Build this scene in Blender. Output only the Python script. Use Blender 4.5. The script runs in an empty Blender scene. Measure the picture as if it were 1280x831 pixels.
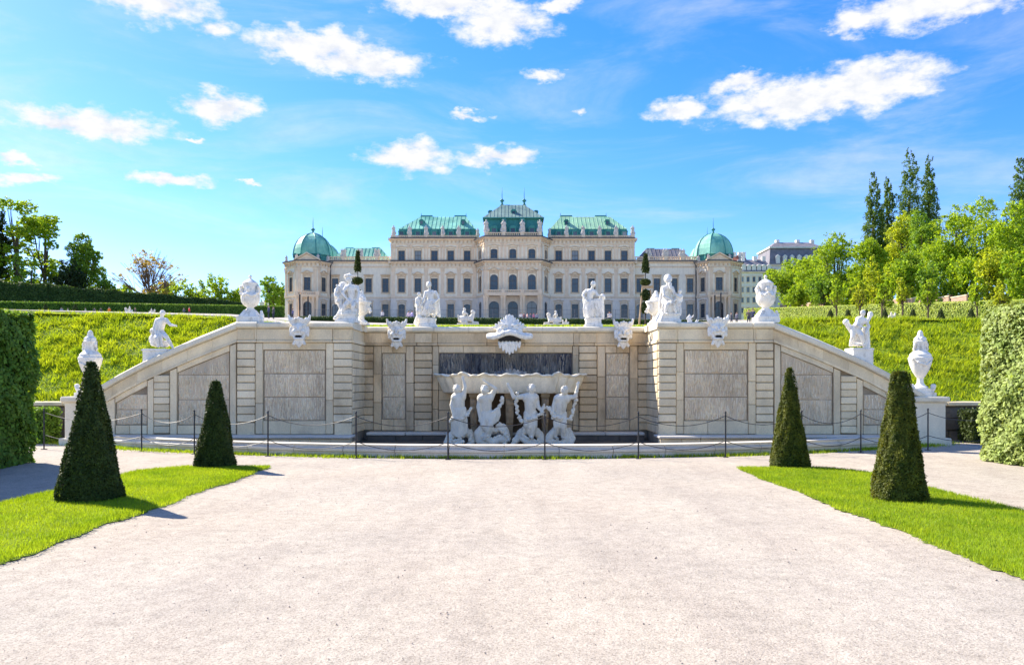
import bpy, bmesh, math, random
import numpy as np
from mathutils import Vector, Matrix
random.seed(7)
RNG = np.random.default_rng(11)
S = bpy.context.scene
COL = S.collection
PI = math.pi
R = math.radians

# ------------------------------------------------------------------ camera
EYE = 1.55          # metres above the gravel
FPX = 1000.0        # focal length in photograph pixels (1280 wide)
CX, HY = 638.0, 478.0
cam_d = bpy.data.cameras.new('camera')
cam = bpy.data.objects.new('camera', cam_d)
COL.objects.link(cam)
cam.location = (0, 0, EYE)
cam.rotation_euler = (R(90), 0, 0)
cam_d.sensor_width = 36.0
cam_d.lens = FPX / 1280 * 36
cam_d.shift_x = (640 - CX) / 1280
cam_d.shift_y = (HY - 415.5) / 1280
cam_d.clip_end = 6000
S.camera = cam

# ------------------------------------------------------------------ sky + sun
SUN_DIR = Vector((-0.80, 0.60, 0)).normalized()
ELEV = R(40)
SKY_STRENGTH = 0.092
EXPOSURE = 1.60
w = bpy.data.worlds.new('World')
S.world = w
w.use_nodes = True


def build_world():
    nt = w.node_tree
    N, L = nt.nodes, nt.links
    N.clear()

    def node(t, **k):
        n = N.new(t)
        for a, b in k.items():
            setattr(n, a, b)
        return n

    def math_(op, a, b=None, c=None, clamp=False):
        n = node('ShaderNodeMath', operation=op, use_clamp=clamp)
        for i, v in enumerate((a, b, c)):
            if v is None:
                continue
            if isinstance(v, (int, float)):
                n.inputs[i].default_value = v
            else:
                L.new(v, n.inputs[i])
        return n.outputs[0]

    def vmath(op, a, b=None):
        n = node('ShaderNodeVectorMath', operation=op)
        for i, v in enumerate((a, b)):
            if v is None:
                continue
            if isinstance(v, tuple):
                n.inputs[i].default_value = v
            else:
                L.new(v, n.inputs[i])
        return n.outputs['Value'] if op == 'LENGTH' else n.outputs['Vector']

    out = node('ShaderNodeOutputWorld')
    bg = node('ShaderNodeBackground')
    bg.inputs['Strength'].default_value = SKY_STRENGTH
    L.new(bg.outputs[0], out.inputs['Surface'])
    sky = node('ShaderNodeTexSky', sky_type='NISHITA')
    sky.sun_disc = False
    sky.sun_elevation = ELEV
    sky.sun_rotation = math.atan2(SUN_DIR.x, SUN_DIR.y)
    sky.altitude = 200
    sky.air_density = 1.0
    sky.dust_density = 0.4
    sky.ozone_density = 2.2
    tc = node('ShaderNodeTexCoord')
    sep = node('ShaderNodeSeparateXYZ')
    L.new(tc.outputs['Generated'], sep.inputs[0])
    az = math_('ARCTAN2', sep.outputs[0], sep.outputs[1])
    A = 0.57
    azm = math_('SUBTRACT', math_('PINGPONG', math_('ADD', az, A), 2 * A), A)
    el = math_('ARCSINE', sep.outputs[2])
    elm = math_('PINGPONG', el, 0.50)
    cb = node('ShaderNodeCombineXYZ')
    L.new(azm, cb.inputs[0])
    L.new(elm, cb.inputs[1])
    P2 = cb.outputs[0]
    # domain warp
    nz = node('ShaderNodeTexNoise')
    nz.inputs['Scale'].default_value = 22
    nz.inputs['Detail'].default_value = 6
    nz.inputs['Roughness'].default_value = 0.62
    strm = vmath('MULTIPLY', P2, (1.0, 1.9, 1.0))
    L.new(strm, nz.inputs['Vector'])
    wv = vmath('SUBTRACT', nz.outputs['Color'], (0.5, 0.5, 0.5))
    wv = vmath('MULTIPLY', wv, (0.075, 0.042, 0))
    Q = vmath('ADD', P2, wv)
    clouds = [(190, 0, 92, 24, 1), (395, 58, 95, 23, 1), (455, 78, 85, 20, 1), (625, 26, 62, 28, 1), (560, 4, 90, 16, 1),
              (1075, 108, 115, 30, 1), (1000, 125, 130, 27, 1), (845, 138, 42, 16, .9), (930, 105, 45, 14, .85),
              (1170, 4, 130, 24, 1), (1070, 30, 50, 15, .9), (115, 155, 118, 19, 1), (70, 150, 60, 17, .9), (275, 134, 52, 19, 1),
              (210, 223, 56, 10, .95), (15, 201, 38, 9, 1), (35, 224, 60, 9, .8), (515, 196, 60, 22, .95),
              (625, 195, 58, 13, 1), (590, 146, 30, 7, .8), (680, 98, 34, 13, .62), (720, 140, 20, 9, .66),
              (275, 38, 38, 20, .62), (240, 177, 22, 5, .75), (700, 2, 34, 9, .9), (310, 232, 24, 6, .6)]
    m = None
    for (px, py, rx, ry, wt) in clouds:
        u, v = (px - CX) / FPX, (HY - py) / FPX
        ca = math.atan(u)
        ce = math.atan(v * math.cos(ca))
        k = math.cos(ca)
        d = vmath('MULTIPLY', vmath('SUBTRACT', Q, (ca, ce, 0)), (1000 / (rx * 1.1 * k * k), 1000 / (ry * 1.12 * k), 0))
        q = math_('SUBTRACT', wt, vmath('LENGTH', d))
        m = q if m is None else math_('MAXIMUM', m, q)
    n2 = node('ShaderNodeTexNoise')
    n2.inputs['Scale'].default_value = 34
    n2.inputs['Detail'].default_value = 7
    n2.inputs['Roughness'].default_value = 0.6
    L.new(strm, n2.inputs['Vector'])
    dens = math_('ADD', m, math_('MULTIPLY', math_('SUBTRACT', n2.outputs['Fac'], 0.5), 1.45))
    mr = node('ShaderNodeMapRange', interpolation_type='SMOOTHSTEP')
    L.new(dens, mr.inputs[0])
    mr.inputs[1].default_value = -0.12
    mr.inputs[2].default_value = 0.62
    core = mr.outputs[0]
    # thin high veil
    n3 = node('ShaderNodeTexNoise')
    n3.inputs['Scale'].default_value = 3.2
    n3.inputs['Detail'].default_value = 8
    n3.inputs['Roughness'].default_value = 0.62
    n3.inputs['Distortion'].default_value = 0.7
    L.new(vmath('MULTIPLY', P2, (1.0, 4.2, 1.0)), n3.inputs['Vector'])
    mr3 = node('ShaderNodeMapRange', interpolation_type='SMOOTHSTEP')
    L.new(n3.outputs['Fac'], mr3.inputs[0])
    mr3.inputs[1].default_value = 0.42
    mr3.inputs[2].default_value = 0.85
    veil = math_('MULTIPLY', mr3.outputs[0], 0.5)
    fac = math_('MAXIMUM', core, veil)
    # cloud body shading from cloud thickness
    mr2 = node('ShaderNodeMapRange', interpolation_type='SMOOTHSTEP')
    L.new(n2.outputs['Fac'], mr2.inputs[0])
    mr2.inputs[1].default_value = 0.3
    mr2.inputs[2].default_value = 0.62
    cc = node('ShaderNodeMix', data_type='RGBA')
    L.new(mr2.outputs[0], cc.inputs[0])
    cc.inputs[6].default_value = (2.95, 3.1, 3.4, 1)
    cc.inputs[7].default_value = (3.7, 3.7, 3.75, 1)
    tint = node('ShaderNodeMix', data_type='RGBA', blend_type='MULTIPLY')
    tint.inputs[0].default_value = 1
    L.new(sky.outputs[0], tint.inputs[6])
    tint.inputs[7].default_value = (0.78, 0.80, 0.98, 1)
    hs = node('ShaderNodeHueSaturation')
    hs.inputs['Saturation'].default_value = 1.3
    L.new(tint.outputs[2], hs.inputs['Color'])
    mx = node('ShaderNodeMix', data_type='RGBA')
    L.new(fac, mx.inputs[0])
    L.new(hs.outputs[0], mx.inputs[6])
    L.new(cc.outputs[2], mx.inputs[7])
    L.new(mx.outputs[2], bg.inputs['Color'])


build_world()
sun_d = bpy.data.lights.new('sun', 'SUN')
sun_d.energy = 3.5
sun_d.angle = R(0.53)
sun_d.color = (1.0, 0.925, 0.80)
sun = bpy.data.objects.new('sun', sun_d)
COL.objects.link(sun)
to_sun = Vector((SUN_DIR.x * math.cos(ELEV), SUN_DIR.y * math.cos(ELEV), math.sin(ELEV)))
sun.rotation_euler = to_sun.to_track_quat('Z', 'Y').to_euler()
sun.location = (-40, 30, 60)
vs = S.view_settings
vs.view_transform = 'Standard'
vs.look = 'None'
vs.exposure = EXPOSURE
vs.gamma = 1
S.cycles.max_bounces = 6
S.cycles.diffuse_bounces = 4
S.cycles.glossy_bounces = 2
S.cycles.transmission_bounces = 3
S.cycles.use_denoising = True

# ------------------------------------------------------------------ helpers
AX = -0.13   # axis of the cascade in camera coordinates


def P(px, py, d):
    return Vector(((px - CX) * d / FPX, d, EYE - (py - HY) * d / FPX))


def tag(o, label=None, cat=None, group=None, kind=None):
    if label:
        o['label'] = label
    if cat:
        o['category'] = cat
    if group:
        o['group'] = group
    if kind:
        o['kind'] = kind
    return o


def empty(name, loc, label=None, cat=None, group=None, rz=0):
    o = bpy.data.objects.new(name, None)
    o.empty_display_size = 0.2
    COL.objects.link(o)
    o.location = loc
    o.rotation_euler = (0, 0, rz)
    return tag(o, label, cat, group)


def link(name, me, parent=None, loc=(0, 0, 0), rot=(0, 0, 0), scale=(1, 1, 1)):
    o = bpy.data.objects.new(name, me)
    COL.objects.link(o)
    o.parent = parent
    o.location = loc
    o.rotation_euler = rot
    o.scale = scale
    return o


def copy_tree(o, parent=None):
    c = o.copy()
    COL.objects.link(c)
    c.parent = parent
    for ch in list(o.children):
        copy_tree(ch, c)
    return c


def np_mesh(name, verts, faces, mat, smooth=False):
    """faces: int array (n,k) all the same size"""
    verts = np.asarray(verts, np.float32)
    faces = np.asarray(faces, np.int32)
    me = bpy.data.meshes.new(name)
    n, k = faces.shape
    me.vertices.add(len(verts))
    me.vertices.foreach_set('co', verts.ravel())
    me.loops.add(n * k)
    me.loops.foreach_set('vertex_index', faces.ravel())
    me.polygons.add(n)
    me.polygons.foreach_set('loop_start', np.arange(0, n * k, k, dtype=np.int32))
    if smooth:
        me.polygons.foreach_set('use_smooth', np.ones(n, bool))
    me.update(calc_edges=True)
    me.materials.append(mat)
    return me


class MB:
    def __init__(s):
        s.v, s.f = [], []

    def add(s, v, f):
        b = len(s.v)
        s.v += [tuple(p) for p in v]
        s.f += [tuple(i + b for i in q) for q in f]
        return s

    def box(s, x0, x1, y0, y1, z0, z1):
        v = [(x0, y0, z0), (x1, y0, z0), (x1, y1, z0), (x0, y1, z0), (x0, y0, z1), (x1, y0, z1), (x1, y1, z1), (x0, y1, z1)]
        return s.add(v, [(3, 2, 1, 0), (4, 5, 6, 7), (0, 1, 5, 4), (1, 2, 6, 5), (2, 3, 7, 6), (3, 0, 4, 7)])

    def frustum(s, a, b):
        """a,b = (x0,x1,y0,y1,z) bottom and top rectangles"""
        v = [(a[0], a[2], a[4]), (a[1], a[2], a[4]), (a[1], a[3], a[4]), (a[0], a[3], a[4]),
             (b[0], b[2], b[4]), (b[1], b[2], b[4]), (b[1], b[3], b[4]), (b[0], b[3], b[4])]
        return s.add(v, [(3, 2, 1, 0), (4, 5, 6, 7), (0, 1, 5, 4), (1, 2, 6, 5), (2, 3, 7, 6), (3, 0, 4, 7)])

    def prism(s, poly, y0, y1):
        """poly = list of (x,z), counter-clockwise seen from -y"""
        n = len(poly)
        v = [(x, y0, z) for x, z in poly] + [(x, y1, z) for x, z in poly]
        f = [tuple(range(n)), tuple(range(2 * n - 1, n - 1, -1))]
        f += [(i, n + i, n + (i + 1) % n, (i + 1) % n) for i in range(n)]
        f = [tuple(q) for q in f]
        return s.add(v, f)

    def vprism(s, poly, z0, z1):
        """poly = list of (x,y) plan"""
        n = len(poly)
        v = [(x, y, z0) for x, y in poly] + [(x, y, z1) for x, y in poly]
        f = [tuple(range(n - 1, -1, -1)), tuple(range(n, 2 * n))]
        f += [(i, (i + 1) % n, n + (i + 1) % n, n + i) for i in range(n)]
        return s.add(v, f)

    def lathe(s, prof, seg=24, c=(0, 0, 0), lobes=0, lobe_amp=0, ph=0):
        """prof list of (r,z) bottom to top"""
        v, f = [], []
        for r, z in prof:
            for i in range(seg):
                a = 2 * PI * i / seg + ph
                rr = r * (1 + (lobe_amp * abs(math.sin(lobes * a / 2)) if lobes else 0))
                v.append((c[0] + rr * math.cos(a), c[1] + rr * math.sin(a), c[2] + z))
        m = len(prof)
        for j in range(m - 1):
            for i in range(seg):
                k = (i + 1) % seg
                f.append((j * seg + i, j * seg + k, (j + 1) * seg + k, (j + 1) * seg + i))
        f.append(tuple(range(seg - 1, -1, -1)))
        f.append(tuple((m - 1) * seg + i for i in range(seg)))
        return s.add(v, f)

    def tube(s, pts, rad, seg=6):
        pts = [Vector(p) for p in pts]
        if isinstance(rad, (int, float)):
            rad = [rad] * len(pts)
        v, f = [], []
        for i, p in enumerate(pts):
            t = (pts[min(i + 1, len(pts) - 1)] - pts[max(i - 1, 0)])
            t = t.normalized() if t.length > 1e-9 else Vector((0, 0, 1))
            u = t.cross(Vector((0.31, 0.95, 0.05)))
            if u.length < 1e-3:
                u = t.cross(Vector((1, 0, 0)))
            u.normalize()
            q = t.cross(u)
            for k in range(seg):
                a = 2 * PI * k / seg
                v.append(p + (u * math.cos(a) + q * math.sin(a)) * rad[i])
        for i in range(len(pts) - 1):
            for k in range(seg):
                n = (k + 1) % seg
                f.append((i * seg + k, i * seg + n, (i + 1) * seg + n, (i + 1) * seg + k))
        f.append(tuple(range(seg - 1, -1, -1)))
        f.append(tuple((len(pts) - 1) * seg + k for k in range(seg)))
        return s.add(v, f)

    def mesh(s, name, mat, smooth=False, recalc=True):
        me = bpy.data.meshes.new(name)
        me.from_pydata(s.v, [], s.f)
        if recalc:
            bm = bmesh.new()
            bm.from_mesh(me)
            bmesh.ops.recalc_face_normals(bm, faces=bm.faces)
            bm.to_mesh(me)
            bm.free()
        if smooth:
            me.polygons.foreach_set('use_smooth', [True] * len(me.polygons))
            if smooth == 'auto':
                me.set_sharp_from_angle(angle=R(35))
        me.materials.append(mat)
        return me

    def build(s, name, mat, parent=None, smooth=False, loc=(0, 0, 0), rz=0):
        return link(name, s.mesh(name, mat, smooth), parent, loc, (0, 0, rz))


_bev = {}


def stone_mesh(w_, t, h, mat, bev=0.012):
    """bevelled block, origin at the lower left of its front face; shared by size"""
    key = (round(w_, 2), round(t, 2), round(h, 2), mat.name, bev)
    if key in _bev:
        return _bev[key]
    w_, t, h = key[:3]
    bm = bmesh.new()
    bmesh.ops.create_cube(bm, size=1)
    for v in bm.verts:
        v.co = Vector(((v.co.x + .5) * w_, (v.co.y + .5) * t, (v.co.z + .5) * h))
    bmesh.ops.bevel(bm, geom=list(bm.edges), offset=min(bev, w_ * .3, h * .3, t * .3), segments=1, affect='EDGES')
    me = bpy.data.meshes.new('stone')
    bm.to_mesh(me)
    bm.free()
    me.materials.append(mat)
    _bev[key] = me
    return me


# ------------------------------------------------------------------ materials
def mat_new(name):
    m = bpy.data.materials.new(name)
    m.use_nodes = True
    nt = m.node_tree
    nt.nodes.clear()
    return m, nt.nodes, nt.links


def ramp_noise(N, L, vec, scale, detail, stops, rough=0.6):
    n = N.new('ShaderNodeTexNoise')
    n.inputs['Scale'].default_value = scale
    n.inputs['Detail'].default_value = detail
    n.inputs['Roughness'].default_value = rough
    if vec:
        L.new(vec, n.inputs['Vector'])
    r = N.new('ShaderNodeValToRGB')
    e = r.color_ramp.elements
    while len(e) < len(stops):
        e.new(0.5)
    for i, (p, c) in enumerate(stops):
        e[i].position = p
        e[i].color = (*c, 1) if len(c) == 3 else c
    L.new(n.outputs['Fac'], r.inputs[0])
    return r.outputs[0], n.outputs['Fac']


def mixc(N, L, fac, a, b, mode='MIX'):
    n = N.new('ShaderNodeMix')
    n.data_type = 'RGBA'
    n.blend_type = mode
    for i, v in ((0, fac), (6, a), (7, b)):
        if isinstance(v, (int, float)):
            n.inputs[i].default_value = v
        elif isinstance(v, tuple):
            n.inputs[i].default_value = (*v, 1)
        else:
            L.new(v, n.inputs[i])
    return n.outputs[2]


def g(v):
    return (v, v, v)


def surf_mat(name, base, var=0.25, scale=3.0, rough=0.85, bump=0.3, bscale=30, bdist=0.01, stain=None, stain_scale=1.2,
             stain_lo=.5, stain_hi=.7, stretch=(1, 1, 1), objvar=0.0, spec=0.3, metal=0.0, fine=40, objtint=None):
    m, N, L = mat_new(name)
    out = N.new('ShaderNodeOutputMaterial')
    b = N.new('ShaderNodeBsdfPrincipled')
    L.new(b.outputs[0], out.inputs[0])
    b.inputs['Roughness'].default_value = rough
    b.inputs['Specular IOR Level'].default_value = spec
    b.inputs['Metallic'].default_value = metal
    geo = N.new('ShaderNodeNewGeometry')
    mp = N.new('ShaderNodeMapping')
    mp.inputs['Scale'].default_value = stretch
    L.new(geo.outputs['Position'], mp.inputs[0])
    vec = mp.outputs[0]
    lo, hi = 1 - var, 1 + var
    c1, f1 = ramp_noise(N, L, vec, scale, 6, [(.3, tuple(x * lo for x in base)), (.7, tuple(min(1, x * hi) for x in base))])
    c2, f2 = ramp_noise(N, L, vec, fine, 4, [(.3, g(.88)), (.7, g(1.08))])
    col = mixc(N, L, 1.0, c1, c2, 'MULTIPLY')
    if stain:
        st, sf = ramp_noise(N, L, vec, stain_scale, 7, [(stain_lo, g(0)), (stain_hi, g(1))], .65)
        col = mixc(N, L, st, col, stain)
    if objvar:
        oi = N.new('ShaderNodeObjectInfo')
        r = N.new('ShaderNodeMapRange')
        L.new(oi.outputs['Random'], r.inputs[0])
        r.inputs[3].default_value = 1 - objvar
        r.inputs[4].default_value = 1 + objvar * .6
        cmb = N.new('ShaderNodeCombineColor')
        for i in range(3):
            L.new(r.outputs[0], cmb.inputs[i])
        col = mixc(N, L, 1.0, col, cmb.outputs[0], 'MULTIPLY')
        if objtint:
            t = N.new('ShaderNodeMath')
            t.operation = 'FRACT'
            t2 = N.new('ShaderNodeMath')
            t2.operation = 'MULTIPLY'
            L.new(oi.outputs['Random'], t2.inputs[0])
            t2.inputs[1].default_value = 7.31
            L.new(t2.outputs[0], t.inputs[0])
            t3 = N.new('ShaderNodeMath')
            t3.operation = 'MULTIPLY'
            L.new(t.outputs[0], t3.inputs[0])
            t3.inputs[1].default_value = 0.5
            col = mixc(N, L, t3.outputs[0], col, objtint, 'MULTIPLY')
    L.new(col, b.inputs['Base Color'])
    if bump:
        bn = N.new('ShaderNodeTexNoise')
        bn.inputs['Scale'].default_value = bscale
        bn.inputs['Detail'].default_value = 5
        L.new(vec, bn.inputs['Vector'])
        bp = N.new('ShaderNodeBump')
        bp.inputs['Strength'].default_value = bump
        bp.inputs['Distance'].default_value = bdist
        L.new(bn.outputs['Fac'], bp.inputs['Height'])
        L.new(bp.outputs[0], b.inputs['Normal'])
    return m


def leaf_mat(name, dark, light, trans=0.35, scale=0.6, rough=0.55, tcol=None):
    m, N, L = mat_new(name)
    out = N.new('ShaderNodeOutputMaterial')
    b = N.new('ShaderNodeBsdfPrincipled')
    b.inputs['Roughness'].default_value = rough
    b.inputs['Specular IOR Level'].default_value = 0.25
    geo = N.new('ShaderNodeNewGeometry')
    c, f = ramp_noise(N, L, geo.outputs['Position'], scale, 4, [(.3, dark), (.68, light)])
    r = N.new('ShaderNodeMapRange')
    L.new(geo.outputs['Random Per Island'], r.inputs[0])
    r.inputs[3].default_value = .6
    r.inputs[4].default_value = 1.3
    cmb = N.new('ShaderNodeCombineColor')
    for i in range(3):
        L.new(r.outputs[0], cmb.inputs[i])
    col = mixc(N, L, 1.0, c, cmb.outputs[0], 'MULTIPLY')
    L.new(col, b.inputs['Base Color'])
    t = N.new('ShaderNodeBsdfTranslucent')
    tc = mixc(N, L, 1.0, col, tcol or (1.5, 1.35, .5), 'MULTIPLY')
    L.new(tc, t.inputs[0])
    mx = N.new('ShaderNodeMixShader')
    mx.inputs[0].default_value = trans
    L.new(b.outputs[0], mx.inputs[1])
    L.new(t.outputs[0], mx.inputs[2])
    L.new(mx.outputs[0], out.inputs[0])
    return m


M = {}
M['wall_stone'] = surf_mat('wall_stone', (.87, .725, .50), .16, 1.7, .9, .35, 26, .01, (.42, .31, .20), 1.1, .56, .82, (1, 1, .55), .14, objtint=(.95, .86, .72))
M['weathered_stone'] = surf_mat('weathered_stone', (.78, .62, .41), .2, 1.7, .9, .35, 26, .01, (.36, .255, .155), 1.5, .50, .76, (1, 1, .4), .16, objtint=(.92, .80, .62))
M['coping_stone'] = surf_mat('coping_stone', (.84, .745, .57), .14, 2.0, .85, .25, 30, .006, (.42, .36, .28), 1.6, .62, .85, (1, 1, .6), .07)
M['panel_stone'] = surf_mat('panel_stone', (.92, .80, .61), .10, 2.2, .95, .4, 30, .01, (.50, .39, .27), 1.3, .58, .82, (1, 1, .35), .08)
M['wet_panel'] = surf_mat('wet_panel', (.46, .39, .31), .4, 3.0, .6, .4, 30, .01, (.05, .055, .08), 1.6, .44, .64, (1.6, 1.6, .30), .05)
M['panel_back'] = surf_mat('panel_back', (.70, .565, .40), .2, 2.2, .95, .4, 30, .01, (.44, .33, .23), 1.3, .55, .8, (1, 1, .35), .08)  # darker than the drips: shade between them is put into the colour
M['wet_back'] = surf_mat('wet_back', (.22, .195, .17), .4, 2.2, .7, .4, 30, .01, (.03, .034, .05), 1.6, .4, .6, (1.5, 1.5, .3), .05)  # wet stone, darkened further to paint shade between its drips
M['niche_shade'] = surf_mat('niche_shade', (.15, .105, .065), .3, 3.0, .95, .3, 30, .01)  # dark brown paints the shade under the basin
M['console'] = surf_mat('console', (.50, .37, .23), .25, 3, .9, .3, 30, .01, (.28, .20, .12), 2.5, .5, .75)
M['joint'] = surf_mat('joint', (.33, .27, .20), .3, 3.0, .95, .3, 30, .01)
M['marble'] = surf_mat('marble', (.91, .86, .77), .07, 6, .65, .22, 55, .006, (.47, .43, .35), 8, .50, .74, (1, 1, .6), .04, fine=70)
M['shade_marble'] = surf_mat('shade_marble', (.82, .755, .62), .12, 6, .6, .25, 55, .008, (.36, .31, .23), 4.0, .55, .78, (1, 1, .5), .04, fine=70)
M['basin_stone'] = surf_mat('basin_stone', (.86, .76, .58), .12, 3, .7, .3, 30, .01, (.42, .35, .24), 2.5, .56, .8, (1, 1, .4), .05)
M['plaster'] = surf_mat('plaster', (.90, .805, .63), .05, .18, .9, .15, 2.0, .04, (.76, .65, .52), .16, .55, .8, (1, 1, .4), .02, fine=1.5)
M['ground_plaster'] = surf_mat('ground_plaster', (.80, .70, .58), .06, .18, .9, .15, 2.0, .04, (.62, .54, .45), .16, .5, .8, (1, 1, .4), .02, fine=1.5)
M['trim'] = surf_mat('trim', (.84, .66, .46), .06, .3, .9, .1, 2, .04, (.60, .46, .32), .3, .55, .8, (1, 1, .4), .04, fine=1.5)
M['ornament'] = surf_mat('ornament', (.70, .52, .33), .15, .8, .9, .2, 3, .05, (.48, .36, .24), .6, .5, .75, fine=2)
M['gutter'] = surf_mat('gutter', (.08, .075, .08), .2, 1, .7, 0)
M['copper'] = surf_mat('copper', (.26, .58, .43), .28, .25, .6, .1, 1, .03, (.09, .36, .28), .22, .48, .66, (1, 1, .35), .05, fine=2, spec=.35)
M['copper_pale'] = surf_mat('copper_pale', (.33, .56, .36), .22, .25, .6, .1, 1, .03, (.20, .48, .31), .22, .48, .66, (1, 1, .35), .05, fine=2, spec=.35)
M['copper_dark'] = surf_mat('copper_dark', (.055, .27, .235), .3, .3, .6, .1, 1, .03, (.03, .15, .14), .3, .5, .7, (1, 1, .4), .05, fine=2, spec=.35)
M['copper_grey'] = surf_mat('copper_grey', (.20, .30, .26), .25, .25, .6, .1, 1, .03, (.13, .22, .20), .22, .48, .66, (1, 1, .35), .05, fine=2, spec=.35)
M['slate'] = surf_mat('slate', (.20, .185, .20), .25, .6, .6, .2, 2, .03, objvar=.1, fine=3)
M['red_tile'] = surf_mat('red_tile', (.42, .15, .09), .25, .8, .8, .2, 3, .03, objvar=.1, fine=3)
M['city_wall'] = surf_mat('city_wall', (.82, .77, .69), .06, .2, .9, .1, 2, .03, objvar=.04, fine=2)
M['iron'] = surf_mat('iron', (.035, .035, .04), .2, 8, .5, .1, 60, .002)
M['steel'] = surf_mat('steel', (.16, .165, .18), .2, 2, .5, 0)
M['wood'] = surf_mat('wood', (.52, .36, .20), .2, 4, .8, .2, 20, .005)
M['mouth'] = surf_mat('mouth', (.03, .026, .022), .2, 6, .9, 0)
M['low_wall'] = surf_mat('low_wall', (.17, .15, .125), .35, 2.2, .95, .5, 20, .02, (.05, .048, .04), 1.6, .45, .7, objvar=.2)
M['brick_wall'] = surf_mat('brick_wall', (.50, .32, .23), .15, .8, .9, .2, 6, .02, objvar=.06)
M['pool_floor'] = surf_mat('pool_floor', (.13, .11, .09), .35, 1.5, .7, .3, 16, .01)
M['rim_stone'] = surf_mat('rim_stone', (.70, .64, .55), .14, 1.6, .75, .25, 30, .006, (.36, .33, .28), 1.4, .6, .8, objvar=.06)
M['bark'] = surf_mat('bark', (.10, .075, .05), .3, 3, .95, .4, 12, .03)
M['twig'] = surf_mat('twig', (.20, .13, .085), .3, 3, .95, 0)


def glass_mat():
    m, N, L = mat_new('window_glass')
    out = N.new('ShaderNodeOutputMaterial')
    b = N.new('ShaderNodeBsdfPrincipled')
    L.new(b.outputs[0], out.inputs[0])
    oi = N.new('ShaderNodeObjectInfo')
    r = N.new('ShaderNodeValToRGB')
    r.color_ramp.elements[0].color = (.030, .036, .048, 1)
    r.color_ramp.elements[1].color = (.075, .095, .11, 1)
    r.color_ramp.elements[1].position = .72
    e3 = r.color_ramp.elements.new(.92)
    e3.color = (.26, .27, .26, 1)
    L.new(oi.outputs['Random'], r.inputs[0])
    L.new(r.outputs[0], b.inputs['Base Color'])
    b.inputs['Roughness'].default_value = .12
    b.inputs['Specular IOR Level'].default_value = .6
    return m


M['glass'] = glass_mat()


def gravel_mat():
    m, N, L = mat_new('gravel')
    out = N.new('ShaderNodeOutputMaterial')
    b = N.new('ShaderNodeBsdfPrincipled')
    L.new(b.outputs[0], out.inputs[0])
    b.inputs['Roughness'].default_value = .95
    b.inputs['Specular IOR Level'].default_value = .15
    geo = N.new('ShaderNodeNewGeometry')
    pos = geo.outputs['Position']
    c1, _ = ramp_noise(N, L, pos, .55, 6, [(.30, (.45, .39, .325)), (.5, (.49, .43, .36)), (.72, (.52, .46, .39))], .7)
    c2, _ = ramp_noise(N, L, pos, 6.5, 8, [(.32, g(.80)), (.5, g(.98)), (.66, g(1.12))], .75)
    col = mixc(N, L, 1, c1, c2, 'MULTIPLY')
    vo = N.new('ShaderNodeTexVoronoi')
    vo.inputs['Scale'].default_value = 105
    L.new(pos, vo.inputs['Vector'])
    hsv = N.new('ShaderNodeSeparateColor')
    L.new(vo.outputs['Color'], hsv.inputs[0])
    r = N.new('ShaderNodeValToRGB')
    r.color_ramp.elements[0].position = 0
    r.color_ramp.elements[0].color = (.52, .50, .49, 1)
    r.color_ramp.elements[1].position = .55
    r.color_ramp.elements[1].color = (1.06, 1.06, 1.06, 1)
    L.new(hsv.outputs[0], r.inputs[0])
    col = mixc(N, L, .75, col, mixc(N, L, 1, col, r.outputs[0], 'MULTIPLY'))
    mp = N.new('ShaderNodeMapping')
    mp.inputs['Scale'].default_value = (1, .55, 1)
    L.new(pos, mp.inputs[0])
    c3, f3 = ramp_noise(N, L, mp.outputs[0], 1.9, 9, [(.36, g(.93)), (.62, g(1.04))], .72)
    col = mixc(N, L, 1, col, c3, 'MULTIPLY')
    mp4 = N.new('ShaderNodeMapping')
    mp4.inputs['Scale'].default_value = (1.0, .16, 1)
    L.new(pos, mp4.inputs[0])
    c4, _ = ramp_noise(N, L, mp4.outputs[0], 1.1, 5, [(.35, (.93, .92, .92)), (.6, (1.03, 1.03, 1.02))], .6)
    col = mixc(N, L, 1, col, c4, 'MULTIPLY')
    c5, _ = ramp_noise(N, L, pos, .28, 3, [(.35, (.94, .95, .965)), (.65, (1.02, 1.0, .975))], .5)
    col = mixc(N, L, 1, col, c5, 'MULTIPLY')
    L.new(col, b.inputs['Base Color'])
    n = N.new('ShaderNodeTexNoise')
    n.inputs['Scale'].default_value = 55
    n.inputs['Detail'].default_value = 6
    n.inputs['Roughness'].default_value = .7
    L.new(pos, n.inputs['Vector'])
    bp = N.new('ShaderNodeBump')
    bp.inputs['Strength'].default_value = .55
    bp.inputs['Distance'].default_value = .02
    L.new(n.outputs['Fac'], bp.inputs['Height'])
    bp2 = N.new('ShaderNodeBump')
    bp2.inputs['Strength'].default_value = .35
    bp2.inputs['Distance'].default_value = .08
    L.new(f3, bp2.inputs['Height'])
    L.new(bp.outputs[0], bp2.inputs['Normal'])
    L.new(bp2.outputs[0], b.inputs['Normal'])
    return m


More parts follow.
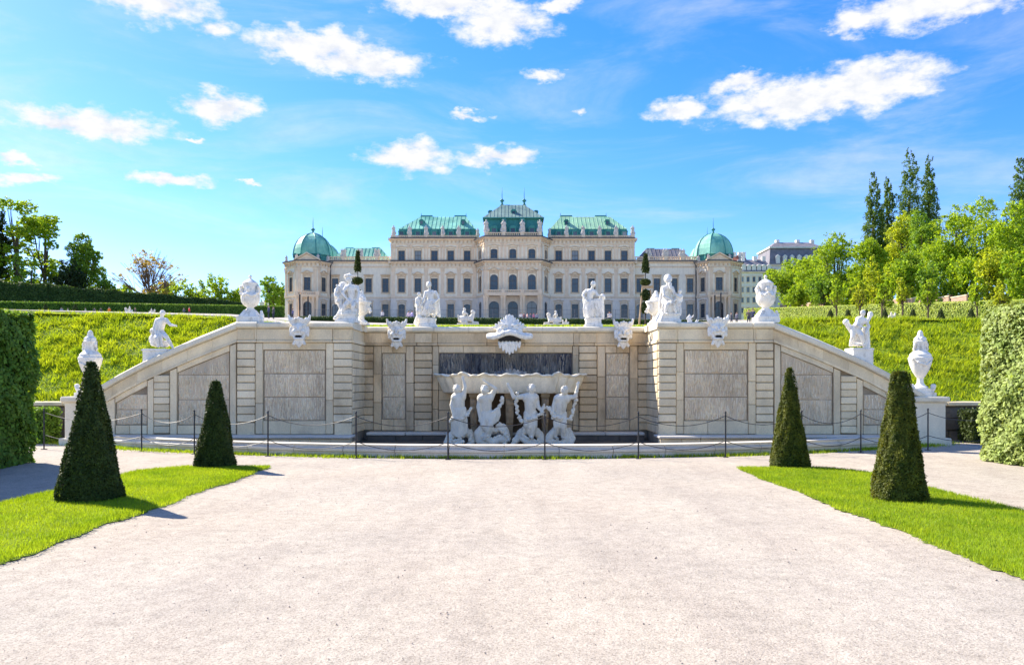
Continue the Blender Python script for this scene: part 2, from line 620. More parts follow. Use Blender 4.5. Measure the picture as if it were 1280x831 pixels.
M['gravel'] = gravel_mat()
M['lawn'] = surf_mat('lawn', (.18, .25, .018), .35, 2.2, .95, .6, 24, .03, (.14, .19, .03), .8, .5, .7, fine=30, spec=.1)
M['bank_grass'] = surf_mat('bank_grass', (.17, .25, .02), .4, 1.2, .95, .8, 9, .08, (.24, .28, .03), .7, .5, .68, fine=12, spec=.1)
M['terrain'] = surf_mat('terrain', (.13, .19, .035), .3, .15, .95, .4, 3, .1, fine=2, spec=.1)
M['forecourt'] = surf_mat('forecourt', (.46, .41, .36), .1, .2, .95, .2, 3, .05, fine=2, spec=.1)
M['blade'] = leaf_mat('blade', (.20, .33, .016), (.36, .47, .03), .45, 1.3, .6)
M['bank_blade'] = leaf_mat('bank_blade', (.24, .36, .014), (.44, .52, .03), .45, 1.1, .6)
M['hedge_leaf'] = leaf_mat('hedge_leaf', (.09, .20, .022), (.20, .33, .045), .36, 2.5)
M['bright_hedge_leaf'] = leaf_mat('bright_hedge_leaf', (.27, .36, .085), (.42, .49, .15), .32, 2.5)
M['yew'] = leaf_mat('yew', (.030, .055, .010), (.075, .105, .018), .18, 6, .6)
M['yew_sunlit'] = leaf_mat('yew_sunlit', (.055, .085, .012), (.17, .18, .022), .30, 6, .6)  # brighter copy of yew: sunlight on these cones put into the leaf colour
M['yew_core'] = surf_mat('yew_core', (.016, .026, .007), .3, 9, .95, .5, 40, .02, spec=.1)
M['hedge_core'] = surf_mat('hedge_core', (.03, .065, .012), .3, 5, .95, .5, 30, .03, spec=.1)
M['far_hedge_leaf'] = leaf_mat('far_hedge_leaf', (0.12, 0.24, 0.03), (0.22, 0.35, 0.05), 0.35, .6)
M['dark_hedge_leaf'] = leaf_mat('dark_hedge_leaf', (.04, .085, .02), (.09, .14, .03), .25, .5)
M['lime_hedge_leaf'] = leaf_mat('lime_hedge_leaf', (.42, .54, .11), (.58, .66, .19), 0.4, .5)
M['leaf_bright'] = leaf_mat('leaf_bright', (0.2, 0.35, 0.02), (0.39, 0.51, 0.04), 0.5, .45)
M['leaf_yellow'] = leaf_mat('leaf_yellow', (0.33, 0.43, 0.03), (0.49, 0.55, 0.05), 0.5, .45)
M['leaf_mid'] = leaf_mat('leaf_mid', (0.14, 0.28, 0.025), (0.28, 0.41, 0.05), 0.46, .4)
M['leaf_dark'] = leaf_mat('leaf_dark', (.022, .045, .014), (.05, .08, .02), .25, .4)
M['leaf_poplar'] = leaf_mat('leaf_poplar', (0.08, 0.16, 0.035), (0.17, 0.26, 0.055), 0.4, .3)
M['leaf_copper'] = leaf_mat('leaf_copper', (0.34, 0.25, 0.09), (0.5, 0.4, 0.11), 0.45, .4)
M['pebble'] = surf_mat('pebble', (.42, .35, .30), .3, 12, .9, .2, 50, .003)
M['dandelion'] = surf_mat('dandelion', (.70, .55, .03), .1, 9, .8, 0)


def person_mat():
    m, N, L = mat_new('clothing_and_skin')
    out = N.new('ShaderNodeOutputMaterial')
    b = N.new('ShaderNodeBsdfPrincipled')
    b.inputs['Roughness'].default_value = .85
    L.new(b.outputs[0], out.inputs[0])
    tc = N.new('ShaderNodeTexCoord')
    sp = N.new('ShaderNodeSeparateXYZ')
    L.new(tc.outputs['Object'], sp.inputs[0])
    oi = N.new('ShaderNodeObjectInfo')

    def step(z):
        q = N.new('ShaderNodeMath')
        q.operation = 'GREATER_THAN'
        L.new(sp.outputs[2], q.inputs[0])
        q.inputs[1].default_value = z
        return q.outputs[0]
    c = mixc(N, L, step(.92), (.04, .045, .07), oi.outputs['Color'])
    c = mixc(N, L, step(1.43), c, (.55, .34, .25))
    c = mixc(N, L, step(1.62), c, (.07, .045, .03))
    L.new(c, b.inputs['Base Color'])
    return m


M['person'] = person_mat()

# ------------------------------------------------------------------ terrain
TK = 0.0780


def smooth01(t):
    t = np.clip(t, 0, 1)
    return t * t * (3 - 2 * t)


def terrace(x, y):
    x = np.asarray(x, float)
    y = np.asarray(y, float)
    base = EYE + TK * np.minimum(y, 246) + 0.004 * np.maximum(y - 246, 0)
    kc = .0700 + (TK - .0700) * smooth01((y - 45) / 170)
    mid = EYE + kc * np.minimum(y, 246) + 0.004 * np.maximum(y - 246, 0)
    half = 7 + np.maximum(y - 27, 0) * .285
    wgt = 1 - smooth01((np.abs(x) - half) / (3.0 + (y - 27) * .06))
    z = base + wgt * (mid - base)
    side = np.clip((-x - 8) * .028, 0, .6)
    return z + side


def grid_mesh(name, xs, ys, zf, mat):
    X, Y = np.meshgrid(xs, ys)
    Z = zf(X, Y)
    v = np.stack([X, Y, Z], -1).reshape(-1, 3)
    nx, ny = len(xs), len(ys)
    i = np.arange((ny - 1) * (nx - 1))
    r, c = i // (nx - 1), i % (nx - 1)
    a = r * nx + c
    f = np.stack([a, a + 1, a + nx + 1, a + nx], 1)
    return np_mesh(name, v, f, mat, True)


def bumpy(x, y, s, amp):
    return amp * (np.sin(x * s + 1.3 * np.sin(y * s * .7)) * np.cos(y * s * 1.1 + np.sin(x * s * .6)))


# lower court
gm = grid_mesh('gravel_court', np.linspace(-70, 70, 141), np.linspace(-40, 22.2, 80), lambda x, y: bumpy(x, y, 1.1, .006) + bumpy(x, y, 2.7, .003), M['gravel'])
tag(link('gravel_court', gm), 'wide pale pinkish gravel court before the cascade', kind='structure')
# upper terrace to the palace and the land beyond
xs = np.concatenate([np.linspace(-900, -60, 12), np.linspace(-56, 56, 57), np.linspace(60, 900, 12)])
ys = np.concatenate([np.linspace(27, 60, 20), np.linspace(66, 246, 31), np.linspace(270, 3000, 14)])
tm = grid_mesh('upper_garden_ground', xs, ys, terrace, M['terrain'])
tag(link('upper_garden_ground', tm), 'rising garden ground between cascade and palace', kind='structure')
# ground right behind the cascade wall, between the two banks
cm = grid_mesh('terrace_lawn', np.linspace(-6.85, 6.6, 43), np.linspace(22.12, 27.2, 10), lambda x, y: terrace(x, y) - .004 - np.maximum(22.6 - y, 0) * .3, M['bank_grass'])
tag(link('terrace_lawn', cm), 'narrow lawn along the top of the cascade wall', kind='structure')


def bank_z(x, y):
    t = np.clip((y - 21.85) / (27.2 - 21.85), 0, 1)
    top = terrace(x, np.full_like(x, 27.2))
    prof = t * .88 + .12 * smooth01(t)
    return 1.04 + (top - 1.04) * prof + (bumpy(x, y, 1.7, .05) + bumpy(x + y, y - x, 4.3, .035)) * np.sin(PI * t)


bank_l = grid_mesh('grass_bank', np.concatenate([np.linspace(-60, -26, 20), np.linspace(-25.8, -6.6, 150)]), np.linspace(21.85, 27.2, 45), bank_z, M['bank_grass'])
tag(link('grass_bank', bank_l), 'sunny grass bank behind the statue of the reaching child', kind='structure')
bank_r = grid_mesh('grass_bank', np.concatenate([np.linspace(6.4, 25.8, 150), np.linspace(26, 60, 20)]), np.linspace(21.85, 27.2, 45), bank_z, M['bank_grass'])
tag(link('grass_bank', bank_r), 'grass bank dotted with yellow flowers beside the bent child statue', kind='structure')
fc = grid_mesh('palace_forecourt', np.linspace(-75, 75, 75), np.linspace(41, 239, 70), lambda x, y: terrace(x, y) + .03, M['forecourt'])
tag(link('palace_forecourt', fc), 'pale gravel forecourt along the palace front', kind='structure')


# ------------------------------------------------------------------ lawns with grass blades
def blades(name, n, xy, zf, h, wd, mat, parent=None, lean=.35, jitter=.5):
    x, y = xy
    n = len(x)
    z = zf(x, y)
    a = RNG.uniform(0, 2 * PI, n)
    hh = h * RNG.uniform(1 - jitter, 1 + jitter, n)
    ww = wd * RNG.uniform(.7, 1.3, n)
    la = RNG.uniform(0, 2 * PI, n)
    ll = hh * RNG.uniform(0, lean * 2, n)
    b0 = np.stack([x - np.cos(a) * ww / 2, y - np.sin(a) * ww / 2, z - .004], 1)
    b1 = np.stack([x + np.cos(a) * ww / 2, y + np.sin(a) * ww / 2, z - .004], 1)
    tp = np.stack([x + np.cos(la) * ll, y + np.sin(la) * ll, z + hh], 1)
    v = np.stack([b0, b1, tp], 1).reshape(-1, 3)
    f = np.arange(3 * n).reshape(-1, 3)
    me = np_mesh(name, v, f, mat)
    return link(name, me, parent)


def lawn(x0, x1, y0, y1, label, notch):
    # sheet with a wavering edge
    ny = 160
    ysl = np.linspace(y0, y1, ny)
    wob = lambda y, s: .035 * np.sin(y * 2.3 + s) + .02 * np.sin(y * 6.1 + 2 * s) + RNG.normal(0, .02, len(y))
    e0 = x0 + wob(ysl, 1.0)
    e1 = x1 + wob(ysl, 4.0)
    # rounded far end towards the outside
    t = np.clip((ysl - (y1 - .9)) / .9, 0, 1)
    if notch < 0:
        e1 -= .0 * t
        e0 += .55 * t ** 2
    else:
        e1 -= .55 * t ** 2
    nx = 9
    V = []
    for j in range(ny):
        for i in range(nx):
            u = i / (nx - 1)
            edge = min(u, 1 - u) * (nx - 1)
            V.append((e0[j] + (e1[j] - e0[j]) * u, ysl[j], .006 + (.03 if edge >= 1 and 0 < j < ny - 1 else 0)))
    F = [(j * nx + i, j * nx + i + 1, (j + 1) * nx + i + 1, (j + 1) * nx + i) for j in range(ny - 1) for i in range(nx - 1)]
    o = link('lawn', np_mesh('lawn', V, F, M['lawn'], True))
    tag(o, label, kind='structure')
    n = 105000
    yy = y0 + (y1 - y0) * RNG.uniform(0, 1, n) ** 1.0
    u = RNG.uniform(-.012, 1.012, n)
    a = np.interp(yy, ysl, e0)
    b = np.interp(yy, ysl, e1)
    xx = a + (b - a) * u + RNG.normal(0, .018, n)
    g_ = blades('grass', n, (xx, yy), lambda x, y: np.full_like(x, .028), .034, .009, M['blade'])
    tag(g_, 'short mown grass of the ' + label.split(' lawn')[0] + ' lawn', 'grass', kind='stuff')


lawn(-6.45, -4.36, 4.5, 14.55, 'long strip lawn under the pair of darker clipped cones', -1)
lawn(4.04, 6.08, 4.5, 14.35, 'long strip lawn under the pair of sunlit clipped cones', 1)

for sx, x0, x1, dens in ((-1, -24, -6.6, 60000), (1, 6.4, 22, 55000)):
    x = RNG.uniform(x0, x1, dens)
    y = 21.9 + 5.6 * RNG.uniform(0, 1, dens)
    o = blades('grass', dens, (x, y), lambda a, b: bank_z(a, np.minimum(b, 27.2)), .055, .03, M['bank_blade'], None, .9, .6)
    tag(o, 'tufted meadow grass on the %s bank' % ('sunlit' if sx < 0 else 'flower dotted'), 'grass', kind='stuff')
for sx, x0, x1 in ((-1, -24, -6.7), (1, 6.5, 22)):
    nc = 5200
    cx_, cy_ = RNG.uniform(x0, x1, nc), RNG.uniform(21.9, 27.4, nc)
    patch = np.sin(cx_ * 1.9 + 2 * np.sin(cy_ * 1.3)) * np.sin(cy_ * 2.3 + np.cos(cx_ * 1.1)) + RNG.normal(0, .5, nc)
    cx_, cy_ = cx_[patch > 0], cy_[patch > 0]
    rad_ = RNG.uniform(.05, .16, len(cx_))
    K = 22
    dx, dy_ = RNG.normal(0, 1, (2, len(cx_), K)) * rad_[:, None] * .7
    x, y = (cx_[:, None] + dx).ravel(), (cy_[:, None] + dy_).ravel()
    o = blades('tussocks', 0, (x, y), lambda a, b: bank_z(a, np.minimum(b, 27.2)), .12, .035, M['bank_blade'], None, .7, .6)
    tag(o, 'coarse grass tussocks on the %s bank' % ('sunlit' if sx < 0 else 'flower dotted'), 'grass', kind='stuff')
n = 9000
x = RNG.uniform(-7, 6.8, n)
y = RNG.uniform(22.6, 40, n)
o = blades('grass', n, (x, y), lambda a, b: terrace(a, b), .06, .03, M['bank_blade'])
tag(o, 'grass edging seen between the statues on the wall', 'grass', kind='stuff')

# loose stones on the gravel
n = 4200
px_ = RNG.uniform(-6.2, 6.2, n)
py_ = 3.6 + 11 * RNG.uniform(0, 1, n) ** 1.4
keep = (px_ > -4.3) & (px_ < 4.0)
px_, py_ = px_[keep], py_[keep]
n = len(px_)
r = .0032 * (1 + RNG.exponential(.5, n))
oct_ = np.array([(1, 0, 0), (-1, 0, 0), (0, 1, 0), (0, -1, 0), (0, 0, .7), (0, 0, -.7)], float)
of = np.array([(0, 2, 4), (2, 1, 4), (1, 3, 4), (3, 0, 4), (2, 0, 5), (1, 2, 5), (3, 1, 5), (0, 3, 5)])
v = oct_[None] * r[:, None, None] * RNG.uniform(.6, 1.3, (n, 6, 1)) + np.stack([px_, py_, np.full(n, .004)], 1)[:, None]
f = of[None] + (np.arange(n) * 6)[:, None, None]
tag(link('loose_stones', np_mesh('loose_stones', v.reshape(-1, 3), f.reshape(-1, 3), M['pebble'])), 'loose little stones scattered over the gravel court', 'stones', kind='stuff')


# ------------------------------------------------------------------ foliage
def leaf_quads(centers, normals, size, jit=.5, aspect=.7, align=.5):
    n = len(centers)
    nr = RNG.normal(size=(n, 3))
    nr /= np.linalg.norm(nr, axis=1, keepdims=True) + 1e-9
    nn = normals * align + nr * (1 - align)
    nn /= np.linalg.norm(nn, axis=1, keepdims=True) + 1e-9
    t = RNG.normal(size=(n, 3))
    t -= nn * np.sum(t * nn, 1, keepdims=True)
    t /= np.linalg.norm(t, axis=1, keepdims=True) + 1e-9
    b = np.cross(nn, t)
    s = (size * RNG.uniform(1 - jit, 1 + jit, n))[:, None] * .5
    sb = s * aspect
    v = np.stack([centers - t * s, centers + b * sb - t * s * .1, centers + t * s, centers - b * sb - t * s * .1], 1)
    f = np.arange(4 * n).reshape(-1, 4)
    return v.reshape(-1, 3), f


def box_surface(n, x0, x1, y0, y1, z0, z1, faces):
    """random points and normals on chosen faces of a box"""
    dx, dy, dz = x1 - x0, y1 - y0, z1 - z0
    area = {'-x': dy * dz, '+x': dy * dz, '-y': dx * dz, '+y': dx * dz, '+z': dx * dy}
    tot = sum(area[k] for k in faces)
    P_, N_ = [], []
    for k in faces:
        m = int(n * area[k] / tot)
        u = RNG.uniform(0, 1, (m, 3)) * np.array([dx, dy, dz]) + np.array([x0, y0, z0])
        nm = np.zeros((m, 3))
        ax = 'xyz'.index(k[1])
        u[:, ax] = ((x1, y1, z1) if k[0] == '+' else (x0, y0, z0))[ax]
        nm[:, ax] = 1 if k[0] == '+' else -1
        P_.append(u)
        N_.append(nm)
    return np.concatenate(P_), np.concatenate(N_)


def near_hedge(x0, x1, y0, y1, h, inner, mat, label):
    root = empty('clipped_hedge', ((x0 + x1) / 2, (y0 + y1) / 2, 0), label, 'hedge', 'tall clipped hedges flanking the court')
    cx, cy = (x0 + x1) / 2, (y0 + y1) / 2
    ins = .10
    mb = MB().box(x0 - cx + ins, x1 - cx - ins, y0 - cy + ins, y1 - cy - ins, 0, h - ins)
    mb.build('hedge_core', M['hedge_core'], root)
    p, nm = box_surface(72000, x0, x1, y0, y1, .02, h, [inner, '+y', '-y', '+z'])
    dep = bumpy(p[:, 0] + p[:, 2] * 1.3, p[:, 1] + p[:, 2] * .8, 2.2, .085) + bumpy(p[:, 1] * 2 + p[:, 2], p[:, 2] * 2 + p[:, 0], 5.5, .03)
    p = p + nm * (dep + RNG.normal(0, .024, len(p)))[:, None]
    rnd = np.clip((p[:, 2] - (h - .25)) / .25, 0, 1) ** 2
    p[:, 0] -= np.where(p[:, 0] > cx, 1, -1) * rnd * .05
    p[:, 2] -= rnd * np.abs(RNG.normal(0, .02, len(p)))
    nm = nm + np.array([0, 0, .45])
    v, f = leaf_quads(p, nm, .072, .45, .72, .6)
    v -= np.array([cx, cy, 0])
    link('foliage', np_mesh('foliage', v, f, mat), root)
    # stray shoots
    k = 60
    q, qn = box_surface(k, x0, x1, y0, y1, .3, h, [inner, '+y'])
    pts = np.concatenate([q + qn * RNG.uniform(.05, .18, (len(q), 1)) for _ in range(5)])
    v, f = leaf_quads(pts, np.tile(qn, (5, 1)), .07, .4, .7, .3)
    v -= np.array([cx, cy, 0])
    link('stray_shoots', np_mesh('stray_shoots', v, f, mat), root)['kind'] = 'stuff'


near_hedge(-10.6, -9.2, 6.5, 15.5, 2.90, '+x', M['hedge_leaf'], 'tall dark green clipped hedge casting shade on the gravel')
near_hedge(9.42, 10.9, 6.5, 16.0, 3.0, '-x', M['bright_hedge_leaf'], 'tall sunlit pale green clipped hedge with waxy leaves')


def cone_topiary(x, y, rb, rt, h, label, seed, n=30000, mat='yew'):
    rr = np.random.default_rng(seed)
    root = empty('clipped_cone_yew', (x, y, 0), label, 'topiary', 'clipped yew cones on the lawns')
    seg = 28
    prof = [(rb * .93, 0.03)] + [(rb + (rt - rb) * t - .03, h * t) for t in (.06, .25, .5, .75, .96)] + [(rt * .4, h * .99)]
    MB().lathe(prof, seg).build('inner_growth', M['yew_core'], root, True)
    MB().tube([(0, 0, -.05), (0, 0, .3)], .05, 8).build('trunk', M['bark'], root)
    t = 1 - np.sqrt(1 - rr.uniform(0, 1, n) * (1 - (rt / rb) ** 2) * .999)
    t = np.clip(t / (1 - rt / rb), 0, 1)
    a = rr.uniform(0, 2 * PI, n)
    # slightly four sided cone
    sq = 1 + .055 * np.cos(4 * (a - PI / 4))
    rad = (rb + (rt - rb) * t) * sq + rr.normal(0, .008, n) + .016 * np.sin(a * 3 + t * 7 + seed) + .012 * np.sin(a * 5 + t * 11) + .010 * np.sin(a * 9 - t * 17)
    base_round = np.clip(1 - t / .06, 0, 1)
    rad *= 1 - .06 * base_round
    top = rr.uniform(0, 1, n) < .03
    rad = np.where(top, rt * np.sqrt(rr.uniform(0, 1, n)), rad)
    z = np.where(top, h + rr.normal(0, .012, n), h * t)
    p = np.stack([rad * np.cos(a), rad * np.sin(a), z], 1)
    nm = np.stack([np.cos(a), np.sin(a), np.full(n, .5)], 1)
    nm[top] = (0, 0, 1)
    v, f = leaf_quads(p, nm, .036, .5, .42, .5)
    link('foliage', np_mesh('foliage', v, f, M[mat]), root)
    k = 260
    a2 = rr.uniform(0, 2 * PI, k)
    t2 = rr.uniform(0, 1, k) ** 1.3
    rad2 = (rb + (rt - rb) * t2) * (1 + .055 * np.cos(4 * (a2 - PI / 4))) + rr.uniform(.0, .025, k)
    p2 = np.stack([rad2 * np.cos(a2), rad2 * np.sin(a2), h * t2 + .01], 1)
    v, f = leaf_quads(p2, np.stack([np.sin(a2), -np.cos(a2), np.zeros(k)], 1), .05, .4, .3, .5)
    link('stray_shoots', np_mesh('stray_shoots', v, f, M[mat]), root)['kind'] = 'stuff'


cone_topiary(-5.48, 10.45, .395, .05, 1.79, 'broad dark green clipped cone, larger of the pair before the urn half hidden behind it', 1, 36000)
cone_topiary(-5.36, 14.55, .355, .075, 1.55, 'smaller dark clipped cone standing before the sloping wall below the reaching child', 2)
cone_topiary(5.06, 14.5, .355, .035, 1.79, 'slim sharp pointed clipped cone before the sloping stone wall', 3, 30000, 'yew_sunlit')
cone_topiary(5.06, 10.4, .335, .085, 1.67, 'sunlit clipped cone with flat tip beside the tall pale urn', 4, 34000, 'yew_sunlit')

# ------------------------------------------------------------------ sculpting
_uv = None


def _unit_sphere(seg=12, rings=8):
    v, f = [], []
    for j in range(rings + 1):
        th = PI * j / rings
        for i in range(seg):
            a = 2 * PI * i / seg
            v.append((math.sin(th) * math.cos(a), math.sin(th) * math.sin(a), math.cos(th)))
    for j in range(rings):
        for i in range(seg):
            k = (i + 1) % seg
            f.append((j * seg + i, (j + 1) * seg + i, (j + 1) * seg + k, j * seg + k))
    return np.array(v), np.array(f)


SPH_V, SPH_F = _unit_sphere()


def capsule(p0, r0, p1, r1):
    p0, p1 = Vector(p0), Vector(p1)
    d = p1 - p0
    z = d.normalized() if d.length > 1e-6 else Vector((0, 0, 1))
    rot = np.array(z.to_track_quat('Z', 'Y').to_matrix())
    up = SPH_V[:, 2:3] > 1e-6
    loc = SPH_V * np.where(up, r1, r0)
    w_ = loc @ rot.T + np.where(up, np.array(p1)[None], np.array(p0)[None])
    return w_


def ellipsoid(c, r, rot=None):
    loc = SPH_V * np.array(r)[None]
    if rot:
        m = np.array(Matrix.Rotation(R(rot[1]), 3, rot[0]))
        loc = loc @ m.T
    return loc + np.array(c)[None]


def sculpt(name, prims, mat, voxel, parent=None, loc=(0, 0, 0), smooth=1, rough=0.0):
    V, F = [], []
    for i, p in enumerate(prims):
        V.append(p)
        F.append(SPH_F + i * len(SPH_V))
    me = np_mesh('tmp', np.concatenate(V), np.concatenate(F), mat)
    bm = bmesh.new()
    bm.from_mesh(me)
    bmesh.ops.remove_doubles(bm, verts=bm.verts, dist=1e-5)
    bm.to_mesh(me)
    bm.free()
    o = bpy.data.objects.new('tmp', me)
    COL.objects.link(o)
    md = o.modifiers.new('r', 'REMESH')
    md.mode = 'VOXEL'
    md.voxel_size = voxel
    md.use_smooth_shade = True
    sm = o.modifiers.new('s', 'SMOOTH')
    sm.factor = .5
    sm.iterations = smooth
    dg = bpy.context.evaluated_depsgraph_get()
    res = bpy.data.meshes.new_from_object(o.evaluated_get(dg))
    bpy.data.objects.remove(o)
    bpy.data.meshes.remove(me)
    res.name = name
    if rough:
        n = len(res.vertices)
        co = np.empty(n * 3, np.float32)
        res.vertices.foreach_get('co', co)
        co = co.reshape(-1, 3)
        nn = np.empty(n * 3, np.float32)
        res.vertices.foreach_get('normal', nn)
        nn = nn.reshape(-1, 3)
        dd = np.sin(co[:, 0] * 61 + 3 * np.sin(co[:, 2] * 23)) * np.sin(co[:, 2] * 31 + 2 * np.sin(co[:, 0] * 37)) + .6 * np.sin(co[:, 0] * 113 + co[:, 2] * 47 + co[:, 1] * 71)
        co = co + nn * (dd * rough)[:, None]
        res.vertices.foreach_set('co', co.astype(np.float32).ravel())
        res.update()
    if not res.materials:
        res.materials.append(mat)
    return link(name, res, parent, loc)


def human(J, s=1.0, hair=True, face=(0, -1, 0), female=False, plump=1.0, drape=None):
    """J: head, neck, chest, pelvis, and per side (l,r) shoulder elbow hand hip knee foot -> list of prims. s = head-to-foot height"""
    q = []
    h = s / 7.0
    plump = plump * 1.14
    hd = Vector(J['head'])
    fc = Vector(face).normalized()
    up = (hd - Vector(J['chest'])).normalized()
    q.append(ellipsoid(hd, (h * .39, h * .43, h * .53)))
    q.append(capsule(hd + fc * h * .33 - up * h * .06, h * .07, hd + fc * h * .44 - up * h * .13, h * .06))   # nose
    q.append(capsule(hd + fc * h * .22 - up * h * .36, h * .17, hd + fc * h * .26 - up * h * .40, h * .13))   # chin
    q.append(capsule(hd + fc * h * .34 + up * h * .08 - fc.cross(up) * h * .16, h * .09, hd + fc * h * .34 + up * h * .08 + fc.cross(up) * h * .16, h * .09))  # brow
    if hair:
        q.append(ellipsoid(hd - fc * h * .14 + up * h * .14, (h * .44, h * .42, h * .44)))
        for k in range(7):
            a = k / 7 * 2 * PI
            side = fc.cross(up)
            q.append(ellipsoid(hd - fc * h * .12 + up * h * (.15 + .34 * math.sin(a)) + side * h * .36 * math.cos(a), (h * .19,) * 3))
        for k in (-1, 1):
            sd_ = fc.cross(up)
            q.append(ellipsoid(hd - fc * h * .05 - up * h * .12 + sd_ * h * .40 * k, (h * .14, h * .16, h * .2)))
    ch, pv = Vector(J['chest']), Vector(J['pelvis'])
    nk = hd - up * h * .55
    ax = (Vector(J['sr']) - Vector(J['sl']))
    q.append(capsule(hd - up * h * .3, h * .21 * plump, ch + up * h * .7, h * .27 * plump))
    w_ = .52 if female else .60
    q.append(capsule(ch + up * h * .25 - ax.normalized() * h * w_ * .6, h * .50 * plump, ch + up * h * .25 + ax.normalized() * h * w_ * .6, h * .50 * plump))
    q.append(capsule(ch, h * .58 * plump, pv, h * .52 * plump))
    q.append(capsule(Vector(J['hl']), h * .46 * plump, Vector(J['hr']), h * .46 * plump))
    for sd in 'lr':
        sh, e, ha = Vector(J['s' + sd]), Vector(J['e' + sd]), Vector(J['a' + sd])
        q.append(capsule(sh, h * .30 * plump, e, h * .20 * plump))
        q.append(capsule(e, h * .21 * plump, ha, h * .13 * plump))
        hdv = (ha - e).normalized()
        sdv = hdv.cross(Vector((0, 1, 0.2))).normalized()
        q.append(capsule(ha, h * .14, ha + hdv * h * .32, h * .12))
        for k in range(4):
            q.append(capsule(ha + hdv * h * .3 + sdv * h * (.09 * k - .135), h * .05, ha + hdv * h * (.55 + .06 * (k in (1, 2))) + sdv * h * (.10 * k - .15), h * .04))
        q.append(capsule(ha + hdv * h * .1 + sdv * h * .12, h * .06, ha + hdv * h * .32 + sdv * h * .26, h * .045))
        hp, kn, ft = Vector(J['h' + sd]), Vector(J['k' + sd]), Vector(J['f' + sd])
        q.append(capsule(hp, h * .46 * plump, kn, h * .29 * plump))
        q.append(capsule(kn, h * .29 * plump, (kn * .55 + ft * .45), h * .27 * plump))
        q.append(capsule((kn * .6 + ft * .4), h * .27 * plump, ft, h * .15 * plump))
        fw = Vector((fc.x, fc.y, 0)).normalized() if Vector((fc.x, fc.y, 0)).length > .1 else Vector((0, -1, 0))
        q.append(capsule(ft - Vector((0, 0, h * .04)), h * .16, ft + fw * h * .55 - Vector((0, 0, h * .10)), h * .11))
    return q


def garland(pts, r, rnd, n=30, spread=1.0):
    pts = [Vector(p) for p in pts]
    out = []
    for i in range(n):
        t = i / (n - 1) * (len(pts) - 1)
        k = min(int(t), len(pts) - 2)
        p = pts[k].lerp(pts[k + 1], t - k)
        out.append(ellipsoid(p + Vector([rnd.uniform(-r, r) * .7 * spread for _ in range(3)]), (r * rnd.uniform(.7, 1.2),) * 3))
    return out


def folds(top, bot, r, n, rnd, wob=.03):
    """hanging cloth between two 3d polylines"""
    out = []
    top = [Vector(p) for p in top]
    bot = [Vector(p) for p in bot]

    def at(poly, u):
        t = u * (len(poly) - 1)
        k = min(int(t), len(poly) - 2)
        return poly[k].lerp(poly[k + 1], t - k)
    for i in range(n):
        u = i / (n - 1)
        a, b = at(top, u), at(bot, u)
        m = a.lerp(b, .5) + Vector((rnd.uniform(-wob, wob), -abs(rnd.uniform(0, wob)), 0))
        rr = r * rnd.uniform(.75, 1.2)
        out.append(capsule(a, rr * .8, m, rr))
        out.append(capsule(m, rr, b, rr * 1.1))
    return out


# ------------------------------------------------------------------ cascade wall
YW = 20.0      # front of the wings
YC = 21.65     # front of the recessed middle
wall = empty('cascade_wall', (AX, YW, 0), 'long rusticated stone cascade wall with icicle relief panels and sloping ends', 'wall')
ZC = 3.05      # top of coping
WX0, WX1 = 3.83, 6.70   # wing from axis
rw = random.Random(3)


def wl(y):
    return y - YW


def stone(name, x0, x1, yf, t, z0, z1, mat='wall_stone', bev=.012):
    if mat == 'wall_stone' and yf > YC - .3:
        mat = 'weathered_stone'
    return link(name, stone_mesh(x1 - x0, t, z1 - z0, M[mat], bev), wall, (x0, wl(yf), z0))


# backing mass
mb = MB()
for s in (-1, 1):
    a, b = sorted((s * WX0, s * WX1))
    mb.box(a + .02, b - .02, wl(YW) + .07, wl(YC) + .5, -.1, 2.90)
mb.box(-WX0 - .01, WX0 + .01, wl(YC) + .07, wl(YC) + .52, -.1, 2.905)
mb.build('wall_core', M['joint'], wall)


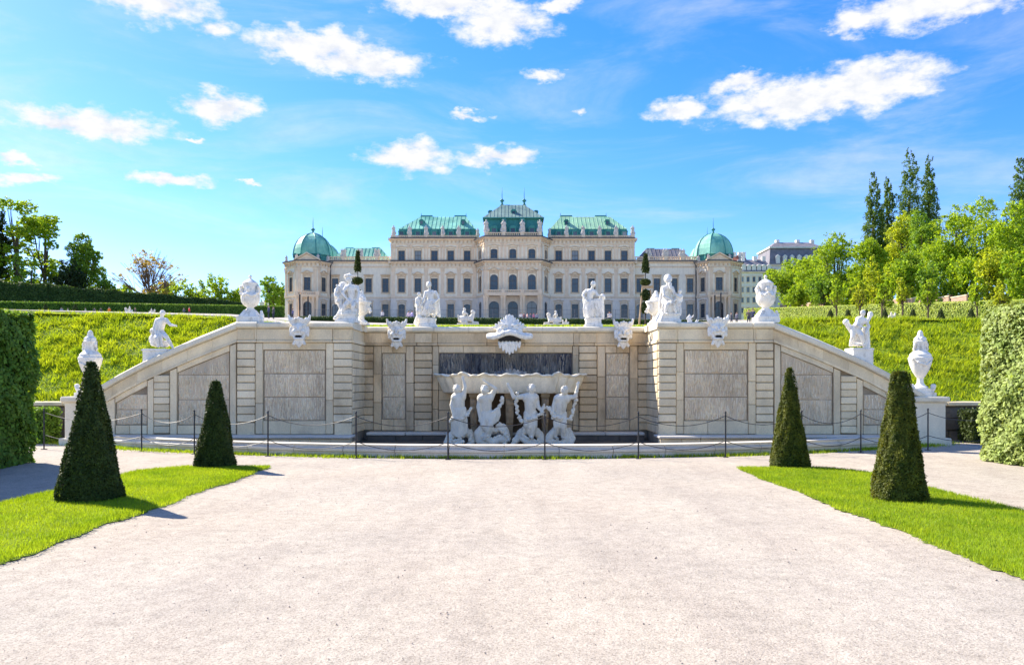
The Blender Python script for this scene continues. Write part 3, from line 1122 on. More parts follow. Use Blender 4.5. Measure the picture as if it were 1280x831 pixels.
def drip_panel(x0, x1, yf, z0, z1, mat='panel_stone', rows=3, clip=None, seed=0):
    """three slabs carved with hanging drip relief"""
    rr = random.Random(seed)
    back = 'wet_back' if mat == 'wet_panel' else 'panel_back'  # dark backs, light drips: relief shading by colour
    hs = (z1 - z0) / rows
    for r_ in range(rows):
        a, b = z0 + r_ * hs + .006, z0 + (r_ + 1) * hs - .006
        if clip is None:
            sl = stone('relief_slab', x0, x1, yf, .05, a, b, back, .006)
        else:
            poly = clip_poly([(x0, a), (x1, a), (x1, b), (x0, b)], clip)
            if len(poly) < 3:
                continue
            ar = abs(sum(poly[i][0] * poly[(i + 1) % len(poly)][1] - poly[(i + 1) % len(poly)][0] * poly[i][1] for i in range(len(poly)))) / 2
            if ar < .004:
                continue
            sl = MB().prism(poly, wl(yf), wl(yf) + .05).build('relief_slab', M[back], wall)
        d = MB()
        nd = int((x1 - x0) * (b - a) * 250)
        for _ in range(nd):
            x = rr.uniform(x0 + .012, x1 - .012)
            L_ = rr.uniform(.10, .28)
            zt = rr.uniform(a + .03, b + .16)
            zb = max(a + .004, zt - L_)
            zt = min(zt, b - rr.uniform(.003, .03))
            if zt - zb < .03:
                continue
            if clip and zt > clip(x) - .03:
                continue
            w_ = rr.uniform(.010, .020)
            dp = rr.uniform(.025, .05)
            yb = wl(yf) + .002
            zm = zb + (zt - zb) * rr.uniform(.2, .42)
            sk = rr.uniform(-.014, .014)
            d.add([(x - w_ * .6, yb, zt), (x + w_ * .6, yb, zt), (x + sk + w_, yb, zm), (x + sk - w_, yb, zm), (x + sk, yb - dp, zm), (x, yb - dp * .45, zt - .01), (x + sk, yb - .002, zb)],
                  [(0, 5, 1), (0, 3, 4, 5), (1, 5, 4, 2), (3, 6, 4), (2, 4, 6)])
        if d.v:
            me = d.mesh('drip_relief', M[mat], False, False)
            if clip is None:
                o = link('drip_relief', me, sl, (-x0, -wl(yf), -a))
            else:
                o = link('drip_relief', me, sl)
            o['kind'] = 'stuff'


def clip_poly(poly, f):
    """keep the part of a convex polygon below z=f(x) (f treated as linear across the piece)"""
    fine = []
    n = len(poly)
    for i in range(n):
        a, b = poly[i], poly[(i + 1) % n]
        for k in range(8):
            t = k / 8
            fine.append((a[0] + (b[0] - a[0]) * t, a[1] + (b[1] - a[1]) * t))
    out = []
    for i in range(len(fine)):
        a, b = fine[i], fine[(i + 1) % len(fine)]
        da, db = f(a[0]) - a[1], f(b[0]) - b[1]
        if da >= 0:
            out.append(a)
        if (da >= 0) != (db >= 0):
            t = da / (da - db)
            out.append((a[0] + (b[0] - a[0]) * t, a[1] + (b[1] - a[1]) * t))
    res = []
    for p in out:
        if not res or (abs(p[0] - res[-1][0]) + abs(p[1] - res[-1][1])) > 1e-5:
            res.append(p)
    # drop collinear points
    k = 0
    keep_ = []
    m = len(res)
    for i in range(m):
        a, b, c = res[i - 1], res[i], res[(i + 1) % m]
        if abs((b[0] - a[0]) * (c[1] - a[1]) - (c[0] - a[0]) * (b[1] - a[1])) > 1e-6:
            keep_.append(b)
    return keep_


def pier(x0, x1, yf, z0, z1, n, top=None, split=False):
    hs = (z1 - z0) / n
    for i in range(n):
        a, b = z0 + i * hs + .007, z0 + (i + 1) * hs - .007
        if top and b > top(max(x0, x1)) - .02:
            a2 = a
            b = min(b, top((x0 + x1) / 2) - .02)
            if b - a2 < .05:
                break
        dep = rw.uniform(-.008, .012)
        stone('stone_block', x0, x1, yf - .02 - dep, .12, a, b, bev=.018)


def courses(x0, x1, yf, z0, z1, widths, name, mat='wall_stone', t=.1, bev=.008):
    """a row of slabs between x0 and x1 with hairline joints"""
    x = x0
    tot = sum(widths)
    for w_ in widths:
        e = x + (x1 - x0) * w_ / tot
        stone(name, x + .003, e - .003, yf, t, z0, z1, mat, bev)
        x = e


ZF0, ZF1 = 2.62, 2.885      # frieze
ZM = 2.575                  # moulding under the frieze
ZB = .26                    # wall foot above the ledge


def wall_bay(x0, x1, yf, pw0, pw1, sw, panel, seed, mat='panel_stone'):
    """pier | strip | panel | strip | pier between x0..x1"""
    n = 10
    zt = ZM - .035
    zb = ZB + .30
    if pw0:
        pier(x0, x0 + pw0, yf, zb, zt, n)
    if pw1:
        pier(x1 - pw1, x1, yf, zb, zt, n)
    a, b = x0 + pw0 + .012, x1 - pw1 - .012
    # strips
    for u0, u1 in ((a, a + sw), (b - sw, b)):
        z = zb - .30
        while z < zt - .05:
            e = min(zt, z + rw.uniform(.5, .9))
            if zt - e < .25:
                e = zt
            stone('frame_strip', u0, u1, yf + .005 + rw.uniform(-.004, .004), .08, z + .003, e - .003)
            z = e
    c, d = a + sw + .008, b - sw - .008
    pz0, pz1 = panel
    courses(c, d, yf + .008, zb - .30, pz0 - .012, [rw.uniform(.7, 1.3) for _ in range(max(2, int((d - c) / .6)))], 'frame_strip', t=.07)
    courses(c, d, yf + .008, pz1 + .012, zt, [rw.uniform(.7, 1.3) for _ in range(max(2, int((d - c) / .6)))], 'frame_strip', t=.07)
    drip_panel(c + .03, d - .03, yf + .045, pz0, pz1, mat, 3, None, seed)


def foot(x0, x1, yf):
    courses(x0, x1, yf - .015, ZB - .02, ZB + .285, [rw.uniform(.8, 1.2) for _ in range(max(1, int((x1 - x0) / .5)))], 'foot_stone', t=.1)


# wings
for s in (-1, 1):
    a, b = sorted((s * WX0, s * WX1))
    sd = 5 if s < 0 else 6
    wall_bay(a, b, YW, .44, .42 if s > 0 else .46, .18, (.60, 2.36), sd)
    for x0_, x1_ in ((a, a + .44), (b - .44, b)):
        foot(x0_, x1_, YW)
    # return face towards the middle, laid in courses
    hs = (ZM - .035 - ZB) / 11
    for i in range(11):
        z0_, z1_ = ZB + i * hs + .007, ZB + (i + 1) * hs - .007
        for y0_, y1_ in ((YW + .11, YW + .85), (YW + .86, YC + .02)):
            xx = s * WX0
            o = link('stone_block', stone_mesh(.07, y1_ - y0_, z1_ - z0_, M['wall_stone'], .014), wall,
                     (xx - (.015 if s > 0 else .055) + rw.uniform(-.005, .005), wl(y0_), z0_))
# recessed middle: side bays, piers, centre bay
PX0, PX1 = 1.99, 2.46    # pier either side of the centre bay
for s in (-1, 1):
    a, b = sorted((s * PX1, s * (WX0 + .08)))
    wall_bay(a + (.01 if s > 0 else .32), b - (.32 if s > 0 else .01), YC, 0, 0, .21, (.56, 2.34), 20 + s)
    e0, e1 = (b - .32, b) if s > 0 else (a, a + .32)
    pier(e0, e1, YC, ZB, ZM - .035, 11)
    a, b = sorted((s * PX0, s * PX1))
    pier(a, b, YC - .05, ZB + .30, ZM - .035, 10)
    foot(a, b, YC - .05)
# centre bay
for x0_, x1_ in ((-PX0 + .01, -PX0 + .17), (PX0 - .17, PX0 - .01)):
    z = ZB
    while z < ZM - .04:
        e = min(ZM - .035, z + rw.uniform(.5, .8))
        stone('frame_strip', x0_, x1_, YC + .005, .08, z + .003, e - .003)
        z = e
courses(-PX0 + .18, PX0 - .18, YC + .008, 2.36, ZM - .035, [1, 1.3, .9, 1.2, 1], 'frame_strip', t=.07)
drip_panel(-PX0 + .2, PX0 - .2, YC + .045, 1.66, 2.345, 'wet_panel', 1, None, 40)
for i in range(5):
    courses(-PX0 + .18, PX0 - .18, YC + .02, ZB + i * .27 + .004, ZB + (i + 1) * .27 - .004, [rw.uniform(.8, 1.2) for _ in range(4)], 'stone_block', 'wall_stone', .06)


# horizontal courses: moulding, frieze, coping
def band(x0, x1, yf, step, widths):
    courses(x0, x1, yf - .045, ZM - .03, ZM + .042, widths, 'moulding_stone', 'wall_stone', .16, .018)
    courses(x0, x1, yf - .005, ZM + .044, ZF1 - .0, widths[::-1], 'frieze_stone', 'wall_stone', .12, .006)


def coping_piece(x0, x1, yf, depth, z0=2.89, z1=ZC, name='coping_stone'):
    """profile with a rounded, forward-tilted top"""
    prof = [(0.03, z0), (-.07, z0 + .035), (-.085, z0 + .06), (-.085, z1 - .035), (-.06, z1 - .008), (0.02, z1 + .01), (depth, z1 + .014), (depth, z0)]
    n = len(prof)
    v = [(x0 + .003, wl(yf) + a, b) for a, b in prof] + [(x1 - .003, wl(yf) + a, b) for a, b in prof]
    f = [tuple(range(n)), tuple(range(2 * n - 1, n - 1, -1))] + [(i, (i + 1) % n, n + (i + 1) % n, n + i) for i in range(n)]
    MB().add(v, f).build(name, M['coping_stone'], wall)


for s in (-1, 1):
    a, b = sorted((s * WX0, s * WX1))
    band(a, b, YW, 1, [.46, .9, .9, .46])
    ia, ib = (a, a + .55) if s > 0 else (b - .55, b)      # pier by the recess
    oa, ob = (b - .52, b) if s > 0 else (a, a + .52)
    coping_piece(ia - (.05 if s > 0 else 0), ib + (.05 if s < 0 else 0), YW - .03, 1.2)
    coping_piece(oa, ob, YW - .03, .6)
    m0, m1 = (ib, oa) if s > 0 else (ob, ia)
    mid = (m0 + m1) / 2
    coping_piece(m0, mid, YW, .55)
    coping_piece(mid, m1, YW, .55)
    # frieze dies over the two piers
    for x0_, x1_ in ((a, a + .44), (b - .44, b)):
        stone('frieze_stone', x0_ + .004, x1_ - .004, YW - .035, .1, ZM + .046, ZF1 - .002, 'wall_stone', .01)
    # return coping
    xx = s * WX0
    mbx = MB().box(*sorted((xx - s * .09, xx + s * .5)), wl(YW) + 1.18, wl(YC) + .5, 2.90, ZC + .01)
    mbx.build('coping_stone', M['coping_stone'], wall)
    mbx = MB().box(*sorted((xx - s * .045, xx + s * .02)), wl(YW) + .02, wl(YC) - .06, ZM - .03, ZM + .042)
    mbx.build('moulding_stone', M['wall_stone'], wall)
    mbx = MB().box(*sorted((xx - s * .012, xx + s * .03)), wl(YW) + .03, wl(YC) - .02, ZM + .046, 2.89)
    mbx.build('frieze_stone', M['wall_stone'], wall)
band(-WX0 - .02, WX0 + .02, YC, 1, [1.3, .5, 1.2, .9, 1.2, .5, 1.3])
xs_ = [-WX0 - .02, -3.2, -PX1 - .06, -PX0 + .06, -1.0, 1.0, PX0 - .06, PX1 + .06, 3.2, WX0 + .02]
for i in range(9):
    fwd = .06 if i in (2, 6) else 0
    coping_piece(xs_[i], xs_[i + 1], YC - fwd, .6)
for s in (-1, 1):
    a, b = sorted((s * PX0, s * PX1))
    stone('frieze_stone', a + .004, b - .004, YC - .06, .1, ZM + .046, ZF1 - .002, 'wall_stone', .01)

# ledge at the foot and pool floor
for s in (-1, 1):
    a, b = sorted((s * WX0, s * (WX1 + 3.2)))
    courses(a - (.1 if s > 0 else 0), b + (.1 if s < 0 else 0), YW - .62, .19, ZB - .012, [1, 1.1, .9, 1, 1.1, 1], 'ledge_slab', 'rim_stone', .75, .02)
    for i in range(2):
        courses(a - (.06 if s > 0 else 0), b + (.06 if s < 0 else 0), YW - .55, -.05 + i * .12, .06 + i * .12, [rw.uniform(.7, 1.3) for _ in range(11)], 'stone_block', 'wall_stone', .3, .01)
courses(-WX0 + .14, WX0 - .14, YC - .5, .15, ZB - .03, [1, 1.1, .9, 1, 1.1, 1, 1], 'ledge_slab', 'rim_stone', .62, .02)
courses(-WX0 + .14, WX0 - .14, YC - .45, -.1, .146, [rw.uniform(.7, 1.3) for _ in range(11)], 'stone_block', 'pool_floor', .3, .01)

# sloping end walls
SL = [(6.70, 3.06), (7.8, 2.62), (8.95, 2.12), (9.6, 1.78), (10.0, 1.54), (10.46, 1.28)]


def ztop(x):
    x = abs(x)
    return float(np.interp(x, [p[0] for p in SL], [p[1] for p in SL]))


for s in (-1, 1):
    xa, xb = 6.72, 10.4
    # core
    poly = [(6.66, -.05)] + [(10.44, -.05)] + [(x_, z_ - .16) for x_, z_ in SL[::-1]]
    mbs = MB()
    pp = [(s * x_, z_) for x_, z_ in poly]
    if s < 0:
        pp = pp[::-1]
    mbs.prism(pp, .07, .62)
    mbs.build('wall_core', M['joint'], wall)
    # coping in lengths following the slope
    xs2 = np.linspace(6.70, 10.46, 7)
    for i in range(6):
        x0_, x1_ = xs2[i] + .002, xs2[i + 1] - .002
        v = []
        sub = np.linspace(x0_, x1_, 4)
        prof = [(.05, -.185), (-.085, -.165), (-.10, -.14), (-.10, -.045), (-.06, -.012), (.10, .025), (.40, .10), (.62, .12), (.66, -.16)]
        npf = len(prof)
        for xx in sub:
            for yy, dz in prof:
                v.append((s * xx, yy, ztop(xx) + dz))
        f = [tuple(range(npf)), tuple(3 * npf + k for k in range(npf - 1, -1, -1))]
        for j in range(3):
            for k in range(npf):
                k2 = (k + 1) % npf
                f.append((j * npf + k, j * npf + k2, (j + 1) * npf + k2, (j + 1) * npf + k))
        MB().add(v, f).build('coping_stone', M['coping_stone'], wall)
        # frieze and moulding below it
        for nm_, hi, lo, fr, mt in (('frieze_stone', -.19, -.435, .004, 'wall_stone'), ('moulding_stone', -.437, -.50, -.035, 'wall_stone')):
            pl = [(s * xx, ztop(xx) + hi) for xx in sub] + [(s * xx, ztop(xx) + lo) for xx in sub[::-1]]
            if s > 0:
                pl = pl[::-1]
            MB().prism(pl, fr, fr + .12).build(nm_, M[mt], wall)
    lim = lambda x: ztop(x) - .53
    # piers and strips (mirrored)

    def sx(a, b):
        return tuple(sorted((s * a, s * b)))
    p0, p1 = sx(8.40, 8.78)
    pier(p0, p1, YW, ZB + .02, 2.1, 10, lambda x: ztop(abs(x) + .1) - .50)
    for a_, b_ in ((6.74, 6.88), (8.22, 8.38), (8.80, 8.94)):
        c0, c1 = sx(a_, b_)
        zt = ztop(b_) - .53
        pl = [(c0, ZB), (c1, ZB), (c1, ztop(c1) - .53), (c0, ztop(c0) - .53)]
        MB().prism(pl, .005, .09).build('frame_strip', M['wall_stone'], wall)
    for a_, b_ in ((6.90, 8.20), (8.96, 9.75)):
        c0, c1 = sx(a_, b_)
        courses(c0, c1, YW + .008, ZB, .48, [1, 1.2], 'frame_strip', t=.07)
        dlim = lambda x: ztop(x) - .66
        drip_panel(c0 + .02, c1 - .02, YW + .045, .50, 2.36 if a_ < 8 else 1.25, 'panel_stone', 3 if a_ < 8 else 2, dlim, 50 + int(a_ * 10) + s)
        # strip following the slope over the panel
        sub = np.linspace(a_, b_, 4)
        pl = [(s * xx, ztop(xx) - .505) for xx in sub] + [(s * xx, max(.49, ztop(xx) - .645)) for xx in sub[::-1]]
        if s > 0:
            pl = pl[::-1]
        MB().prism(pl, .006, .08).build('frame_strip', M['wall_stone'], wall)
    c0, c1 = sx(9.77, 10.42)
    MB().prism([(c0, 0), (c1, 0), (c1, ztop(c1) - .51), (c0, ztop(c0) - .51)], .004, .09).build('frame_strip', M['wall_stone'], wall)
    # end pedestal
    for nm_, hw, z0_, z1_, bv in (('pedestal_base', .52, -.05, .17, .02), ('pedestal_die', .42, .17, 1.06, .015), ('pedestal_cap', .50, 1.06, 1.20, .03)):
        c = s * 10.54
        link(nm_, stone_mesh(hw * 2, hw * 2, z1_ - z0_, M['coping_stone'], bv), wall, (c - hw, .12 - hw + .2, z0_))

# pool floor and rim
RC, RR = 33.35, 17.0
a0 = math.asin(9.55 / RR)
pool = MB()
arc = [(AX + (RR - .3) * math.sin(t), RC - (RR - .3) * math.cos(t)) for t in np.linspace(-a0, a0, 40)]
pool.vprism([(p[0], p[1]) for p in arc] + [(AX + 9.4, YC + .2), (AX - 9.4, YC + .2)], -.02, .012)
tag(pool.build('pool_floor', M['pool_floor']), 'dark damp stone floor of the drained pool', kind='structure')
rim = empty('pool_rim', (AX, RC - RR, 0), 'long low curved pale stone kerb edging the pool', 'kerb')
nst = 18
for i in range(nst):
    t0, t1 = -a0 + 2 * a0 * i / nst + .0004, -a0 + 2 * a0 * (i + 1) / nst - .0004
    prof = [(0.0, -.05), (0.0, .10), (.035, .125), (.035, .175), (-.03, .21), (-.035, .245), (-.0, .262), (-.22, .268), (-.36, .262), (-.40, .22), (-.40, -.05)]
    v = []
    K = 4
    for k in range(K):
        t = t0 + (t1 - t0) * k / (K - 1)
        for dr, z in prof:
            rr_ = RR + dr
            v.append((rr_ * math.sin(t), RR - rr_ * math.cos(t), z))
    n = len(prof)
    f = [tuple(range(n)), tuple((K - 1) * n + q for q in range(n - 1, -1, -1))]
    for k in range(K - 1):
        for q in range(n):
            f.append((k * n + q, k * n + (q + 1) % n, (k + 1) * n + (q + 1) % n, (k + 1) * n + q))
    MB().add(v, f).build('rim_stone', M['rim_stone'], rim, 'auto')
for s in (-1, 1):
    t = s * a0
    pos = (RR * math.sin(t) - s * .0, RR - (RR - .2) * math.cos(t), 0)
    MB().lathe([(.16, -.04), (.22, .02), (.24, .12), (.22, .22), (.15, .275), (.05, .29)], 20).build('rounded_end', M['rim_stone'], rim, True, pos)

# thin weedy grass in front of the rim
n = 16000
t = RNG.uniform(-a0 - .14, a0 + .14, n)
den = .5 + .5 * np.sin(t * 37) * np.sin(t * 13 + 1) + .25 * np.sin(t * 91)
wid = .10 + .26 * np.clip(np.abs(t) / a0, 0, 1.2) + .07 * np.sin(t * 23)
rad = RR + .01 + np.abs(RNG.normal(0, 1, n)) * np.clip(wid, .04, 1) * .55
k = (RNG.uniform(0, 1, n) < np.clip(den + .15 + np.abs(t) * .6, 0.02, 1))
x = AX + rad[k] * np.sin(t[k])
y = RC - rad[k] * np.cos(t[k])
o = blades('grass', 0, (x, y), lambda a, b: np.full_like(a, .002), .055, .016, M['blade'], None, .5, .7)
tag(o, 'ragged weeds and grass growing along the pool kerb', 'grass', kind='stuff')

# low retaining walls beyond the end pedestals
for s, lab in ((-1, 'low dark stone retaining wall under the bank, next to a clipped shrub block'), (1, 'low blackened stone retaining wall under the flower dotted bank')):
    root = empty('low_retaining_wall', (AX + s * 11.2, 21.4, 0), lab, 'wall')
    z = -.03
    rr = random.Random(s + 9)
    MB().box(*sorted((-s * .6, s * 16)), .1, .5, -.05, .93).build('wall_core', M['joint'], root)
    for row in range(3):
        x = -.6
        while x < 9:
            w_ = rr.uniform(.4, .8)
            a, b = sorted((s * x, s * (x + w_ - .014)))
            link('stone_block', stone_mesh(b - a, .14, .30, M['low_wall'], .02), root, (a, rr.uniform(-.02, .02), z))
            x += w_
        z += .312
    x = -.6
    while x < 14:
        a, b = sorted((s * x, s * (x + 1.2)))
        link('coping_stone', stone_mesh(b - a - .01, .6, .10, M['coping_stone' if False else 'wall_stone'], .015), root, (a, -.08, .93))
        x += 1.2


def shrub_block(x0, x1, y0, y1, h, label, mat, n=5000, size=.06):
    cx, cy = (x0 + x1) / 2, (y0 + y1) / 2
    root = empty('clipped_shrub', (cx, cy, 0), label, 'shrub')
    MB().box(x0 - cx + .05, x1 - cx - .05, y0 - cy + .05, y1 - cy - .05, 0, h - .05).build('inner_growth', M['yew_core'], root)
    p, nm = box_surface(n, x0 - cx, x1 - cx, y0 - cy, y1 - cy, .02, h, ['-x', '+x', '-y', '+z'])
    p = p + nm * RNG.normal(0, .025, (len(p), 1))
    v, f = leaf_quads(p, nm, size, .5, .6, .5)
    link('foliage', np_mesh('foliage', v, f, mat), root)


shrub_block(-12.75, -11.75, 20.2, 20.9, .87, 'small square clipped shrub in front of the low dark wall', M['hedge_leaf'])
shrub_block(11.75, 12.9, 20.3, 21.0, .82, 'dark clipped shrub half hidden by the pale tall hedge', M['yew'])

# ------------------------------------------------------------------ sculpture on and before the wall
def JJ(base, d0):
    """turn photo pixels plus a depth offset into local coordinates of a thing based at `base`"""
    b = Vector(base)
    return lambda px, py, dy=0.0: P(px, py, d0 + dy) - b


def pedestal(root, hw, hd, h, mat='marble', z=0):
    m = MB()
    m.box(-hw, hw, -hd, hd, z, z + h * .28)
    m.frustum((-hw * .97, hw * .97, -hd * .97, hd * .97, z + h * .28), (-hw * .86, hw * .86, -hd * .86, hd * .86, z + h * .40))
    m.box(-hw * .86, hw * .86, -hd * .86, hd * .86, z + h * .40, z + h * .82)
    m.box(-hw * .93, hw * .93, -hd * .93, hd * .93, z + h * .82, z + h)
    return m.build('pedestal', M[mat], root)


rs = random.Random(21)
# --- seated hero with rearing companion (by the urn)
d0 = 20.35
base = P(435.5, 403, d0)
base.z = ZC + .012
st = empty('statue_group', base, 'white marble group of helmeted figure with flying cloak beside open urn', 'statue')
j = JJ(base, d0)
pedestal(st, .245, .24, .235)
Jd = dict(head=j(436, 349.5, -.05), chest=j(439, 362, 0), pelvis=j(440, 375, .02), sl=j(433, 359, -.05), sr=j(446, 359, .05), el=j(428, 366, -.14), al=j(434, 374, -.2), er=j(449, 366, -.02), ar=j(447, 375, -.15),
          hl=j(437, 376, -.03), hr=j(443, 376, .05), kl=j(431, 381, -.2), fl=j(427, 392, -.2), kr=j(441, 383, -.16), fr=j(442, 392, -.12))
q = human(Jd, 1.12, True, (.35, -1, 0))
q += [ellipsoid(j(435.5, 345, 0), (.12, .12, .05)), capsule(j(432, 345.5), .035, j(446, 344.5), .02), capsule(j(437, 342.5, .02), .03, j(431, 347, .06), .03)]
sculpt('figure', q, M['marble'], .0125, st, rough=.0018)
q = [ellipsoid(j(426, 362, .05), (.13, .12, .12)), ellipsoid(j(424, 371, .02), (.12, .11, .14)), ellipsoid(j(429, 357, .08), (.12, .1, .1)), ellipsoid(j(430, 368, .12), (.16, .1, .22)),
     capsule(j(424, 376, -.02), .09, j(427, 386, -.1), .06), capsule(j(427, 386, -.1), .05, j(422, 394, -.14), .04), capsule(j(422, 395, -.1), .05, j(418, 398, -.18), .035)]
q += folds([j(423, 359, 0), j(436, 360, .1), j(446, 362, .1)], [j(421, 378, 0), j(434, 388, .12), j(446, 390, .12)], .045, 9, rs, .05)
q += garland([j(422, 358, -.05), j(420, 366, -.08), j(424, 378, -.1)], .045, rs, 14)
sculpt('flying_cloak', q, M['marble'], .0115, st, rough=.0022)
q = garland([j(426, 391.5, -.15), j(434, 389, -.1), j(446, 391, -.05)], .06, rs, 16)
sculpt('rock_base', q, M['marble'], .02, st, rough=.0022)


def urn_profile(root, prof, name, mat='marble', seg=28, lobes=0, amp=0, c=(0, 0, 0)):
    return MB().lathe(prof, seg, c, lobes, amp).build(name, M[mat], root, 'auto' if not lobes else True)


def open_urn(px, d, label):
    b = P(px, 406, d)
    b.z = ZC + .012
    rt = empty('open_urn', b, label, 'urn')
    k = d / FPX
    H = lambda py: EYE - (py - HY) * k - b.z
    MB().box(-.19, .19, -.19, .19, 0, .06).build('plinth', M['marble'], rt)
    urn_profile(rt, [(.17, .06), (.17, .09), (.09, .15), (.075, .22), (.09, .27)], 'foot')
    urn_profile(rt, [(.08, .26), (.15, .31), (.20, .40), (.215, .52), (.24, .58), (.255, .60), (.25, .635), (.22, .63), (.15, .60)], 'bowl', lobes=14, amp=.05)
    q = [ellipsoid((rs.uniform(-.1, .1), rs.uniform(-.1, .1), .66 + rs.uniform(-.02, .06)), (.08, .08, .08)) for _ in range(9)]
    q += [ellipsoid((0, 0, .76), (.09, .09, .10)), ellipsoid((.01, 0, .85), (.05, .05, .07))]
    sculpt('fruit_heap', q, M['marble'], .0125, rt, rough=.0018)
    for s in (-1, 1):
        q = garland([(s * .22, -.05, .36), (s * .27, -.06, .34), (s * .25, -.06, .42), (s * .2, -.06, .44)], .035, rs, 8)
        sculpt('handle', q, M['marble'], .0115, rt)
    return rt


open_urn(451.5, 21.15, 'white marble open urn heaped with fruit beside the helmeted group')
open_urn(819.5, 21.15, 'white marble open urn beside the bearded old man group')

# --- young man with child (left of the great shell mask)
d0 = 21.95
base = P(535, 406, d0)
base.z = ZC + .012
st = empty('statue_group', base, 'white marble young man standing with a small winged child clinging at his side', 'statue')
j = JJ(base, d0)
pedestal(st, .235, .22, .25)
Jd = dict(head=j(536, 356, -.02), chest=j(538, 368, .02), pelvis=j(538, 379, 0), sl=j(532.5, 365.5, 0), sr=j(544.5, 365.5, 0), el=j(530, 373, -.06), al=j(527, 380, -.12), er=j(548.5, 373, -.02), ar=j(542, 379, -.15),
          hl=j(536, 380, 0), hr=j(541, 380, 0), kl=j(534, 387, -.12), fl=j(532, 394.2, -.04), kr=j(542.5, 387, -.1), fr=j(543.5, 394.2, 0))
q = human(Jd, 1.05, True, (-.3, -1, 0))
sculpt('figure', q, M['marble'], .012, st, rough=.001)
q = folds([j(534, 376, -.08), j(543, 375, -.1)], [j(528, 393, -.05), j(541, 390, -.06)], .04, 7, rs, .04)
q += folds([j(545, 370, .05), j(548, 372, .05)], [j(545, 392, .08), j(549, 395, .08)], .035, 4, rs, .03)
q += garland([j(531, 394, 0), j(538, 392, .1), j(546, 394.5, .05)], .05, rs, 12)
sculpt('drapery', q, M['marble'], .0125, st, rough=.0022)
Jd = dict(head=j(523.8, 368, -.05), chest=j(524, 375.5, 0), pelvis=j(524, 382.5, 0), sl=j(521, 374, 0), sr=j(527, 374, 0), el=j(520, 378, -.05), al=j(522.5, 382, -.1), er=j(529, 377, -.05), ar=j(531, 373, -.08),
          hl=j(522.7, 383, 0), hr=j(525.5, 383, 0), kl=j(521.5, 389, -.06), fl=j(521.5, 396, 0), kr=j(525.5, 389, -.05), fr=j(525, 397, 0))
q = human(Jd, .70, True, (.4, -1, 0), plump=1.25)
q += [capsule(j(521, 376, .08), .04, j(519, 383, .12), .02), capsule(j(524, 397, .02), .10, j(522, 403, .05), .11), capsule(j(527, 392, .08), .07, j(529, 398, .06), .1)]
sculpt('child_figure', q, M['marble'], .0115, st, rough=.001)

# --- woman leaning on a drum
base = P(741.5, 407, d0)
base.z = ZC + .012
st = empty('statue_group', base, 'white marble robed woman bending to a child on a draped drum', 'statue')
j = JJ(base, d0)
pedestal(st, .235, .22, .25)
Jd = dict(head=j(741.8, 355.5, -.06), chest=j(738, 366.5, 0), pelvis=j(735, 378, .02), sl=j(733, 363.5, .02), sr=j(743.5, 364, -.04), el=j(728.5, 369, .0), al=j(733, 375, -.12), er=j(747, 369, -.1), ar=j(751.5, 370, -.12),
          hl=j(733.5, 379, 0), hr=j(737.5, 379, 0), kl=j(734, 387, -.08), fl=j(733.5, 395.5, 0), kr=j(738, 386, -.12), fr=j(738.5, 395, -.06))
q = human(Jd, 1.06, True, (.6, -1, -.2), female=True)
sculpt('figure', q, M['marble'], .012, st, rough=.001)
q = folds([j(731.5, 376, -.05), j(736, 377, -.13), j(741, 376, -.1)], [j(731, 395, 0), j(736, 396, -.12), j(741, 395, -.1)], .038, 9, rs, .035)
q += folds([j(729, 366, .06), j(733, 363, .08)], [j(730, 378, .1), j(734, 392, .1)], .04, 5, rs, .04)
sculpt('robe', q, M['marble'], .012, st, rough=.0022)
q = [capsule(j(747, 393, 0), .12, j(747.5, 378, 0), .11), ellipsoid(j(747.5, 375.5, 0), (.15, .13, .05))]
q += folds([j(743, 375, -.1), j(752, 375, -.1)], [j(744, 393, -.08), j(753.5, 396, -.06)], .032, 6, rs, .03)
q += [ellipsoid(j(753, 371.5, -.04), (.085, .085, .09)), capsule(j(752, 375, -.02), .07, j(752, 384, -.02), .08), capsule(j(753, 384, -.03), .05, j(754, 398, -.05), .035)]
sculpt('draped_drum', q, M['marble'], .0125, st, rough=.0022)

# --- bearded old man with child
d0 = 20.35
base = P(837.5, 403, d0)
base.z = ZC + .012
st = empty('statue_group', base, 'white marble hooded bearded old man seated with a child at his knee', 'statue')
j = JJ(base, d0)
pedestal(st, .235, .24, .235)
Jd = dict(head=j(836, 350.5, -.08), chest=j(833, 363, 0), pelvis=j(832, 376, .05), sl=j(828.5, 360, .02), sr=j(840, 360, -.02), el=j(830, 370, -.16), al=j(838, 374, -.22), er=j(843, 367, -.1), ar=j(848, 370, -.15),
          hl=j(830.5, 377, 0), hr=j(836, 377, 0), kl=j(834, 381, -.24), fl=j(832, 391.5, -.2), kr=j(841, 379, -.22), fr=j(845, 391.5, -.2))
q = human(Jd, 1.12, True, (.5, -1, -.15))
q += [ellipsoid(j(835, 348.5, .02), (.11, .12, .12)), capsule(j(837.5, 355, -.16), .05, j(838.5, 361, -.2), .025)]
sculpt('figure', q, M['marble'], .0125, st, rough=.001)
q = folds([j(828, 360, .08), j(836, 357, .1)], [j(826, 388, .1), j(838, 390, .12)], .055, 7, rs, .04)
q += folds([j(829, 377, -.1), j(836, 379, -.2), j(842, 378, -.18)], [j(828, 391, -.08), j(836, 391, -.16), j(843, 389, -.12)], .04, 8, rs, .04)
q += folds([j(826, 388, 0), j(829, 391, -.1)], [j(818, 404, -.1), j(823, 410, -.3)], .05, 5, rs, .03)
sculpt('mantle', q, M['marble'], .0115, st, rough=.0022)
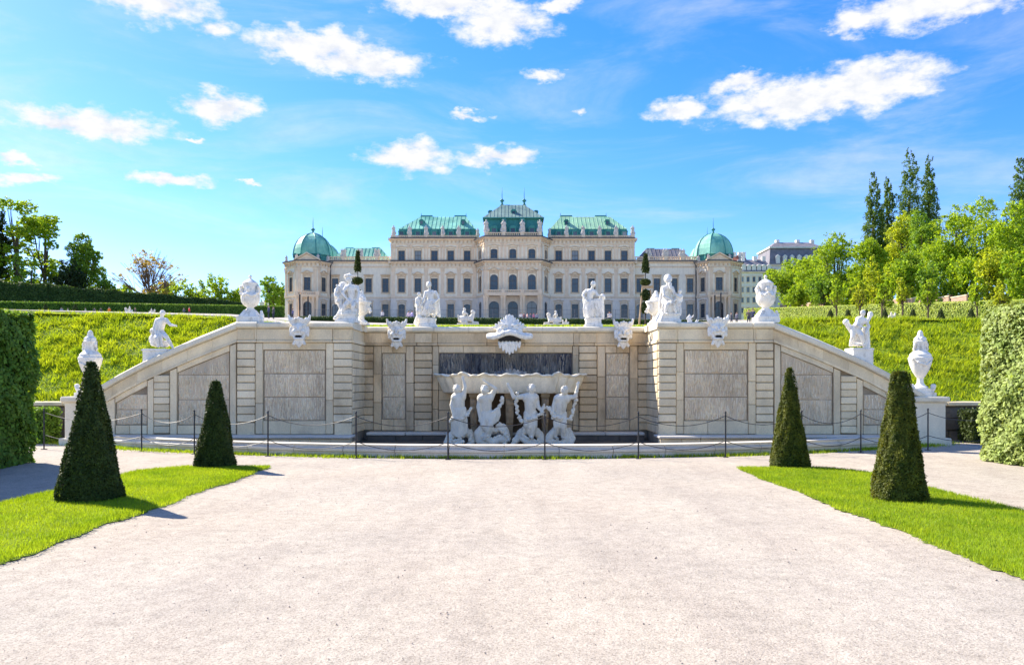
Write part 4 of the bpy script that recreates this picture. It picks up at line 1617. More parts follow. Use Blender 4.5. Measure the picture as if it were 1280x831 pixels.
Jd = dict(head=j(850, 364.3, -.1), chest=j(848.5, 372, -.06), pelvis=j(847, 380, -.04), sl=j(845.5, 371, -.05), sr=j(851.5, 371, -.05), el=j(844, 374.5, -.12), al=j(841.5, 377, -.2), er=j(852.5, 375, -.05), ar=j(850, 379, -.12),
          hl=j(845.7, 381, -.04), hr=j(848.5, 381, -.04), kl=j(846, 387, -.1), fl=j(847, 392, -.08), kr=j(850, 387, -.1), fr=j(850.5, 394, -.1))
q = human(Jd, .68, True, (-.4, -1, 0), plump=1.25)
sculpt('child_figure', q, M['marble'], .0115, st, rough=.001)


# --- lidded urns at the outer corners of the wings
def lidded_urn(px, label, foot_child):
    d = 20.35
    b = P(px, 403, d)
    b.z = ZC + .012
    rt = empty('lidded_urn', b, label, 'urn')
    k = d / FPX
    H = lambda py: (403 - py) * k
    m = MB().box(-.275, .275, -.25, .25, 0, .15)
    m.frustum((-.24, .24, -.23, .23, .15), (-.12, .12, -.12, .12, .33))
    m.build('plinth', M['marble'], rt)
    urn_profile(rt, [(.13, .33), (.09, .37), (.09, .40), (.17, .45), (.225, .54), (.24, .63), (.235, .70), (.20, .76), (.17, .80), (.17, .90), (.185, .96), (.19, .985)], 'bowl', lobes=0)
    urn_profile(rt, [(.19, .985), (.195, 1.01), (.16, 1.04), (.09, 1.09), (.03, 1.12), (.03, 1.15), (.045, 1.18), (.02, 1.22)], 'lid')
    for s in (-1, 1):
        q = [ellipsoid((s * .20, -.04, .80), (.05, .06, .09)), ellipsoid((s * .22, -.06, .90), (.04, .05, .05)), capsule((s * .19, 0, .95), .03, (s * .25, 0, .85), .03), capsule((s * .25, 0, .85), .03, (s * .21, 0, .72), .03)]
        sculpt('handle', q, M['marble'], .0115, rt)
    q = garland([(-.2, -.13, .74), (-.1, -.22, .66), (0, -.235, .74), (.1, -.22, .66), (.2, -.13, .74)], .03, rs, 26)
    q += [ellipsoid((0, -.18, .84), (.06, .05, .07))]
    sculpt('garland', q, M['marble'], .0115, rt)
    s = foot_child
    q = [ellipsoid((s * .29, 0, .17), (.06, .07, .10)), ellipsoid((s * .28, 0, .28), (.04, .045, .045)), ellipsoid((s * .30, -.03, .08), (.06, .08, .08))]
    sculpt('corner_ornament', q, M['marble'], .0115, rt)


lidded_urn(313, 'white marble lidded urn at the wing corner above the smaller dark clipped cone', 1)
lidded_urn(957, 'white marble lidded urn at the wing corner with pale city houses behind', 1)

# --- children on the slopes
d0 = 20.3
base = P(198.5, 451, d0)
st = empty('child_statue', base, 'white marble seated child on the sloping wall reaching out one arm', 'statue')
j = JJ(base, d0)
MB().box(-.30, .30, -.24, .24, -.14, .30).box(-.32, .32, -.26, .26, .245, .29).build('pedestal', M['marble'], st)
Jd = dict(head=j(203, 391.5, -.05), chest=j(201.5, 403, 0), pelvis=j(199, 416, .03), sl=j(196.5, 400, 0), sr=j(207.5, 400, 0), el=j(193, 409, -.1), al=j(194.5, 417, -.18), er=j(213, 406, -.06), ar=j(218.5, 407, -.12),
          hl=j(197, 417, 0), hr=j(202.5, 417, 0), kl=j(195, 423, -.26), fl=j(198, 433.2, -.22), kr=j(208, 421, -.2), fr=j(216, 434, -.22))
q = human(Jd, .98, True, (.3, -1, .1), plump=1.2)
sculpt('figure', q, M['marble'], .0115, st, rough=.001)
q = [ellipsoid(j(193, 414, .02), (.11, .12, .10)), ellipsoid(j(195, 424, .06), (.18, .15, .16)), ellipsoid(j(199, 429, .08), (.22, .18, .10)), ellipsoid(j(205, 430, .03), (.15, .15, .09))]
q += folds([j(192, 411, -.1), j(202, 418, -.15)], [j(190, 430, -.1), j(203, 432, -.16)], .04, 6, rs, .04)
sculpt('rock_seat', q, M['marble'], .0115, st, rough=.003)

base = P(1074, 452, d0)
st = empty('child_statue', base, 'white marble child bending forward on the sloping wall with a ball behind', 'statue')
j = JJ(base, d0)
MB().box(-.25, .25, -.24, .24, -.16, .34).box(-.265, .265, -.255, .255, .285, .33).build('pedestal', M['marble'], st)
Jd = dict(head=j(1079, 391.5, -.08), chest=j(1076, 402, 0), pelvis=j(1069, 410, .03), sl=j(1072.5, 398.5, 0), sr=j(1082, 400.5, -.02), el=j(1071, 406.5, -.14), al=j(1078, 409, -.2), er=j(1086, 408, -.06), ar=j(1083, 415, -.15),
          hl=j(1067, 411, 0), hr=j(1071.5, 412, 0), kl=j(1066, 421, -.05), fl=j(1062.5, 432, .05), kr=j(1077, 419, -.16), fr=j(1079, 431, -.1))
q = human(Jd, .98, True, (.4, -1, -.1), plump=1.2)
sculpt('figure', q, M['marble'], .0115, st, rough=.001)
q = [ellipsoid(j(1057.5, 402.5, .05), (.08, .08, .08)), capsule(j(1058, 404, .05), .06, j(1065, 413, .08), .09), capsule(j(1082, 412, .06), .09, j(1083, 432, .06), .10), ellipsoid(j(1088, 393, .08), (.07, .06, .08)), capsule(j(1088, 394, .06), .05, j(1084, 402, .05), .05), ellipsoid(j(1072, 430, .05), (.2, .14, .05))]
q += folds([j(1068, 412, .08), j(1074, 412, .1)], [j(1066, 431, .1), j(1075, 431, .12)], .04, 4, rs, .03)
sculpt('tree_stump_and_ball', q, M['marble'], .012, st, rough=.0022)


# --- tall flame urns on the end pedestals
def flame_urn(s, label):
    b = Vector((AX + s * 10.54, YW + .12 + .2, 1.20))
    rt = empty('flame_urn', b, label, 'urn')
    m = MB().box(-.27, .27, -.27, .27, 0, .10).box(-.23, .23, -.23, .23, .10, .20)
    m.build('plinth', M['marble'], rt)
    urn_profile(rt, [(.18, .20), (.18, .24), (.12, .28), (.08, .34), (.075, .46)], 'foot')
    urn_profile(rt, [(.075, .46), (.12, .52), (.19, .64), (.25, .80), (.275, .92), (.285, .95), (.285, .98), (.26, 1.0), (.25, 1.06), (.19, 1.12), (.15, 1.16)], 'body')
    urn_profile(rt, [(.15, 1.16), (.135, 1.20), (.135, 1.32), (.16, 1.36), (.165, 1.40), (.12, 1.42)], 'neck')
    q = [ellipsoid((.09 * math.cos(a), .09 * math.sin(a), 1.44), (.06, .06, .07)) for a in np.linspace(0, 5.5, 7)]
    q += [capsule((.05 * math.cos(a), .05 * math.sin(a), 1.48), .055, (.02 * math.cos(a + .9), .02 * math.sin(a + .9), 1.62), .03) for a in np.linspace(0, 5, 5)] + [ellipsoid((0, 0, 1.56), (.07, .07, .12))]
    sculpt('flame', q, M['marble'], .0115, rt, rough=.001)
    for k in (-1, 1):
        q = [ellipsoid((k * .155, -.03, 1.30), (.035, .05, .07)), ellipsoid((k * .17, -.02, 1.2), (.03, .04, .05))]
        sculpt('mask_handle', q, M['marble'], .012, rt)
        q = [ellipsoid((k * .27, -.12, .26), (.07, .06, .06)), ellipsoid((k * .25, -.14, .20), (.06, .06, .07))]
        sculpt('leaf_scroll', q, M['marble'], .0115, rt)
    q = garland([(-.24, -.12, .95), (-.14, -.25, .84), (0, -.275, .78), (.12, -.26, .86), (.23, -.14, .95)], .022, rs, 30, .8)
    q += [ellipsoid((.02, -.26, .90), (.05, .03, .07)), ellipsoid((.08, -.25, .93), (.03, .03, .04))]
    sculpt('garland', q, M['marble'], .012, rt)


flame_urn(-1, 'tall white marble urn with flame top half hidden by the broad dark cone')
flame_urn(1, 'tall white marble urn with flame top on pedestal near the pale hedge')


# --- grotesque masks
def mask(px, cy, yf, hw, hh, label):
    b = P(px, cy, yf)
    rt = empty('grotesque_mask', b, label, 'mask', 'spouting masks along the wall')
    u = hw     # half width
    v = hh     # half height
    q = [ellipsoid((0, 0, 0), (u * .68, .16, v * .62)), ellipsoid((0, -.02, v * .34), (u * .62, .15, v * .30)),
         ellipsoid((0, -.17, v * .12), (u * .13, .07, v * .17)),                                        # nose
         ellipsoid((-u * .36, -.13, v * .02), (u * .24, .07, v * .15)), ellipsoid((u * .36, -.13, v * .02), (u * .24, .07, v * .15)),   # cheeks
         capsule((-u * .5, -.10, v * .40), .035, (-u * .10, -.15, v * .30), .045), capsule((u * .5, -.10, v * .40), .035, (u * .10, -.15, v * .30), .045),
         capsule((-u * .30, -.14, -v * .16), .03, (u * .30, -.14, -v * .16), .03), capsule((-u * .26, -.14, -v * .42), .035, (u * .26, -.14, -v * .42), .035)]
    for k in (-1, 1):
        q += [capsule((k * u * .5, -.08, -v * .12), .04, (k * u * .34, -.12, -v * .42), .035), ellipsoid((k * u * .72, -.04, v * .1), (.05, .05, .10)), ellipsoid((k * u * .70, -.04, -v * .16), (.05, .05, .06))]
        q += [ellipsoid((k * u * .26, -.145, v * .22), (u * .10, .03, v * .05))]
    sculpt('face', q, M['marble'], .0115, rt, rough=.0018)
    MB().prism([(-u * .30, -v * .30), (-u * .2, -v * .36), (u * .2, -v * .36), (u * .30, -v * .30), (u * .18, -v * .22), (-u * .18, -v * .22)], -.165, -.05).build('mouth', M['mouth'], rt)
    for k in (-1, 1):
        q = [capsule((k * u * .50, -.04, v * .48), .055, (k * u * .80, -.05, v * .70), .045), capsule((k * u * .80, -.05, v * .70), .045, (k * u * .92, -.05, v * 1.0), .03), ellipsoid((k * u * .62, -.07, v * .78), (.045, .04, .05))]
        sculpt('horn', q, M['marble'], .0115, rt, rough=.001)
    q = [capsule((t * u * .42, -.08, v * .52), .035, (t * u * .52, -.12, v * (.86 - .14 * abs(t))), .032) for t in (-1, -.5, 0, .5, 1)]
    q += [ellipsoid((0, -.10, v * .80), (u * .40, .05, .03))]
    sculpt('leaf_crown', q, M['marble'], .012, rt, rough=.001)
    q = [capsule((t * u * .22, -.09, -v * .42), .045, (t * u * .16, -.07, -v * (.92 - .14 * abs(t))), .028) for t in (-1, -.5, 0, .5, 1)]
    q += [ellipsoid((k * u * .46, -.07, -v * .74), (.042, .05, .042)) for k in (-1, 1)] + [ellipsoid((k * u * .34, -.07, -v * .60), (.05, .05, .045)) for k in (-1, 1)]
    sculpt('beard', q, M['marble'], .012, rt, rough=.0018)


mask(374.8, 415, YW - .17, .285, .40, 'white horned grotesque mask on the wing wall under the lidded urn, next to helmeted group')
mask(496.2, 418.5, YC - .17, .28, .40, 'white horned grotesque mask between helmeted group and young man with child')
mask(778.8, 418.5, YC - .17, .28, .40, 'white horned grotesque mask between robed woman and bearded old man')
mask(896.4, 415, YW - .17, .285, .40, 'white horned grotesque mask on the wing wall between bearded man and lidded urn')

# --- great shell-crowned mask in the middle
d0 = YC - .24
base = P(637, 418, d0)
rt = empty('great_fish_mask', base, 'great shell crowned fish mouth mask spouting over the basin', 'mask')
j = JJ(base, d0)
q = []
for i in range(13):
    t = -1 + 2 * i / 12
    tip = j(637 + t * 20, 394 + 15 * abs(t) ** 1.15, -.03)
    q.append(capsule(j(637 + t * 5, 414, -.12 - .05 * (i % 2)), .035, tip, .032 + .012 * (i % 2)))
q.append(ellipsoid(j(637, 410, .04), (.30, .14, .19)))
sculpt('shell_crown', q, M['marble'], .0115, rt, rough=.0018)
q = [ellipsoid(j(637, 413, -.06), (.24, .16, .12))]
for k in (-1, 1):
    q += [ellipsoid(j(637 + k * 8.2, 409.5, -.16), (.075, .06, .055)), ellipsoid(j(637 + k * 12.5, 413.5, -.14), (.08, .07, .09)), capsule(j(637 + k * 4, 406.5, -.2), .035, j(637 + k * 13, 405, -.16), .03)]
q += [ellipsoid(j(637, 412, -.2), (.06, .07, .06))]
sculpt('face', q, M['marble'], .0115, rt, rough=.0018)
q = []
for k in (-1, 1):
    pts = [j(637, 415.5, -.33), j(637 + k * 7, 417, -.32), j(637 + k * 14, 420, -.27), j(637 + k * 20, 421.3, -.2), j(637 + k * 26, 421, -.1)]
    for a, b in zip(pts, pts[1:]):
        q.append(capsule(a, .075, b, .07))
        q.append(capsule(Vector(a) + Vector((0, .13, .04)), .09, Vector(b) + Vector((0, .13, .03)), .08))
sculpt('upper_lip', q, M['marble'], .0115, rt, rough=.001)
q = [capsule(j(637 + t * 13, 427.5, -.24 + .05 * abs(t)), .038, j(637 + t * 12, 442 - 8 * abs(t) ** 1.4, -.22), .030) for t in np.linspace(-1, 1, 7)]
q += [ellipsoid(j(637, 430, -.17), (.28, .10, .08)), ellipsoid(j(637, 433.5, -.165), (.23, .09, .11)), ellipsoid(j(637, 437, -.16), (.13, .08, .09))]
sculpt('bearded_lower_lip', q, M['marble'], .0115, rt, rough=.0018)
MB().box(-.30, .30, -.28, .1, (418 - 426.5) * d0 / FPX, (418 - 420) * d0 / FPX).build('mouth', M['mouth'], rt)

# ------------------------------------------------------------------ basin, its consoles and the four sea people
d0 = 20.35
base = Vector((AX + .13, YC, 0))
bas = empty('fountain_basin', base, 'wide pale scalloped stone basin carried by four sea figures', 'basin')
zt, zb = 1.77, 1.33
levels = [(1.0, zt), (1.02, zt - .03), (1.0, zt - .065), (.97, zt - .08), (.968, zt - .11), (.955, zt - .19), (.935, zt - .28), (.915, zt - .36), (.895, zb - .03), (.87, zb - .06), (.5, zb - .062)]
NB = 96
v, f = [], []


def outline(t):
    """half plan of the basin, t 0..1 from left to right end; three shells side by side"""
    x = (-1.95 + 3.9 * t)
    if abs(x) < 1.18:
        y = -1.42 + .10 * (x / 1.18) ** 2
    else:
        e = (abs(x) - 1.18) / .77
        y = -1.26 * math.sqrt(max(0, 1 - e ** 2.2)) - .02
    return x, y


for s_, z in levels:
    for i in range(NB + 1):
        t = i / NB
        x, y = outline(t)
        a = math.atan2(-y, x)
        sc = abs(math.sin(t * PI * 17))
        amp = .035 * (1 if abs(x) > 1.0 else .35) * min(1, (zt + .05 - z) / .1 + .3)
        kk = s_ * (1 + amp * (sc - .5))
        zz = z + (.022 * math.sin(t * 41) + .015 * math.sin(t * 97)) * (1 if s_ > .97 else 0) + (.03 if abs(abs(x) - 1.15) < .12 and s_ > .97 else 0)
        v.append((x * kk * 1.05, y * kk if s_ > .55 else y * .5, zz))
nl = len(levels)
for r_ in range(nl - 1):
    for i in range(NB):
        a = r_ * (NB + 1) + i
        f.append((a, a + 1, a + NB + 2, a + NB + 1))
f.append(tuple((nl - 1) * (NB + 1) + i for i in range(NB + 1)))
# inner dish
b0 = len(v)
for i in range(NB + 1):
    x, y = outline(i / NB)
    v.append((x * .99, y * .95, zt - .02))
for i in range(NB):
    f.append((i, i + 1, b0 + i + 1, b0 + i))
f.append(tuple(b0 + i for i in range(NB, -1, -1)))
MB().add(v, f).build('scalloped_bowl', M['basin_stone'], bas, 'auto')
q = [capsule((t * .36, -.55, zt + .0), .06, (t * .40, -.55, zt + .14 - .10 * abs(t)), .035) for t in np.linspace(-1, 1, 9)]
sculpt('spray_crest', q, M['wet_panel'], .016, bas)
for px, wd in ((592, .11), (637, .13), (681.5, .11)):
    x = (px - CX) * 20.7 / FPX - base.x
    m = MB()
    m.box(x - wd, x + wd, -1.05, -.2, 1.18, 1.31)
    m.box(x - wd * .8, x + wd * .8, -.95, -.2, .75, 1.18)
    m.frustum((x - wd * .55, x + wd * .55, -.85, -.2, .05), (x - wd * .8, x + wd * .8, -.95, -.2, .75))
    m.build('console', M['console'], bas)
    q = [ellipsoid((x, -1.0, 1.02), (wd * .8, .08, .10)), ellipsoid((x, -.99, .88), (wd * .6, .08, .12)), capsule((x, -.98, .75), .05, (x, -.9, .45), .04)]
    q += [capsule((x + k * wd * .6, -.98, 1.1), .03, (x + k * wd * .4, -.96, .5), .025) for k in (-1, 1)]
    sculpt('carved_bracket', q, M['console'], .016, bas, rough=.0022)
MB().box(-1.5, 1.5, -.4, -.0, -.05, 1.3).build('niche_back', M['niche_shade'], bas)  # dark block, its colour stands in for shade behind the figures


def sea_figure(base_px, Jf, s, face, label, female, tail, gar, cloth):
    d = 19.95
    b = Vector(((base_px - CX) * d / FPX, d, .02))
    rt = empty('sea_figure', b, label, 'statue')
    j = JJ(b, d)
    Jd = {k: j(*p) for k, p in Jf.items()}
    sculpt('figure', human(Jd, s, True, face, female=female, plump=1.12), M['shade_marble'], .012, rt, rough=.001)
    q = []
    for chain, r0, r1 in tail:
        pts = [j(*p) for p in chain]
        n = len(pts)
        for i in range(n - 1):
            q.append(capsule(pts[i], r0 + (r1 - r0) * i / (n - 1), pts[i + 1], r0 + (r1 - r0) * (i + 1) / (n - 1)))
    for chain, r0, r1 in tail:
        pts = [j(*p) for p in chain]
        for a, b in zip(pts, pts[1:]):
            for k in range(4):
                m_ = a.lerp(b, k / 4)
                q.append(ellipsoid(m_ + Vector((rs.uniform(-.02, .02), -r1 * .7, r0 * .75)), (.035, .03, .05)))
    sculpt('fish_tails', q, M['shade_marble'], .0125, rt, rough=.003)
    for pts in gar:
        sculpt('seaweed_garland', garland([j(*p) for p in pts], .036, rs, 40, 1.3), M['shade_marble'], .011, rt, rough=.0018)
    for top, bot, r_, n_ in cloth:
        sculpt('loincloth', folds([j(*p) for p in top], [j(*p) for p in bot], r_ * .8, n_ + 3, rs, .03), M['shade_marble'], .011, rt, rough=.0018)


sea_figure(575, dict(head=(571, 486.5, -.05), chest=(573.5, 499, 0), pelvis=(574.5, 514, 0), sl=(568, 496, 0), sr=(579, 494.5, 0), el=(564.5, 506, -.05), al=(566, 516, -.12), er=(581.5, 484.5, -.02), ar=(579.5, 476, .0),
                     hl=(572, 515, 0), hr=(577.5, 515, 0), kl=(570.5, 530, -.08), fl=(568, 545, .02), kr=(578, 530, -.06), fr=(580, 545, .02)), 1.42, (-.2, -1, 0),
           'pale stone sea woman in long robe raising one arm to the basin', True,
           [([(572, 540, .05), (563, 546, .05), (559, 553, .05), (568, 556, -.05), (578, 552, -.1)], .13, .06), ([(578, 538, .1), (588, 543, .15), (591, 552, .1), (584, 556, .0)], .13, .05)],
           [[(563, 526, -.05), (568, 523, -.15), (576, 526, -.15), (584, 518, -.1), (588, 510, -.05)]],
           [([(568, 510, -.08), (575, 512, -.14), (581, 510, -.08)], [(565, 540, -.05), (574, 546, -.14), (583, 540, -.05)], .055, 9)])
sea_figure(608, dict(head=(605.5, 487.5, -.12), chest=(607, 500, 0), pelvis=(608, 516, .02), sl=(601, 497, 0), sr=(614, 495.5, 0), el=(598, 508, -.06), al=(599.5, 521, -.12), er=(619, 486, -.05), ar=(608, 478, -.08),
                     hl=(605.5, 517, 0), hr=(611.5, 517, 0), kl=(604, 531, -.15), fl=(612, 544, -.1), kr=(613, 530, -.15), fr=(607, 548, -.12)), 1.5, (-.5, -1, -.3),
           'pale stone sea man bowing his head under the basin with curled scaly tail', False,
           [([(604, 536, 0), (598, 542, 0), (600, 551, 0), (612, 554, -.05), (624, 550, 0), (634, 548, .05), (632, 538, .08), (625, 534, .05), (620, 538, .0)], .13, .07), ([(612, 536, 0), (606, 546, -.1), (614, 553, -.1)], .12, .07)],
           [[(622, 536, -.03), (631, 540, -.03), (635, 549, -.03), (630, 556, -.03)], [(612, 518, -.1), (622, 512, -.05), (627, 503, 0), (628, 497, 0)]],
           [([(603, 516, -.1), (613, 516, -.12), (624, 512, -.05)], [(606, 532, -.14), (614, 530, -.16), (622, 525, -.05)], .045, 8)])
sea_figure(661, dict(head=(664.5, 486, -.05), chest=(663, 500, 0), pelvis=(663, 516, 0), sl=(656, 495.5, 0), sr=(669.5, 496, 0), el=(642.5, 496.5, -.05), al=(636.5, 484, -.02), er=(672.5, 508, -.05), ar=(678, 515, -.12),
                     hl=(660.5, 517, 0), hr=(666, 517, 0), kl=(658, 531, -.12), fl=(663, 545, -.05), kr=(668, 531, -.12), fr=(665, 546, -.08)), 1.5, (.1, -1, .1),
           'pale stone sea man with one arm bent up and garland at his hip', False,
           [([(659, 536, 0), (650, 542, 0), (646, 550, 0), (640, 556, 0)], .12, .06), ([(666, 537, 0), (674, 543, .05), (678, 551, .05), (670, 556, 0), (658, 552, -.05), (650, 546, -.03)], .12, .07)],
           [[(646, 492, -.05), (645, 505, -.06), (647, 518, -.08), (651, 526, -.1), (660, 524, -.16)], [(660, 524, -.16), (670, 522, -.16), (677, 516, -.14), (680, 506, -.1)]],
           [([(658, 520, -.1), (668, 520, -.1)], [(657, 534, -.14), (670, 534, -.14)], .045, 6)])
sea_figure(703, dict(head=(706, 488, -.08), chest=(702, 501, 0), pelvis=(700, 517, 0), sl=(696, 497.5, 0), sr=(708.5, 497, 0), el=(692, 508, -.05), al=(691, 518, -.12), er=(719, 496, -.05), ar=(722, 483, -.03),
                     hl=(697.5, 518, 0), hr=(703, 518, 0), kl=(697, 532, -.12), fl=(694, 546, -.05), kr=(704, 531, -.12), fr=(703, 546, -.08)), 1.5, (.6, -1, .2),
           'pale stone sea man turning aside with long seaweed garland over his arm', False,
           [([(698, 536, 0), (690, 542, 0), (684, 550, 0), (690, 556, 0), (700, 553, -.05)], .12, .06), ([(704, 537, 0), (708, 548, 0), (704, 555, -.05), (712, 556, 0), (716, 548, .05), (712, 540, .05), (707, 543, .03)], .11, .06)],
           [[(721, 488, -.05), (720, 500, -.06), (716, 514, -.06), (712, 524, -.08), (702, 523, -.16)], [(702, 523, -.16), (694, 520, -.16), (688, 514, -.12), (685, 508, -.1)]],
           [([(695, 520, -.1), (706, 519, -.1)], [(694, 534, -.14), (707, 534, -.14)], .045, 6)])

# ------------------------------------------------------------------ chain fence
fence = empty('chain_fence', (AX, RC - RR, 0), 'black iron posts with two sagging chains in front of the pool kerb', 'fence')
post_px = [(-60, 18.9), (55, 18.6), (177, 17.95), (243, 17.35), (335, 16.85), (445, 16.4), (560, 16.15), (681, 16.1), (798, 16.25), (907, 16.6), (1002, 17.1), (1076, 17.7), (1160, 18.3), (1262, 19.2)]
tops = []
pm = MB().lathe([(.016, -.1), (.016, .92), (.023, .925), (.023, .94), (.014, .955), (.004, .965)], 8).box(-.05, .05, -.05, .05, -.02, .012).mesh('post', M['iron'])
for px, d in post_px:
    x, y = (px - CX) * d / FPX - AX, d - (RC - RR)
    if abs(x) > 13:
        continue
    link('post', pm, fence, (x, y, 0))
    tops.append(Vector((x, y, 0)))
for a, b in zip(tops, tops[1:]):
    for z, sag in ((.86, .20), (.34, .17)):
        pts = []
        K = 14
        for i in range(K + 1):
            t = i / K
            p = a.lerp(b, t)
            pts.append((p.x, p.y, z - sag * 4 * t * (1 - t)))
        MB().tube(pts, [.0065 + .002 * (i % 2) for i in range(K + 1)], 5).build('chain', M['iron'], fence)

# ------------------------------------------------------------------ palace
DP = 240.0
PZ = float(terrace(0, DP - 4)) - .05
PB = Vector((0.7, DP, PZ))
pal = empty('palace', PB, 'long cream baroque palace with green copper roofs and corner domes', 'palace')


def X(px, dy=0.0):
    return (px - CX) * (DP + dy) / FPX - PB.x


def Z(py, dy=0.0):
    return EYE - (py - HY) * (DP + dy) / FPX - PB.z


rp = random.Random(5)


class Facade:
    """a flat wall in its own frame: u runs along the wall, n points out of it"""

    def __init__(s, p0, p1):
        s.o = Vector((p0[0], p0[1], 0))
        d = Vector((p1[0] - p0[0], p1[1] - p0[1], 0))
        s.len = d.length
        s.ang = math.atan2(d.y, d.x)
        s.u = d.normalized()

    def place(s, name, me, u, z, out=0.0):
        n = Vector((s.u.y, -s.u.x, 0))
        p = s.o + s.u * u + n * out
        return link(name, me, pal, (p.x, p.y, z), (0, 0, s.ang))

    def wall(s, z0, z1, opens, mat='plaster', depth=.45):
        """opens = (u0,u1,z0,z1,arch)"""
        us = sorted({0, s.len} | {round(o[0], 4) for o in opens} | {round(o[1], 4) for o in opens})
        zs = sorted({z0, z1} | {round(o[2], 4) for o in opens} | {round(o[3], 4) for o in opens})
        m = MB()

        def hole(a, b):
            for o in opens:
                if o[0] < a < o[1] and o[2] < b < o[3]:
                    return True
            return False
        for i in range(len(us) - 1):
            for k in range(len(zs) - 1):
                a, b, c, d = us[i], us[i + 1], zs[k], zs[k + 1]
                if b - a < 1e-4 or d - c < 1e-4 or hole((a + b) / 2, (c + d) / 2):
                    continue
                m.add([(a, 0, c), (b, 0, c), (b, 0, d), (a, 0, d)], [(0, 1, 2, 3)])
        for a, b, c, d, ar in opens:
            m.add([(a, 0, c), (a, depth, c), (a, depth, d), (a, 0, d)], [(0, 1, 2, 3)])
            m.add([(b, 0, c), (b, 0, d), (b, depth, d), (b, depth, c)], [(0, 1, 2, 3)])
            m.add([(a, 0, c), (b, 0, c), (b, depth, c), (a, depth, c)], [(0, 1, 2, 3)])
            m.add([(a, 0, d), (a, depth, d), (b, depth, d), (b, 0, d)], [(0, 1, 2, 3)])
            if ar:
                r = (b - a) / 2
                K = 8
                rise = r * ar
                for sd in (0, 1):
                    cx = (a + b) / 2
                    pts = []
                    for q in range(K + 1):
                        t = PI / 2 * q / K
                        pts.append((cx + (-1 if sd == 0 else 1) * r * math.cos(t), d - rise + rise * math.sin(t)))
                    corner = (a if sd == 0 else b, d)
                    for q in range(K):
                        tri = [(corner[0], .0, corner[1]), (pts[q][0], .0, pts[q][1]), (pts[q + 1][0], .0, pts[q + 1][1])]
                        m.add(tri, [(0, 1, 2) if sd == 0 else (0, 2, 1)])
                        m.add([(pts[q][0], 0, pts[q][1]), (pts[q + 1][0], 0, pts[q + 1][1]), (pts[q + 1][0], depth, pts[q + 1][1]), (pts[q][0], depth, pts[q][1])], [(0, 1, 2, 3)])
        me = m.mesh('wall', M[mat], False, False)
        return s.place('wall', me, 0, 0)

    def box(s, name, u0, u1, z0, z1, out, mat='trim', back=.15):
        me = MB().box(0, u1 - u0, -out, back, 0, z1 - z0).mesh(name, M[mat])
        return s.place(name, me, u0, z0)

    def cornice(s, z, big=1.0, ext=.0, brackets=True, gut=True):
        m = MB()
        L_ = s.len
        m.box(-ext, L_ + ext, -.22 * big, .1, -1.9 * big, -1.62 * big)
        m.box(-ext, L_ + ext, -.30 * big, .1, -.62 * big, -.32 * big)
        m.box(-ext, L_ + ext, -.72 * big, .1, -.32 * big, -.06 * big)
        o = s.place('cornice', m.mesh('cornice', M['trim']), 0, z)
        if brackets:
            n = max(2, int(L_ / 1.15))
            m2 = MB()
            for i in range(n):
                u = (i + .5) * L_ / n
                m2.box(u - .2, u + .2, -.5 * big, .05, -1.35 * big, -.62 * big)
            bk = link('bracket_row', m2.mesh('bracket_row', M['ornament']), o)
            bk['kind'] = 'stuff'
        if gut:
            link('gutter', MB().box(-ext, L_ + ext, -.86 * big, .1, -.058 * big, .26 * big).mesh('gutter', M['gutter']), o)
        return o


_win = {}


def window_mesh(w_, h, arch, kind):
    key = (round(w_, 2), round(h, 2), arch, kind)
    if key in _win:
        return _win[key]
    fr = MB()
    t = .13
    y0, y1 = .20, .32
    fr.box(0, t, y0, y1, 0, h).box(w_ - t, w_, y0, y1, 0, h).box(t, w_ - t, y0, y1, 0, t).box(t, w_ - t, y0, y1, h - t, h)
    fr.box(w_ / 2 - .05, w_ / 2 + .05, y0, y1, t, h - t)
    bars = (.62,) if kind == 'tall' else (.5,)
    for b in bars:
        fr.box(t, w_ - t, y0 - .02, y1, h * b - .06, h * b + .06)
    for b in ((.31,) if kind == 'tall' else ()):
        fr.box(t, w_ - t, y0 + .02, y1, h * b - .025, h * b + .025)
    gl = MB().box(.02, w_ - .02, .33, .36, .02, h - .02)
    _win[key] = (fr.mesh('window', M['win_frame']), gl.mesh('pane', M['glass']))
    return _win[key]


M['win_frame'] = surf_mat('win_frame', (.14, .13, .12), .2, 2, .6, 0)
_sur = {}


